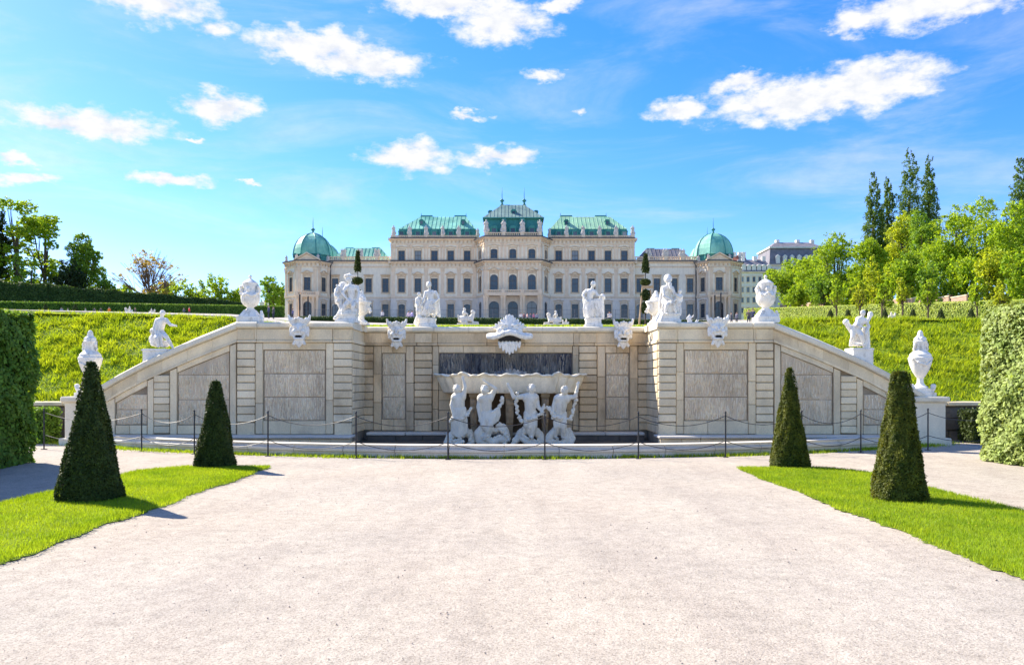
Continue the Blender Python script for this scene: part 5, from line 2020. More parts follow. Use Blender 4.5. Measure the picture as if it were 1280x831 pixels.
def surround_mesh(w_, h, style):
    key = (round(w_, 2), round(h, 2), style)
    if key in _sur:
        return _sur[key]
    m = MB()
    a = .30
    m.box(-a, 0, -.14, .05, -.1, h + .25).box(w_, w_ + a, -.14, .05, -.1, h + .25)
    m.box(-a, w_ + a, -.14, .05, h + .25, h + .25 + a)
    m.box(-a - .12, w_ + a + .12, -.24, .05, -.38, -.1)
    zt = h + .25 + a
    if style == 'hood':
        m.box(-a - .05, w_ + a + .05, -.10, .05, zt, zt + .75)
        pts = []
        c = w_ / 2
        W = w_ / 2 + .75
        prof = [(-1, .55), (-.62, .62), (-.38, .95), (0, 1.22), (.38, .95), (.62, .62), (1, .55)]
        for (x0, z0_), (x1, z1_) in zip(prof, prof[1:]):
            m.add([(c + x0 * W, -.42, zt + z0_), (c + x1 * W, -.42, zt + z1_), (c + x1 * W, .02, zt + z1_), (c + x0 * W, .02, zt + z0_),
                   (c + x0 * W, -.42, zt + z0_ + .26), (c + x1 * W, -.42, zt + z1_ + .26), (c + x1 * W, .02, zt + z1_ + .26), (c + x0 * W, .02, zt + z0_ + .26)],
                  [(3, 2, 1, 0), (4, 5, 6, 7), (0, 1, 5, 4), (1, 2, 6, 5), (2, 3, 7, 6), (3, 0, 4, 7)])
        m.lathe([(.05, -.1), (.22, 0), (.05, .1)], 8, (c, -.16, zt + .45))
    elif style == 'flat':
        m.box(-a - .25, w_ + a + .25, -.42, .05, zt + .35, zt + .6)
        m.box(-a - .1, w_ + a + .1, -.1, .05, zt, zt + .35)
    elif style == 'small':
        c = w_ / 2
        prof = [(-1, .28), (-.5, .30), (-.3, .50), (.3, .50), (.5, .30), (1, .28)]
        W = w_ / 2 + .6
        for (x0, z0_), (x1, z1_) in zip(prof, prof[1:]):
            m.add([(c + x0 * W, -.32, zt + z0_), (c + x1 * W, -.32, zt + z1_), (c + x1 * W, .02, zt + z1_), (c + x0 * W, .02, zt + z0_),
                   (c + x0 * W, -.32, zt + z0_ + .2), (c + x1 * W, -.32, zt + z1_ + .2), (c + x1 * W, .02, zt + z1_ + .2), (c + x0 * W, .02, zt + z0_ + .2)],
                  [(3, 2, 1, 0), (4, 5, 6, 7), (0, 1, 5, 4), (1, 2, 6, 5), (2, 3, 7, 6), (3, 0, 4, 7)])
    _sur[key] = m.mesh('window_surround', M['ornament'])
    return _sur[key]


def win(F, u, w_, z0, z1, kind='tall', arch=0, style='hood'):
    fm, gm_ = window_mesh(w_, z1 - z0, arch, kind)
    o = F.place('window', fm, u - w_ / 2, z0)
    link('pane', gm_, o)
    if style:
        F.place('window_surround', surround_mesh(w_, z1 - z0, style), u - w_ / 2, z0)
    return (u - w_ / 2, u + w_ / 2, z0, z1, arch)


_pil = {}


def pilaster(F, u, z0, z1, w_=.95, cap=True):
    key = (round(z1 - z0, 2), w_, cap)
    if key not in _pil:
        h = z1 - z0
        m = MB().box(-w_ / 2 - .12, w_ / 2 + .12, -.22, .05, 0, .5).box(-w_ / 2, w_ / 2, -.15, .05, .5, h)
        if cap:
            m.box(-w_ / 2 - .14, w_ / 2 + .14, -.26, .05, h - .95, h - .8).box(-w_ / 2 - .10, w_ / 2 + .10, -.22, .05, h - .74, h - .2).box(-w_ / 2 - .2, w_ / 2 + .2, -.3, .05, h - .2, h)
        _pil[key] = m.mesh('pilaster', M['trim'])
    F.place('pilaster', _pil[key], u, z0)


zg = Z(371)           # string course above ground floor
z1c = Z(326.8)        # first main cornice
z2c = Z(298.2)        # upper cornice
STR = .42


def side_block(px0, px1, cols, right):
    F = Facade((X(px0), 0), (X(px1), 0))
    og, om, ou = [], [], []
    w_ = 1.95
    for i, px in enumerate(cols):
        u = X(px) - X(px0)
        og.append(win(F, u, w_, Z(397), Z(380.2), 'tall', .55 if i % 2 == 0 else 0, 'small'))
        om.append(win(F, u, w_, Z(365.3), Z(348), 'tall', 0, 'hood'))
        ou.append(win(F, u, w_, Z(325.2), Z(313.2), 'short', 0, 'small'))
    F.wall(-.6, zg, og, 'ground_plaster')
    F.wall(zg, z1c, om)
    F.wall(z1c, z2c, ou)
    F.box('string_course', 0, F.len, zg - .25, zg + .22, .28)
    F.cornice(z1c, 1.0)
    F.cornice(z2c, .95)
    F.box('plinth_course', 0, F.len, -.6, .55, .2, 'ground_plaster')
    mids = [(a + b) / 2 for a, b in zip(cols, cols[1:])]
    st_ = cols[1] - cols[0]
    for px in [cols[0] - st_ / 2 - .3] + mids + [cols[-1] + st_ / 2 - 1]:
        u = X(px) - X(px0)
        if .6 < u < F.len - .3:
            pilaster(F, u, zg + .22, z1c - 1.9)
            for k in (-.42, .42):
                pilaster(F, u + k, z1c + .15, z2c - 1.8, .5)
    return F


def shell(x0, x1, y0, y1, z0, z1, mat='plaster', name='rear_wall'):
    """sides and back of a mass whose front is a facade"""
    m = MB()
    m.add([(x0, y0, z0), (x0, y0, z1), (x0, y1, z1), (x0, y1, z0)], [(0, 1, 2, 3)])
    m.add([(x1, y0, z0), (x1, y1, z0), (x1, y1, z1), (x1, y0, z1)], [(0, 1, 2, 3)])
    m.add([(x0, y1, z0), (x0, y1, z1), (x1, y1, z1), (x1, y1, z0)], [(0, 1, 2, 3)])
    m.add([(x0, y0, z1), (x1, y0, z1), (x1, y1, z1), (x0, y1, z1)], [(0, 1, 2, 3)])
    m.build(name, M[mat], pal)
    MB().box(x0 + .6, x1 - .6, y0 + 1.2, y1 - .6, z0, z1 - .4).build('dark_rooms', M['gutter'], pal)


def hip_roof(x0, x1, y0, y1, z0, tx0, tx1, ty0, ty1, z1, mat, seams=True, name='roof', step=1.2):
    o = MB().frustum((x0, x1, y0, y1, z0), (tx0, tx1, ty0, ty1, z1)).build(name, M[mat], pal)
    if seams:
        m = MB()
        n = int((x1 - x0) / step)
        for i in range(1, n):
            x = x0 + (x1 - x0) * i / n
            # seam runs straight up the slope until it meets a hip
            if x < tx0:
                t = (x - x0) / (tx0 - x0)
            elif x > tx1:
                t = (x1 - x) / (x1 - tx1)
            else:
                t = 1
            if t < .05:
                continue
            ye, ze = y0 + (ty0 - y0) * t, z0 + (z1 - z0) * t
            m.add([(x - .05, y0 - .0, z0), (x + .05, y0 - .0, z0), (x + .05, ye, ze), (x - .05, ye, ze), (x - .03, y0 - .07, z0 + .07), (x + .03, y0 - .07, z0 + .07), (x + .03, ye - .07, ze + .07), (x - .03, ye - .07, ze + .07)],
                  [(0, 1, 5, 4), (4, 5, 6, 7), (0, 4, 7, 3), (1, 2, 6, 5), (2, 3, 7, 6)])
        so = m.build('standing_seams', M[mat], o)
        so['kind'] = 'stuff'
    return o


def finial(x, y, z, h, r=.35):
    MB().lathe([(r * 1.3, -.1), (r * .7, h * .10), (r * .45, h * .18), (r * 1.25, h * .26), (r * 1.25, h * .31), (r * .4, h * .36), (r * .22, h * .42), (.10, h * .6), (.05, h)], 10, (x, y, z)).build('spire_finial', M['copper_dark'], pal, True)


def dormer(px, py, dy, w_=1.6, h=1.5, mat='copper_dark'):
    x, z = X(px, dy), Z(py, dy)
    o = MB().box(x - w_ / 2, x + w_ / 2, dy - .3, dy + 2.2, z, z + h * .7).prism([(x - w_ / 2 - .15, z + h * .7), (x + w_ / 2 + .15, z + h * .7), (x + w_ * .3, z + h * 1.0), (x - w_ * .3, z + h * 1.0)], dy - .4, dy + 2.2).build('dormer', M[mat], pal)
    MB().box(x - w_ * .3, x + w_ * .3, dy - .34, dy - .2, z + .15, z + h * .68).build('pane', M['glass'], o)


def parapet(x0, x1, y, z, h, posts):
    """balustrade: rail, base, balusters and piers"""
    o = MB().box(x0, x1, y - .3, y + .3, z, z + .35).box(x0, x1, y - .28, y + .28, z + h - .25, z + h).build('balustrade', M['trim'], pal)
    n = int((x1 - x0) / .55)
    b = MB()
    for i in range(n):
        x = x0 + (i + .5) * (x1 - x0) / n
        b.frustum((x - .09, x + .09, y - .09, y + .09, z + .35), (x - .17, x + .17, y - .17, y + .17, z + .35 + (h - .6) * .4))
        b.frustum((x - .17, x + .17, y - .17, y + .17, z + .35 + (h - .6) * .4), (x - .07, x + .07, y - .07, y + .07, z + h - .25))
    bo = b.build('baluster_row', M['trim'], o)
    bo['kind'] = 'stuff'
    for p in posts:
        MB().box(p - .5, p + .5, y - .42, y + .42, z + .01, z + h + .12).build('parapet_pier', M['trim'], pal)


# ---- roof statue prototypes (small stone figures)
def roof_figure(seed):
    rr = random.Random(seed)
    k = rr.choice((-1, 1))
    Jd = dict(head=(.05 * k, -.05, 2.25), chest=(0, 0, 1.72), pelvis=(-.06 * k, 0, 1.22), sl=(-.26, 0, 1.95), sr=(.26, 0, 1.95), el=(-.48, -.05, 1.6 + .3 * rr.random()), al=(-.42 + .2 * rr.random(), -.2, 1.35 + .9 * rr.random()),
              er=(.5, -.05, 1.65), ar=(.45, -.2, 1.3 + .7 * rr.random()), hl=(-.16, 0, 1.15), hr=(.12, 0, 1.15), kl=(-.2, -.12, .65), fl=(-.18, 0, .12), kr=(.17, -.06, .62), fr=(.2, .05, .12))
    q = human(Jd, 2.5, True, (.3 * k, -1, 0), plump=1.1)
    q += folds([(-.3, .08, 1.7), (.28, .08, 1.6)], [(-.45, .1, .2), (.4, .1, .15)], .13, 6, rr, .08)
    q += [ellipsoid((k * .45, .05, .45), (.28, .25, .42)), ellipsoid((0, 0, .08), (.5, .35, .12))]
    o = sculpt('roof_statue', q, M['roof_stone'], .055, None, smooth=1)
    return o


M['roof_stone'] = surf_mat('roof_stone', (.66, .60, .52), .15, 1.5, .9, .3, 8, .02, (.40, .36, .32), 1.2, .55, .75, fine=8)
protos = [roof_figure(3), roof_figure(8), roof_figure(12)]
used_proto = [False] * 3


def roof_statue(px, dy, ztop_, sc=1.0, where='on the palace roof parapet'):
    i = rp.randrange(3)
    if used_proto[i]:
        o = protos[i].copy()
        COL.objects.link(o)
    else:
        o = protos[i]
        used_proto[i] = True
    o.location = (PB.x + X(px, dy), PB.y + dy, PB.z + ztop_)
    o.scale = (sc, sc, sc)
    o.rotation_euler = (0, 0, rp.uniform(-.5, .5))
    tag(o, 'weathered little stone figure standing ' + where, 'statue', 'stone figures ' + where)


# ---- three storey blocks
colsL = [502, 522.4, 543, 563.4, 584]
colsR = [698.3, 718.8, 739.4, 760, 780.4]
BD = 24
for px0, px1, cols, right in ((488.5, 596.5, colsL, False), (686, 793.5, colsR, True)):
    side_block(px0, px1, cols, right)
    x0, x1 = X(px0), X(px1)
    shell(x0, x1, 0.0, BD, -.6, z2c)
    # side cornices
    for xs0 in ((x0 - .7, x0) if not right else (x1, x1 + .7),):
        MB().box(*xs0, -.6, BD, z2c - .6, z2c + .1).build('cornice', M['trim'], pal)
        MB().box(*xs0, -.6, BD, z1c - .6, z1c + .1).build('cornice', M['trim'], pal)
    zr0 = z2c + .1
    a0_, a1_ = (497, 594) if not right else (688, 785)
    t0_, t1_ = (521, 581) if not right else (703, 768)
    # steep lower roof, then pale upper slopes
    MB().frustum((X(a0_), X(a1_), 1.4, BD - 1.4, zr0), (X(a0_ + .5), X(a1_ - .5), 2.2, BD - 2.2, Z(285.8, 2))).build('steep_roof', M['copper_dark'], pal)
    hip_roof(X(a0_) - .1, X(a1_) + .1, 2.0, BD - 2, Z(286.2, 2), X(t0_), X(t1_), 9.5, BD - 9.5, Z(270.5, 9), 'copper_pale' if right else 'copper')
    st_ = cols[1] - cols[0]
    posts = [cols[0] - st_ / 2] + [c + st_ / 2 for c in cols]
    if right:
        posts = [p for p in posts if p > 691]
    else:
        posts = [p for p in posts if p < 592]
    parapet(x0, x1, -.05, z2c + .1, .8, [X(p) for p in posts])
    for c in cols:
        dormer(c, 296.5, 1.0, 1.9, 2.3)
    for p in posts:
        roof_statue(p, -.05, z2c + 1.0, 1.2, 'on the high parapet near the ' + ('dark' if right else 'green') + ' roofed wing')
    for p in ((524, 576) if not right else (709, 760)):
        dormer(p + (3 if not right else -1), 281, 4.6, 1.3, 1.6)
    for p in ((521.5, 580) if not right else (703.5, 763)):
        sgn = 1 if p in (521.5, 703.5) else -1
        MB().box(*sorted((X(p), X(p + sgn * 15))), 10, 12, Z(270.6, 9) - .3, Z(268.4, 9)).build('roof_ridge_box', M['copper_dark'], pal)
        finial(X(p), 11, Z(270.5, 9), 1.5, .3)

# ---- central pavilion
DC = -6.0
cxs = [(595.5, 0.0), (606.5, DC), (675.5, DC), (687.5, 0.0)]
pts = [(X(p, dy), dy) for p, dy in cxs]
zc2 = Z(296.2, DC)
zc1 = Z(325.6, DC)
zgc = zg
fac = [Facade(pts[i], pts[i + 1]) for i in range(3)]
F = fac[1]
og, om, ou = [], [], []
for px in (617.5, 641, 664.8):
    u = X(px, DC) - pts[1][0]
    og.append(win(F, u, 3.0, Z(399, DC), Z(376.5, DC), 'tall', 1.0, 'small' if False else None))
    om.append(win(F, u, 2.3, Z(363, DC), Z(343, DC), 'tall', .9, 'hood'))
    ou.append(win(F, u, 2.0, Z(323, DC), Z(311, DC), 'short', .5, 'small'))
    for sd in (-1, 1):
        pilaster(F, u + sd * 2.2, zgc + .25, zc1 - 1.9, .7)
        pilaster(F, u + sd * 2.2, zc1 + .15, zc2 - 1.8, .6)
F.wall(-.6, zgc, og, 'ground_plaster')
F.wall(zgc, zc1, om)
F.wall(zc1, zc2, ou)
for k in (0, 2):
    F2 = fac[k]
    L_ = F2.len
    u = L_ * (.42 if k == 0 else .58)
    g1 = win(F2, u, 1.9, Z(397, -3), Z(377, -3), 'tall', 1.0, None)
    g2 = win(F2, u, 1.9, Z(364, -3), Z(344.5, -3), 'tall', .9, 'hood')
    g3 = win(F2, u, 1.7, Z(323.5, -3), Z(312, -3), 'short', .5, 'small')
    F2.wall(-.6, zgc, [g1], 'ground_plaster')
    F2.wall(zgc, zc1, [g2])
    F2.wall(zc1, zc2, [g3])
    pilaster(F2, L_ * (.88 if k == 0 else .12), zgc + .25, zc1 - 1.9, .8)
    pilaster(F2, L_ * (.88 if k == 0 else .12), zc1 + .15, zc2 - 1.8, .7)
for k in range(3):
    fac[k].cornice(zc1, 1.0, .25)
    fac[k].cornice(zc2, 1.0, .25)
    fac[k].box('string_course', -.1, fac[k].len + .1, zgc - .25, zgc + .22, .28)
plan = [(p[0], p[1]) for p in pts]
MB().vprism([(plan[0][0] + .3, 1.2), (plan[1][0] + .3, DC + 1.2), (plan[2][0] - .3, DC + 1.2), (plan[3][0] - .3, 1.2), (plan[3][0] - .3, BD), (plan[0][0] + .3, BD)], -.5, zc2 - .1).build('dark_rooms', M['gutter'], pal)
MB().vprism([(plan[0][0], .0), (plan[1][0], DC), (plan[2][0], DC), (plan[3][0], .0), (plan[3][0], BD + 2), (plan[0][0], BD + 2)], zc2 - .02, zc2 + .12).build('roof_deck', M['gutter'], pal)
MB().box(plan[0][0] + .1, plan[3][0] - .1, .5, BD + 2, z2c - .6, zc2 - .05).build('rear_wall', M['plaster'], pal)
# parapet and statues
parapet(pts[1][0], pts[2][0], DC + .1, zc2 + .12, 1.2, [X(p, DC) for p in (607.5, 629.5, 653, 675)])
for p in (607.5, 629.5, 653, 675):
    roof_statue(p, DC + .1, zc2 + 1.4, 1.5, 'on the tall middle roof parapet of the palace')
for p in (597, 687):
    MB().box(X(p) - .5, X(p) + .5, -.4, .6, zc2 - .2, zc2 + 1.3).build('parapet_pier', M['trim'], pal)
    roof_statue(p, 0, zc2 + 1.3, 1.0, 'at a canted corner of the palace middle pavilion')
# steep dark roof and grey-green upper roof
lo0, lo1 = X(606, -4), X(679, -4)
MB().frustum((lo0, lo1, DC + 1.4, 20, zc2 + .1), (X(607, -3), X(677, -3), DC + 3.0, 18.5, Z(273.6, -3))).build('steep_roof', M['copper_dark'], pal)
MB().box(X(603.5, -3), X(680, -3), DC + 2.2, 19, Z(273.6, -3), Z(272.2, -3)).build('roof_moulding', M['copper_dark'], pal)
hip_roof(X(603.8, -3), X(679.6, -3), DC + 2.4, 18.8, Z(272.2, -3), X(627, 5), X(655.6, 5), 5.5, 9.5, Z(255.8, 5), 'copper_grey', step=1.0)
for p in (627.5, 655.3):
    finial(X(p, 6), 7.0, Z(256.5, 6), 5.6, .55)
for p in (617.5, 641, 665):
    dormer(p, 293.2, DC + 1.2, 2.1, 2.6)
dormer(642, 270, -.5, 1.5, 2.0)
for p in (613, 670):
    dormer(p, 268, 2.2, 1.2, 1.2)
for p in (630, 653):
    dormer(p, 281.5, DC + 2.0, 1.6, 1.9)
# porch with paired columns and balcony
zb_ = Z(368.5, DC)
yb = DC - 3.0
o = MB().box(X(606, yb), X(677, yb), yb - .3, DC, zb_ - .5, zb_).build('balcony_slab', M['trim'], pal)
parapet(X(607, yb), X(676, yb), yb, zb_, 1.15, [X(p, yb) for p in (607.5, 629, 653, 675)])
colm = MB().lathe([(.62, 0), (.62, .3), (.48, .45), (.45, .6), (.40, 5.2), (.5, 5.4), (.6, 5.6), (.6, 5.9)], 14).mesh('column', M['trim'], 'auto')
hcol = zb_ - .5
for p in (605.8, 608.8, 627.4, 630.6, 651.6, 654.8, 673.6, 676.8):
    link('column', colm, pal, (X(p, yb), yb + .5, -.3), (0, 0, 0), (1, 1, (hcol + .3) / 5.9))


# ---- low link wings
def link_wing(px0, px1, cols, roof_px, roof_mat, inner):
    dy = 2.0
    F = Facade((X(px0, dy), dy), (X(px1, dy), dy))
    zc = Z(326.8, dy)
    og, om = [], []
    for i, px in enumerate(cols):
        u = X(px, dy) - X(px0, dy)
        og.append(win(F, u, 1.9, Z(397, dy), Z(380.4, dy), 'tall', 1.0 if i % 2 == 0 else 0, 'small'))
        om.append(win(F, u, 1.9, Z(365.3, dy), Z(348, dy), 'tall', 0, 'flat'))
    F.wall(-.6, zg, og, 'ground_plaster')
    F.wall(zg, zc, om)
    F.box('string_course', 0, F.len, zg - .2, zg + .18, .22)
    F.cornice(zc, .9, 0, False)
    F.box('frieze_band', 0, F.len, Z(334.5, dy), Z(332.8, dy), .12)
    x0, x1 = X(px0, dy), X(px1, dy)
    shell(x0, x1, dy, 20, -.6, zc)
    st_ = cols[1] - cols[0]
    parapet(x0, x1, dy - .1, zc + .1, 1.35, [X((a + b) / 2, dy) for a, b in zip(cols, cols[1:])])
    for a, b in zip(cols, cols[1:]):
        for q in (-1.7, 1.7):
            roof_statue((a + b) / 2 + q, dy - .1, zc + 1.55, .95, 'on the balustrade of the ' + ('dark' if px0 > 600 else 'green') + ' roofed low wing')
    r0, r1, t0, t1, ty = roof_px
    hip_roof(X(r0, 4), X(r1, 4), 4, 19, Z(325, 4), X(t0, 8), X(t1, 8), 9, 14, Z(ty, 8), roof_mat)
    for t in (t0 + 6, t1 - 6):
        MB().box(X(t, 9) - 1.2, X(t, 9) + 1.2, 10, 11.4, Z(ty, 8) - .2, Z(ty - 1.6, 8)).build('chimney', M['copper_dark'], pal)


link_wing(411.5, 489, [419, 440, 460.8, 481.8], (414, 488, 430, 475, 309.5), 'copper', 1)
link_wing(793, 871, [799.5, 821, 842.8, 862.6], (797, 866, 808, 851, 310.5), 'slate', -1)


# ---- octagonal corner pavilions with domes
def pavilion(cx_px, label_side):
    dy = -3.0
    w_f = 13.2      # half front facet in px
    w_o = 27.8      # half overall
    k = lambda p, d: (X(cx_px + p, d), d)
    fp = [k(-w_o, 1.2), k(-w_f, dy), k(w_f, dy), k(w_o, 1.2)]
    zc = Z(326.2, dy)
    fs = [Facade(fp[i], fp[i + 1]) for i in range(3)]
    F = fs[1]
    u = F.len / 2
    g1 = win(F, u, 2.5, Z(399, dy), Z(376.5, dy), 'tall', 1.0, None)
    g2 = win(F, u, 2.0, Z(362.8, dy), Z(346.3, dy), 'tall', 0, 'hood')
    F.wall(-.6, zg, [g1], 'ground_plaster')
    F.wall(zg, zc, [g2])
    for sd in (-1, 1):
        pilaster(F, u + sd * 2.35, zg + .25, zc - 1.9, .9)
        pilaster(F, u + sd * 2.6, .0, zg - .25, .9, False)
    for i in (0, 2):
        F2 = fs[i]
        uu = F2.len * (.5 if i == 0 else .5)
        g1 = win(F2, uu, 1.9, Z(397, -1), Z(379.5, -1), 'tall', 0, 'small')
        g2 = win(F2, uu, 1.9, Z(364.5, -1), Z(346.8, -1), 'tall', 0, 'hood')
        F2.wall(-.6, zg, [g1], 'ground_plaster')
        F2.wall(zg, zc, [g2])
        pilaster(F2, .5, zg + .25, zc - 1.9, .8)
        pilaster(F2, F2.len - .5, zg + .25, zc - 1.9, .8)
    for F2 in fs:
        F2.box('string_course', -.1, F2.len + .1, zg - .25, zg + .22, .26)
        F2.cornice(zc, .95, .25)
    # plan rear
    rx = [fp[0], fp[3]]
    m = MB()
    for (a, b) in (((fp[0][0], fp[0][1]), (fp[0][0], 10)), ((fp[3][0], 10), (fp[3][0], fp[3][1]))):
        m.add([(a[0], a[1], -.6), (b[0], b[1], -.6), (b[0], b[1], zc), (a[0], a[1], zc)], [(0, 3, 2, 1)])
    m.add([(fp[0][0], 10, -.6), (fp[3][0], 10, -.6), (fp[3][0], 10, zc), (fp[0][0], 10, zc)], [(0, 1, 2, 3)])
    m.build('rear_wall', M['plaster'], pal)
    poly = [fp[0], fp[1], fp[2], fp[3], (fp[3][0], 10), (fp[0][0], 10)]
    MB().vprism(poly, zc - .02, zc + .1).build('roof_deck', M['trim'], pal)
    ins = [(fp[0][0] + .8, 2.4), (fp[1][0] + .3, dy + 1.2), (fp[2][0] - .3, dy + 1.2), (fp[3][0] - .8, 2.4), (fp[3][0] - .8, 9), (fp[0][0] + .8, 9)]
    MB().vprism(ins, -.5, zc - .5).build('dark_rooms', M['gutter'], pal)
    # pediment
    c = X(cx_px, dy)
    W = X(cx_px + w_f, dy) - c + .5
    MB().prism([(c - W, zc + .12), (c + W, zc + .12), (c, zc + 2.1)], dy - .35, dy + .5).build('pediment', M['trim'], pal)
    for s_ in (-1, 1):
        MB().add([(c + s_ * (W + .3), dy - .75, zc + .1), (c + s_ * (W + .3), dy + .5, zc + .1), (c, dy + .5, zc + 2.2), (c, dy - .75, zc + 2.2),
                  (c + s_ * (W + .3), dy - .75, zc + .45), (c + s_ * (W + .3), dy + .5, zc + .45), (c, dy + .5, zc + 2.6), (c, dy - .75, zc + 2.6)],
                 [(3, 2, 1, 0), (4, 5, 6, 7), (0, 1, 5, 4), (1, 2, 6, 5), (2, 3, 7, 6), (3, 0, 4, 7)]).build('raking_cornice', M['trim'], pal)
    # drum, dome, finial
    cy = 4.0
    dz0 = zc + .1
    R0 = (X(cx_px + 23, 1) - X(cx_px, 1))
    zd0, zd1 = Z(318.5, 1), Z(292, 4)
    MB().lathe([(R0 * 1.02, 0), (R0 * 1.02, zd0 - dz0 - .3), (R0 * 1.06, zd0 - dz0 - .2), (R0 * 1.06, zd0 - dz0)], 8, (c, cy, dz0), ph=PI / 8).build('drum', M['copper_dark'], pal)
    H = zd1 - zd0
    prof = [(R0 * 1.08, 0), (R0 * 1.06, H * .12), (R0 * 1.03, H * .28), (R0 * .96, H * .46), (R0 * .84, H * .64), (R0 * .66, H * .80), (R0 * .42, H * .92), (R0 * .15, H)]
    dm = MB().lathe(prof, 8, (c, cy, zd0), ph=PI / 8).build('dome', M['copper'], pal)
    m = MB()
    for i in range(8):
        a = PI / 8 + i * PI / 4
        m.tube([(c + r_ * math.cos(a), cy + r_ * math.sin(a), zd0 + z_) for r_, z_ in prof], .16, 5)
    ro = m.build('dome_ribs', M['copper_dark'], dm)
    ro['kind'] = 'stuff'
    finial(c, cy, zd1 - .2, 5.0, .5)
    for q in (-15, 0, 15):
        dormer(cx_px + q, 322.5, cy - R0 * (1.0 if q == 0 else .86), 1.3, 1.4)
    # rear dome of the far pavilion
    # balcony
    zb2 = Z(369.3, dy - 2)
    MB().box(X(cx_px - 14, dy - 2), X(cx_px + 14, dy - 2), dy - 2, dy, zb2 - .4, zb2).build('balcony_slab', M['trim'], pal)
    parapet(X(cx_px - 13.5, dy - 2), X(cx_px + 13.5, dy - 2), dy - 1.8, zb2, 1.1, [X(cx_px + t, dy - 2) for t in (-13, 13)])
    for t in (-12.5, -7.5, 7.5, 12.5):
        link('column', colm, pal, (X(cx_px + t, dy - 1.5), dy - 1.5, -.3), (0, 0, 0), (.8, .8, (zb2 - .1) / 5.9))
    # drain pipe
    for p in (-13.4, 13.4):
        roof_statue(cx_px + p, dy + .3, zc + .1, .85, 'at the pediment foot near the ' + ('town houses' if cx_px > 600 else 'garden hedges'))
    for p in (-26, 26):
        roof_statue(cx_px + p, 1.4, zc + .1, .95, 'at the domed roof corner near the ' + ('town houses' if cx_px > 600 else 'garden hedges'))


pavilion(384, 'left')
pavilion(899, 'right')
for px in (412.5, 870.5):
    x = X(px, 1)
    MB().tube([(x, 1.5, Z(398, 1)), (x, 1.5, Z(332, 1)), (x + (.8 if px > 600 else .9) * (-1 if px > 600 else 1), 1.0, Z(327.5, 1))], .16, 6).build('drain_pipe', M['gutter'], pal)
# domes of the pair of pavilions behind
for px, top, sp in ((403, 303, 281), (884, 303, 282)):
    dy = 42.0
    c, zt_ = X(px, dy), Z(top, dy)
    R0 = 6.0
    H = 6.6
    prof = [(R0 * 1.08, -3), (R0 * 1.06, H * .12), (R0 * 1.03, H * .28), (R0 * .96, H * .46), (R0 * .84, H * .64), (R0 * .66, H * .80), (R0 * .42, H * .92), (R0 * .15, H)]
    MB().lathe(prof, 8, (c, dy, zt_ - H), ph=PI / 8).build('dome', M['copper'], pal)
    MB().box(c - 6, c + 6, dy - 6, dy + 6, -.6, zt_ - H - 2.4).build('rear_wall', M['plaster'], pal)
    finial(c, dy, zt_ - .2, 5.6, .5)

# fence of thin steel panels before the palace
fy = 205.0
fz = lambda y: float(terrace(0, y)) + .03
fz0 = fz(fy)
fr_ = empty('steel_fence', ((641 - CX) * fy / FPX, fy, fz0), 'long see-through grey steel fence standing before the palace', 'fence')
fx0, fx1 = (394 - 641) * fy / FPX, (872 - 641) * fy / FPX
npan = 28
rail = MB().box(0, (fx1 - fx0) / npan - .05, -.02, .02, 0, .05).mesh('rail', M['steel'])
pst = MB().box(-.05, .05, -.05, .05, 0, 2.75).mesh('post', M['steel'])
bars = MB()
for i in range(16):
    t = (i + .5) / 16 * ((fx1 - fx0) / npan)
    bars.box(t - .008, t + .008, -.01, .01, .1, 2.6)
barm = bars.mesh('bars', M['steel'])
for i in range(npan):
    x = fx0 + (fx1 - fx0) * i / npan
    link('post', pst, fr_, (x, 0, 0))
    for z in (.12, 1.4, 2.62):
        link('rail', rail, fr_, (x, 0, z))
    b = link('bars', barm, fr_, (x, 0, 0))
    b['kind'] = 'stuff'
link('post', pst, fr_, (fx1, 0, 0))
# dark slender masts at the pavilion doors
for px, py, d, lab in ((374.7, 367, 215, 'tall thin black mast by the pavilion door, outer of a pair'), (385, 370, 215, 'thin black mast directly before the arched pavilion door'),
                       (893.5, 368, 215, 'thin black mast on the far pavilion steps'), (901, 365, 215, 'tall black mast before the dark arched door of far pavilion')):
    b = P(px, 400, d)
    b.z = fz(d)
    top = EYE - (py - HY) * d / FPX - b.z
    MBo = MB().lathe([(.5, 0), (.5, .12), (.16, .2), (.16, top * .35), (.24, top * .4), (.2, top * .96), (.06, top)], 10).build('banner_mast', M['iron'], None, False, b)
    tag(MBo, lab, 'mast')


# ------------------------------------------------------------------ garden behind the wall
def ground_at(px, d):
    x = (px - CX) * d / FPX
    return Vector((x, d, float(terrace(x, d))))


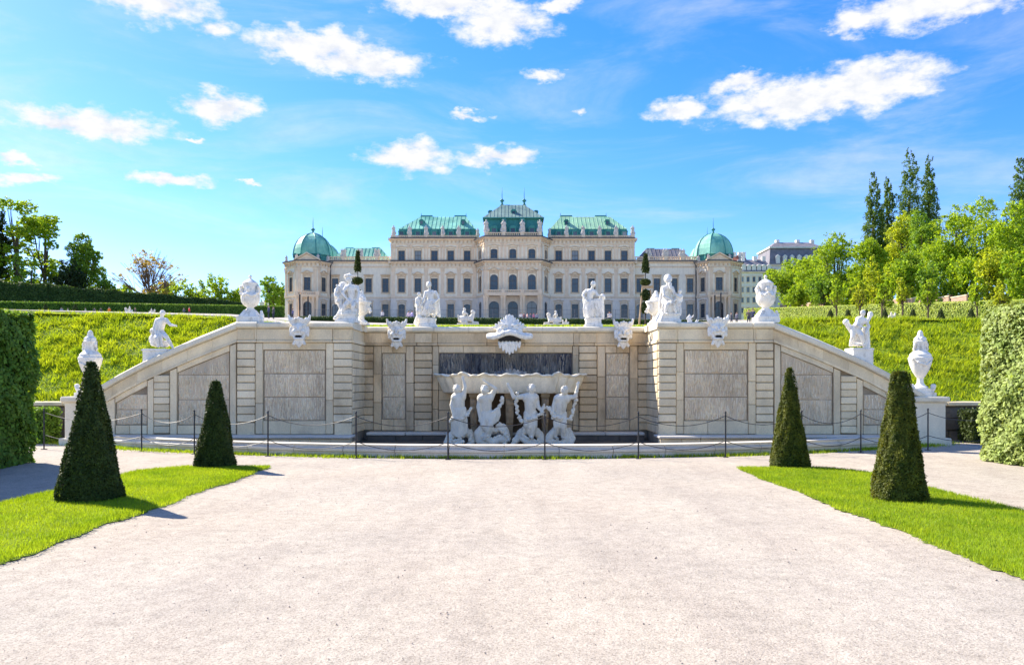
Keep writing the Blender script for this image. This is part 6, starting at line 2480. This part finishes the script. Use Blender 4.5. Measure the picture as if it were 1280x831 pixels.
def far_hedge(a, b, h, wid, mat, label, n, size, lumps=0.0, group=None, name='long_hedge', h2=None):
    """hedge between two ground points"""
    A, B = ground_at(*a), ground_at(*b)
    root = empty(name, A, label, 'hedge', group)
    D = B - A
    L_ = math.hypot(D.x, D.y)
    u = Vector((D.x / L_, D.y / L_, 0))
    nrm = Vector((u.y, -u.x, 0))
    if nrm.y > 0:
        nrm = -nrm
    K = max(6, int(L_ / 4))
    h2 = h2 or h
    m = MB()
    for i in range(K):
        t0, t1 = i / K, (i + 1) / K
        p0, p1 = u * L_ * t0, u * L_ * t1
        z0, z1 = D.z * t0, D.z * t1
        q = [p0 + nrm * (wid / 2 - .12), p1 + nrm * (wid / 2 - .12), p1 - nrm * wid / 2, p0 - nrm * wid / 2]
        zz = [z0, z1, z1, z0]
        v = [(q[k].x, q[k].y, zz[k] - .6) for k in range(4)] + [(q[k].x, q[k].y, zz[k] + (h + (h2 - h) * (t0 if k in (0, 3) else t1)) * .93) for k in range(4)]
        m.add(v, [(3, 2, 1, 0), (4, 5, 6, 7), (0, 1, 5, 4), (1, 2, 6, 5), (2, 3, 7, 6), (3, 0, 4, 7)])
    m.build('hedge_core', M['hedge_core'], root)
    t = RNG.uniform(0, 1, n)
    top = RNG.uniform(0, 1, n) < wid / (wid + h) * .8
    hv = (h + (h2 - h) * t) * (1 + lumps * (np.sin(t * L_ * .5) * .5 + np.sin(t * L_ * 1.3 + 1) * .3 + RNG.normal(0, .25, n)))
    zz = np.where(top, hv, RNG.uniform(0, 1, n) * hv)
    off = np.where(top, RNG.uniform(-.5, .5, n) * wid, wid / 2 + RNG.normal(0, .06, n))
    uu, nn = np.array(u), np.array(nrm)
    p = uu[None] * (t * L_)[:, None] + nn[None] * off[:, None]
    p[:, 2] += zz + D.z * t + RNG.normal(0, .04, n)
    nm = np.where(top[:, None], np.array([0, 0, 1.0])[None], nn[None] + np.array([0, 0, .35])[None])
    v, f = leaf_quads(p, nm, size, .5, .75, .55)
    link('foliage', np_mesh('foliage', v, f, mat), root)
    return root


far_hedge((-30, 158), (352, 212), 3.1, 2, M['far_hedge_leaf'], 'long clipped green hedge behind the strolling visitors', 30000, .2)
far_hedge((-40, 176), (300, 218), 8.4, 4, M['dark_hedge_leaf'], 'tall dark rough topped hedge below the garden trees', 24000, .42, .06, None, 'long_hedge', 4.2)
far_hedge((934, 215), (1325, 112), 3.0, 2, M['lime_hedge_leaf'], 'long sunlit lime green hedge behind the row of tiny cones', 32000, .2)
far_hedge((312, 205), (352, 220), 2.8, 2, M['far_hedge_leaf'], 'short dark hedge piece ending near the domed pavilion', 4000, .26)
# low dark strip added to give the palace its dark, shaded foot
far_hedge((376, 100), (905, 100), .52, .7, M['dark_hedge_leaf'], 'very low dark leafy strip added along the palace forecourt', 14000, .11, 0, None, 'dark_foot_strip')

# brick retaining wall under the right hand trees
A, B = ground_at(975, 236), ground_at(1212, 150)
bw = empty('brick_garden_wall', A, 'low pinkish brick garden wall with dark piers under the lime trees', 'wall')
D = B - A
L_ = math.hypot(D.x, D.y)
ang = math.atan2(D.y, D.x)
nb = 16
for i in range(nb):
    t0, t1 = i / nb, (i + 1) / nb
    zb0 = D.z * (t0 + t1) / 2 + 3.6
    MB().box(0, L_ / nb - .5, -.15, .15, -4, .85).build('wall_bay', M['brick_wall'], bw, False, (D.x * t0, D.y * t0, zb0), ang)
    MB().box(-.05, L_ / nb - .45, -.24, .24, .85, 1.05).build('coping', M['trim'], bw, False, (D.x * t0, D.y * t0, zb0), ang)
    MB().box(L_ / nb - .52, L_ / nb - .04, -.28, .28, -4, 1.1).build('pier', M['bark'], bw, False, (D.x * t0, D.y * t0, zb0), ang)

# tiny topiary cones along the right hedge
cone_v, cone_n = None, None


def tiny_cone_mesh():
    n = 1200
    t = 1 - np.sqrt(1 - RNG.uniform(0, 1, n) * .98)
    a = RNG.uniform(0, 2 * PI, n)
    r = .50 * (1 - t) + .04
    p = np.stack([r * np.cos(a), r * np.sin(a), t * 1.5], 1)
    nm = np.stack([np.cos(a), np.sin(a), np.full(n, .4)], 1)
    v, f = leaf_quads(p, nm, .15, .5, .6, .5)
    return np_mesh('foliage', v, f, M['yew'])


tcm = tiny_cone_mesh()
tcc = MB().lathe([(.47, -.1), (.46, .08), (.04, 1.45)], 10).mesh('inner_growth', M['yew_core'])
for px, d in ((1038, 104), (1060, 103), (1083, 102), (1106, 101), (1141, 98), (1176, 97), (1214, 95)):
    g0 = ground_at(px, d)
    rt = empty('tiny_clipped_cone', g0, 'tiny dark clipped cone standing in the row before the lime hedge', 'topiary', 'row of tiny clipped cones on the upper terrace')
    link('inner_growth', tcc, rt)
    link('foliage', tcm, rt)
for px, d in ((57, 100), (94, 100)):
    g0 = ground_at(px, d)
    rt = empty('tiny_clipped_cone', g0, 'tiny dark clipped cone among the visitors above the bank', 'topiary', 'tiny clipped cones among visitors')
    link('inner_growth', tcc, rt)
    link('foliage', tcm, rt)


# cake-stand topiary with stakes
def tier_tree(px, d, tiers, label, stakes):
    b = ground_at(px, d)
    rt = empty('tiered_topiary', b, label, 'topiary')
    k = d / FPX
    H = lambda py: EYE - (py - HY) * k - b.z
    MB().tube([(0, 0, -.1), (0, 0, H(320))], [.05, .02], 6).build('trunk', M['bark'], rt)
    for (y0, y1, w_, shape) in tiers:
        z1, z0 = H(y0), H(y1)
        R_ = w_ * k / 2
        n = 1500
        a = RNG.uniform(0, 2 * PI, n)
        if shape == 'cone':
            t = RNG.uniform(0, 1, n)
            r = R_ * np.where(t < .15, .75 + t * 1.67, 1 - (t - .15) * .80)
            z = z0 + (z1 - z0) * t
            nm = np.stack([np.cos(a), np.sin(a), np.full(n, .3)], 1)
            core = [(R_ * .6, z0 + .05), (R_ * .85, z0 + (z1 - z0) * .2), (R_ * .12, z1 - .05)]
        else:
            c = RNG.uniform(-1, 1, n)
            sn = np.sqrt(1 - c * c)
            r = R_ * sn
            z = (z0 + z1) / 2 + (z1 - z0) / 2 * c
            nm = np.stack([np.cos(a) * sn, np.sin(a) * sn, c], 1)
            core = [(R_ * .3, z0 + .04), (R_ * .85, (z0 + z1) / 2), (R_ * .3, z1 - .04)]
        p = np.stack([r * np.cos(a), r * np.sin(a), z], 1) + RNG.normal(0, .02, (n, 3))
        v, f = leaf_quads(p, nm, .08, .5, .6, .4)
        t_ = link('foliage_tier', np_mesh('foliage_tier', v, f, M['yew']), rt)
        MB().lathe(core, 12).build('inner_growth', M['yew_core'], t_, True)
    if stakes:
        for x0, x1, yt in ((-8.5, -4.0, 360), (7.5, 6.0, 362)):
            MB().tube([(x0 * k, -.1, -.1), (x1 * k, -.1, H(yt))], .055, 6).build('stake', M['wood'], rt)
        MB().box(-5 * k, 9 * k, -.2, -.14, H(361), H(357.5)).build('cross_bar', M['wood'], rt)


tier_tree(806.8, 50, [(317, 341, 9.5, 'cone'), (349, 356.5, 12, 'ball'), (362, 375.5, 12, 'ball'), (377.5, 391.5, 13, 'ball')], 'tiered clipped tree tied between two wooden stakes', True)
tier_tree(447.2, 50, [(313.5, 340, 8.5, 'cone'), (347, 355, 12, 'ball'), (362, 375.5, 12, 'ball')], 'tiered clipped tree rising behind the helmeted statue group', False)


# garden sculptures on the terrace: crouching sphinxes and children
def sphinx(px, d, w_px, flip, label, mat='shade_marble'):
    b = ground_at(px, d)
    L_ = w_px * d / FPX
    rt = empty('garden_sphinx', b, label, 'statue', 'crouching sphinxes on the upper terrace')
    s_ = L_ / 2.0
    f_ = -1 if flip else 1
    MB().box(-1.0 * s_, 1.0 * s_, -.35 * s_, .35 * s_, -.2, .28 * s_).build('plinth', M['coping_stone'], rt)
    z = .28 * s_
    q = [ellipsoid((-.35 * f_ * s_, 0, z + .95 * s_), (.2 * s_, .2 * s_, .24 * s_)), ellipsoid((-.32 * f_ * s_, 0, z + 1.3 * s_), (.14 * s_, .14 * s_, .15 * s_)), capsule((-.35 * f_ * s_, -.15 * s_, z + 1.0 * s_), .08 * s_, (-.02 * f_ * s_, -.2 * s_, z + .85 * s_), .07 * s_), capsule((-.55 * f_ * s_, 0, z + .36 * s_), .32 * s_, (.25 * f_ * s_, 0, z + .40 * s_), .28 * s_),
         capsule((.25 * f_ * s_, 0, z + .45 * s_), .27 * s_, (.45 * f_ * s_, 0, z + .75 * s_), .18 * s_),
         ellipsoid((.52 * f_ * s_, 0, z + 1.0 * s_), (.17 * s_, .16 * s_, .2 * s_)), ellipsoid((.44 * f_ * s_, 0, z + 1.03 * s_), (.2 * s_, .2 * s_, .2 * s_)),
         ellipsoid((-.62 * f_ * s_, .1 * s_, z + .40 * s_), (.3 * s_, .3 * s_, .34 * s_)),
         capsule((-.85 * f_ * s_, -.1 * s_, z + .2 * s_), .08 * s_, (-.9 * f_ * s_, -.1 * s_, z + .75 * s_), .06 * s_)]
    for k in (-1, 1):
        q += [capsule((.35 * f_ * s_, k * .18 * s_, z + .35 * s_), .13 * s_, (.45 * f_ * s_, k * .18 * s_, z + .1 * s_), .1 * s_),
              capsule((.45 * f_ * s_, k * .18 * s_, z + .08 * s_), .1 * s_, (.9 * f_ * s_, k * .18 * s_, z + .07 * s_), .09 * s_),
              capsule((-.5 * f_ * s_, k * .25 * s_, z + .1 * s_), .11 * s_, (-.1 * f_ * s_, k * .28 * s_, z + .08 * s_), .09 * s_),
              capsule((0, k * .2 * s_, z + .55 * s_), .06 * s_, (-.15 * f_ * s_, k * .22 * s_, z + .95 * s_), .05 * s_)]
    sculpt('figure', q, M[mat], .045 * s_, rt, rough=.006 * s_)


sphinx(585, 62, 27, False, 'white crouching sphinx behind the wall between young man and fish mask')
sphinx(691, 62, 23, True, 'white crouching sphinx behind the wall between fish mask and robed woman')
sphinx(706, 64, 11, True, 'smaller white sphinx just beside the crouching sphinx near the robed woman')
sphinx(160, 100, 13, True, 'small white arched sculpture above the sunlit bank among the visitors')
sphinx(191, 100, 10, False, 'small white sculpture behind the head of the reaching child')
sphinx(1116, 95, 12, False, 'small white sculpture before the lime hedge near the bent child')


def small_child(px, d, h_px, label):
    b = ground_at(px, d)
    h = h_px * d / FPX
    Jd = dict(head=(0, 0, h * .86), chest=(0, 0, h * .66), pelvis=(0, 0, h * .45), sl=(-.14 * h, 0, h * .72), sr=(.14 * h, 0, h * .72), el=(-.24 * h, -.05, h * .6), al=(-.18 * h, -.1, h * .45), er=(.26 * h, 0, h * .76), ar=(.3 * h, -.05, h * .92),
              hl=(-.08 * h, 0, h * .42), hr=(.08 * h, 0, h * .42), kl=(-.1 * h, -.08 * h, h * .24), fl=(-.1 * h, 0, h * .06), kr=(.11 * h, -.05 * h, h * .24), fr=(.13 * h, 0, h * .06))
    q = human(Jd, h, True, plump=1.4)
    q += [ellipsoid((0, .02, .02 * h), (.26 * h, .22 * h, .10 * h)), ellipsoid((.14 * h, .08 * h, .2 * h), (.14 * h, .12 * h, .2 * h))]
    o = sculpt('child_statue', q, M['marble'], .045 * h, None, smooth=1)
    o.location = b
    tag(o, label, 'statue')


small_child(421, 60, 14, 'little white child statue peeping out left of the helmeted group near its cloak')
small_child(862, 60, 16, 'little white child statue behind the wall between bearded man and horned mask')
small_child(871, 66, 9, 'tiny white garden figure behind the wall next to the little child statue')
small_child(326, 40, 11, 'tiny white figure at the foot of the lidded urn above the smaller cone')
small_child(971, 40, 11, 'tiny white figure beside the lidded urn near the lime hedge')

# ------------------------------------------------------------------ visitors
def person_mesh(seed):
    rr = random.Random(seed)
    st_ = rr.uniform(-.25, .25)
    Jd = dict(head=(0, -.03, 1.60), chest=(0, 0, 1.22), pelvis=(0, 0, .93), sl=(-.20, 0, 1.40), sr=(.20, 0, 1.40), el=(-.27, .03, 1.12), al=(-.26, -.10 - abs(st_) * .6, .90 + abs(st_) * .7), er=(.27, .02, 1.12), ar=(.25, -.12, .90),
              hl=(-.10, 0, .90), hr=(.10, 0, .90), kl=(-.11, -.05 + st_ * .4, .49), fl=(-.11, st_ * .8, .06), kr=(.11, -.03 - st_ * .4, .49), fr=(.11, -st_ * .8, .06))
    o = sculpt('person', human(Jd, 1.72, True, (0, -1, 0), plump=.92), M['person'], .035, None, smooth=1)
    me = o.data
    bpy.data.objects.remove(o)
    return me


pms = [person_mesh(k) for k in (1, 4, 9)]
people = [
    (77, 150, (.30, .34, .50), 'visitor in pale blue top beside the tiny cones above the sunlit bank', 'a'), (85, 150, (.55, .52, .50), 'visitor in light grey top behind the sunlit bank', 'a'),
    (107, 152, (.60, .55, .50), 'visitor in cream top walking along the clipped hedge', 'a'), (118, 150, (.10, .10, .14), 'visitor in dark jacket left of the one in orange', 'a'), (126, 152, (.07, .07, .10), 'visitor in black close to the one in orange', 'a'),
    (136.5, 142, (.85, .20, .02), 'visitor in bright orange top above the sunlit bank', 'a'), (169, 152, (.12, .10, .10), 'visitor in dark clothes beside the small arched sculpture', 'a'), (230, 152, (.10, .11, .14), 'visitor in dark coat next to the one in red', 'a'), (236.5, 142, (.75, .04, .05), 'visitor in red jacket beyond the reaching child', 'a'),
    (366, 120, (.12, .12, .25), 'visitor in navy near the domed pavilion door', 'b'), (336, 105, (.10, .10, .18), 'visitor in dark blue by the clipped hedge end', 'b'), (342, 105, (.08, .08, .09), 'visitor in black by the clipped hedge end', 'b'),
    (511, 110, (.75, .55, .62), 'visitor in pink seen between horned mask and young man', 'b'), (515, 112, (.42, .36, .60), 'visitor in lilac next to the one in pink', 'b'), (478, 118, (.65, .60, .58), 'visitor in white beside the open fruit urn', 'b'),
    (655, 150, (.20, .10, .12), 'visitor in maroon in the group before the palace porch', 'b'), (659, 152, (.70, .45, .40), 'visitor in salmon in the group before the palace porch', 'b'), (663, 148, (.12, .12, .2), 'visitor in dark navy in the group before the palace porch', 'b'),
    (667, 151, (.55, .20, .30), 'visitor in raspberry in the group before the palace porch', 'b'), (671, 150, (.30, .30, .35), 'visitor in grey in the group before the palace porch', 'b'), (651, 153, (.75, .72, .70), 'visitor in white in the group before the palace porch', 'b'),
    (762, 105, (.75, .65, .60), 'visitor in cream between robed woman and tiered tree', 'b'), (914, 120, (.08, .08, .10), 'visitor in black before the far pavilion', 'b'), (921, 118, (.15, .15, .2), 'visitor in charcoal before the far pavilion', 'b'), (941, 90, (.06, .07, .12), 'visitor in navy right beside the far lidded urn', 'b'), (936, 92, (.10, .08, .08), 'visitor in brown near the far lidded urn', 'b')]
for i, (px, d, c, lab, grp) in enumerate(people):
    b = ground_at(px, d)
    o = link('person', pms[i % 3], None, b, (0, 0, rp.uniform(0, 6.28)), (.98 + .06 * rp.random(),) * 3)
    o.color = (*c, 1)
    tag(o, lab, 'person', 'visitors above the sunlit bank' if grp == 'a' else 'visitors before the palace')


# ------------------------------------------------------------------ trees
def crown_mesh(blobs, n, size, mat, align=.35, drop=.35):
    """leaf clumps spread through a set of ellipsoids (cx,cy,cz,rx,ry,rz)"""
    vol = np.array([b[3] * b[4] + b[3] * b[5] + b[4] * b[5] for b in blobs])
    cnt = (n * vol / vol.sum()).astype(int)
    Ps, Ns = [], []
    for b, c in zip(blobs, cnt):
        # small twigs: clump centres inside the blob, leaves round each
        k = max(4, c // 14)
        d = RNG.normal(size=(k, 3))
        d /= np.linalg.norm(d, axis=1, keepdims=True)
        r = RNG.uniform(.25, 1.0, k) ** .45
        r *= 1 + .16 * np.sin(d[:, 0] * 5 + b[0]) * np.cos(d[:, 2] * 6 + b[2])
        cc = d * r[:, None]
        keep = RNG.uniform(0, 1, k) > drop * (d[:, 2] < -.3)
        cc, d = cc[keep], d[keep]
        k = len(cc)
        idx = RNG.integers(0, k, c)
        p = cc[idx] + RNG.normal(0, .085, (c, 3))
        Ps.append(p * np.array(b[3:6]) + np.array(b[:3]))
        Ns.append(d[idx] + np.array([0, 0, .5]))
    P_ = np.concatenate(Ps)
    N_ = np.concatenate(Ns)
    v, f = leaf_quads(P_, N_, size, .5, .75, align)
    return np_mesh('crown', v, f, mat)


def trunk_mesh(h, r, blobs, rr, mat, limbs=8):
    m = MB()
    bare = mat.name == 'twig'
    tw = .05 if bare else 0
    limbs = 99 if bare else limbs
    m.tube([(0, 0, -.6), (rr.uniform(-.1, .1), 0, h * .35), (rr.uniform(-.3, .3), rr.uniform(-.3, .3), h * .75)], [r, r * .75, r * .3], 8)
    for b in blobs[:limbs]:
        z0 = h * rr.uniform(.22, .5)
        e = Vector(b[:3])
        s_ = Vector((0, 0, z0))
        mid = s_.lerp(e, .5) + Vector((0, 0, -.06 * h))
        m.tube([s_, mid, e], [r * .5, r * .32, r * .08], 5)
        for _ in range(14 if bare else 3):
            e2 = e + Vector((rr.uniform(-1, 1) * b[3], rr.uniform(-1, 1) * b[4], rr.uniform(-.3, 1) * b[5])) * (1.25 if bare else .8)
            m.tube([mid, mid.lerp(e2, .6), e2], [r * .22, r * .12, max(r * .04, tw)], 4)
    return m.mesh('trunk', mat)


def make_blobs(rr, w_, h, kind, leaves=9999):
    bl = []
    if kind == 'round':
        for i in range(11):
            a = rr.uniform(0, 2 * PI)
            q = rr.uniform(.1, .36) * w_
            z = h * rr.uniform(.36, .84)
            k = 1 - abs(z / h - .55) * .7
            r_ = w_ * rr.uniform(.17, .27) * k
            bl.append((math.cos(a) * q * k, math.sin(a) * q * k, z, r_, r_, r_ * rr.uniform(.75, 1.05)))
        bl.append((0, 0, h * .6, w_ * .3, w_ * .3, h * .26))
        bl.append((rr.uniform(-.1, .1) * w_, 0, h * .88, w_ * .2, w_ * .2, h * .12))
    elif kind == 'loose':
        for i in range(26 if leaves > 5000 else 17):
            a = rr.uniform(0, 2 * PI)
            q = rr.uniform(.1, .44) * w_
            z = h * rr.uniform(.16, .93)
            k = math.sqrt(max(.1, 1 - ((z / h - .55) / .5) ** 2))
            r_ = w_ * rr.uniform(.09, .17)
            bl.append((math.cos(a) * q * k, math.sin(a) * q * k, z, r_ * 1.2, r_ * 1.2, r_ * rr.uniform(.6, .9)))
    elif kind == 'poplar':
        for i in range(15):
            t = i / 14
            z = h * (.14 + .82 * t)
            k = math.sin(PI * min(1, .22 + t * .74)) ** .6
            a = rr.uniform(0, 2 * PI)
            r_ = w_ * .42 * k + .3
            bl.append((math.cos(a) * w_ * .08 * k, math.sin(a) * w_ * .08 * k, z, r_, r_, h * .085))
        for i in range(2):
            a = rr.uniform(0, 2 * PI)
            for t in (0, .33, .66, 1):
                r_ = w_ * .15 * (1 - t * .5)
                bl.append((math.cos(a) * w_ * .34 * (1 - .3 * t), math.sin(a) * w_ * .34 * (1 - .3 * t), h * (.25 + .14 * i + .2 * t), r_, r_, h * .06))
    elif kind == 'shrub':
        for i in range(9):
            a = rr.uniform(0, 2 * PI)
            q = rr.uniform(.0, .38) * w_
            r_ = w_ * rr.uniform(.16, .26)
            bl.append((math.cos(a) * q, math.sin(a) * q, h * rr.uniform(.15, .75), r_, r_, h * rr.uniform(.2, .28)))
    return bl


tree_count = [0]


def tree(name, px, top, w_px, d, kind, leaf, label, n=6000, size=.34, group=None, base_py=None, bark='bark', sink=0.0):
    tree_count[0] += 1
    rr = random.Random(100 + tree_count[0])
    b = ground_at(px, d)
    h = EYE - (top - HY) * d / FPX - b.z
    w_ = w_px * d / FPX
    rt = empty(name, b, label, 'shrub' if kind == 'shrub' else 'tree', group)
    bl = make_blobs(rr, w_, h, kind, n)
    link('crown', crown_mesh(bl, n, size, M[leaf]), rt)
    link('trunk', trunk_mesh(h, max(.12, h * .022), bl, rr, M[bark], 8 if kind != 'poplar' else 3), rt)
    return rt


# beyond the left hedges
tree('park_tree', 22, 243, 70, 208, 'loose', 'leaf_bright', 'tallest loose crowned tree beyond the hedges, sky showing through', 22000, .40)
tree('park_tree', 56, 262, 60, 216, 'loose', 'leaf_bright', 'slimmer loose tree leaning from behind the tallest park tree', 18000, .40)
tree('park_tree', -8, 262, 50, 205, 'round', 'leaf_dark', 'dark evergreen tree partly out of view by the tallest park tree', 18000, .40)
tree('park_tree', 106, 291, 54, 212, 'round', 'leaf_mid', 'rounded mid green tree standing alone against the sky beyond the hedges', 18000, .40)
tree('park_tree', 86, 328, 48, 206, 'shrub', 'leaf_dark', 'dark purplish bush below the rounded mid green tree', 6500, .46)
tree('park_tree', 38, 318, 60, 204, 'shrub', 'leaf_mid', 'mid green bush at the foot of the tallest park tree', 6500, .46)
tree('park_tree', 128, 338, 38, 208, 'shrub', 'leaf_mid', 'small green bush between dark bush and half bare tree', 3500, .46)
tree('park_tree', 187, 318, 78, 215, 'loose', 'leaf_copper', 'half bare tree with brown twigs and few bronze leaves', 4200, .36, None, None, 'twig')
for px, top, w_, lf, lab in ((150, 352, 36, 'leaf_bright', 'fresh green shrub at the left foot of the half bare tree'), (215, 346, 40, 'leaf_yellow', 'yellow green shrub at the right foot of the half bare tree'),
                             (245, 344, 48, 'leaf_bright', 'broad bright green shrub next to the yellow green one beyond the hedge'), (277, 341, 44, 'leaf_bright', 'bright green shrub left of the lidded urn beyond the hedge'), (299, 352, 30, 'leaf_bright', 'small bright shrub directly left of the lidded urn')):
    tree('garden_shrub', px, top, w_ * 1.2, 236, 'shrub', lf, lab, 5000, .48)
tree('park_tree', 338, 344, 44, 262, 'round', 'leaf_mid', 'green tree peeping out between lidded urn and domed pavilion', 4500, .5)
tree('park_tree', 352, 352, 26, 270, 'round', 'leaf_mid', 'small green tree hard against the domed pavilion', 3500, .5)

# lime avenue on the right
right = [(985, 322, 58, 150, 'leaf_bright', 'first lime tree of the avenue, olive green beside the mansard house'), (1012, 318, 50, 140, 'leaf_bright', 'second lime tree of the avenue behind the far lidded urn'),
         (1043, 290, 66, 132, 'leaf_bright', 'bright lime tree in front of the mansard house roof'), (1088, 296, 62, 124, 'leaf_bright', 'lime tree right below the pair of shorter poplars'),
         (1128, 266, 50, 128, 'leaf_yellow', 'yellow leaved tree at the foot of the tallest poplar'), (1152, 262, 58, 118, 'leaf_mid', 'deep green lime tree in front of the tallest poplars'),
         (1194, 254, 72, 112, 'leaf_bright', 'broad bright lime tree with a bare dark trunk showing'), (1232, 246, 70, 108, 'leaf_bright', 'tall lime tree between dark trunk and lone poplar'),
         (1270, 250, 72, 98, 'leaf_bright', 'large lime tree overhanging the pale clipped hedge'), (1300, 235, 70, 100, 'leaf_mid', 'lime tree at the outer end of the avenue')]
for px, top, w_, d, lf, lab in right:
    tree('lime_tree', px, top, w_ * 1.12, d * 1.62, 'round', lf, lab, 17000, .40, 'lime avenue above the brick wall')
fill = [(1000, 345, 44, 128), (1030, 338, 46, 122), (1062, 330, 46, 116), (1098, 322, 48, 112), (1132, 322, 50, 106), (1170, 318, 54, 100), (1208, 312, 56, 98), (1246, 308, 56, 94), (1282, 312, 52, 90)]
for i, (px, top, w_, d) in enumerate(fill):
    tree('understorey_shrub', px, top, w_ * 1.1, d * 1.62, 'shrub', ('leaf_bright', 'leaf_mid', 'leaf_bright', 'leaf_yellow')[i % 4], ('fresh green', 'deep green', 'fresh green', 'yellowish')[i % 4] + ' leafy undergrowth below the lime avenue crowns', 6000, .42, 'undergrowth below the lime avenue')
for i, px in enumerate((1046, 1075, 1102, 1128, 1160, 2040, 1222, 1252)):
    tree('young_tree', px, 346 + (i % 3) * 3, 26, 146 - i * 4.2, 'round', ('leaf_bright', 'leaf_yellow')[i % 2], ('fresh green', 'yellowish')[i % 2] + ' young small crowned tree in the row before the brick wall', 2200, .32, 'young trees before the brick wall')
for px, top, w_, d, lab in ((1092, 222, 30, 275, 'shorter poplar with the narrow tip, outer of the two shorter ones'), (1110, 228, 26, 278, 'shorter thin poplar next to the tallest one'), (1137, 194, 42, 268, 'tallest columnar poplar above the lime avenue'),
                            (1161, 202, 29, 272, 'slender dark poplar hard beside the tallest one'), (1275, 203, 36, 255, 'lone poplar rising over the outer end of the avenue')):
    tree('poplar', px, top, w_, d, 'poplar', 'leaf_poplar', lab, 17000, .5, 'columnar poplars')

# ------------------------------------------------------------------ town houses beyond
def town_house(px0, px1, eave, ridge, d, depth, wallm, roofm, label, rows, cols, skew=0.0, mansard=False):
    x0, x1 = (px0 - CX) * d / FPX, (px1 - CX) * d / FPX
    z0 = float(terrace((x0 + x1) / 2, d)) - 1
    H = lambda py: EYE - (py - HY) * d / FPX - z0
    rt = empty('town_house', (x0, d, z0), label, 'building', None, skew)
    W, ze, zr = x1 - x0, H(eave), H(ridge)
    MB().box(0, W, 0, depth, 0, ze).build('wall', M[wallm], rt)
    MB().box(-.3, W + .3, -.5, depth + .3, ze, ze + .5).build('eaves', M['trim'], rt)
    if mansard:
        rf = MB().frustum((-.2, W + .2, -.3, depth, ze + .5), (W * .04, W * .96, 2.2, depth - 2, ze + .5 + (zr - ze) * .66)).frustum((W * .03, W * .97, 1.9, depth - 1.5, ze + .51 + (zr - ze) * .66), (W * .2, W * .8, depth * .4, depth * .6, zr)).build('roof', M[roofm], rt)
        MB().box(W * .02, W * .98, 1.4, depth - 1.2, ze + .3 + (zr - ze) * .66, ze + .9 + (zr - ze) * .66).build('roof_moulding', M['city_wall'], rf)
    else:
        rf = MB().frustum((-.3, W + .3, -.5, depth + .3, ze + .5), (W * .12, W * .88, depth * .46, depth * .54, zr)).build('roof', M[roofm], rt)
    for t in (.25, .6, .85):
        MB().box(W * t - .7, W * t + .7, depth * .4, depth * .5, zr - 2.0, zr + 1.2).build('chimney', M['city_wall'], rf)
    for t in np.linspace(.14, .86, max(2, cols)):
        dm = MB().box(W * t - .8, W * t + .8, -.25 if mansard else .3, 3, ze + .9, ze + (3.6 if mansard else 2.7)).prism([(W * t - 1.1, ze + (3.6 if mansard else 2.7)), (W * t + 1.1, ze + (3.6 if mansard else 2.7)), (W * t, ze + (4.6 if mansard else 3.4))], -.35 if mansard else .2, 3).build('dormer', M['city_wall'], rf)
    wm = MB().box(-.62, .62, -.10, .05, 0, 2.1).box(-.85, .85, -.18, .05, 2.15, 2.4).box(-.8, .8, -.2, .05, -.3, -.02).mesh('window', M['trim'])
    gm2 = MB().box(-.5, .5, -.13, -.08, .1, 2.0).mesh('pane', M['glass'])
    for r_ in range(rows):
        for c in range(cols):
            x = W * (c + .5) / cols
            z = ze - 3.6 - r_ * 4.0
            if z < 1:
                continue
            o = link('window', wm, rt, (x, 0, z))
            link('pane', gm2, o)
    return rt


town_house(924, 968, 341, 321, 310, 16, 'city_wall', 'slate', 'pale town house with dark slate roof beyond the far pavilion', 4, 6)
town_house(918, 938, 336, 316, 330, 14, 'city_wall', 'red_tile', 'town house with red roof peeping behind the far pavilion', 3, 3)
town_house(962, 1036, 332, 299, 330, 20, 'city_wall', 'slate', 'tall grand house with grey mansard roof and dormers behind the limes', 4, 7, 0, True)
town_house(322, 357, 388, 372, 290, 12, 'city_wall', 'red_tile', 'low house with red tiled roof between lidded urn and domed pavilion', 1, 4)

# dandelions on the bank and the right lawn
n = 900
x = np.concatenate([RNG.uniform(6.6, 20, n), RNG.uniform(-20, -6.8, n // 2), RNG.uniform(4.1, 6.0, 40)])
y = np.concatenate([RNG.uniform(22, 27, n + n // 2), RNG.uniform(7, 14.3, 40)])
z = np.where(y > 21.8, bank_z(x, y), .03) + .05
r = RNG.uniform(.015, .03, len(x)) * np.where(y > 21.8, 1, .45)
v = oct_[None] * r[:, None, None] * np.array([1, 1, .5])[None, None] + np.stack([x, y, z], 1)[:, None]
f = of[None] + (np.arange(len(x)) * 6)[:, None, None]
tag(link('dandelions', np_mesh('dandelions', v.reshape(-1, 3), f.reshape(-1, 3), M['dandelion'])), 'yellow dandelion heads dotted over banks and lawn', 'flowers', kind='stuff')
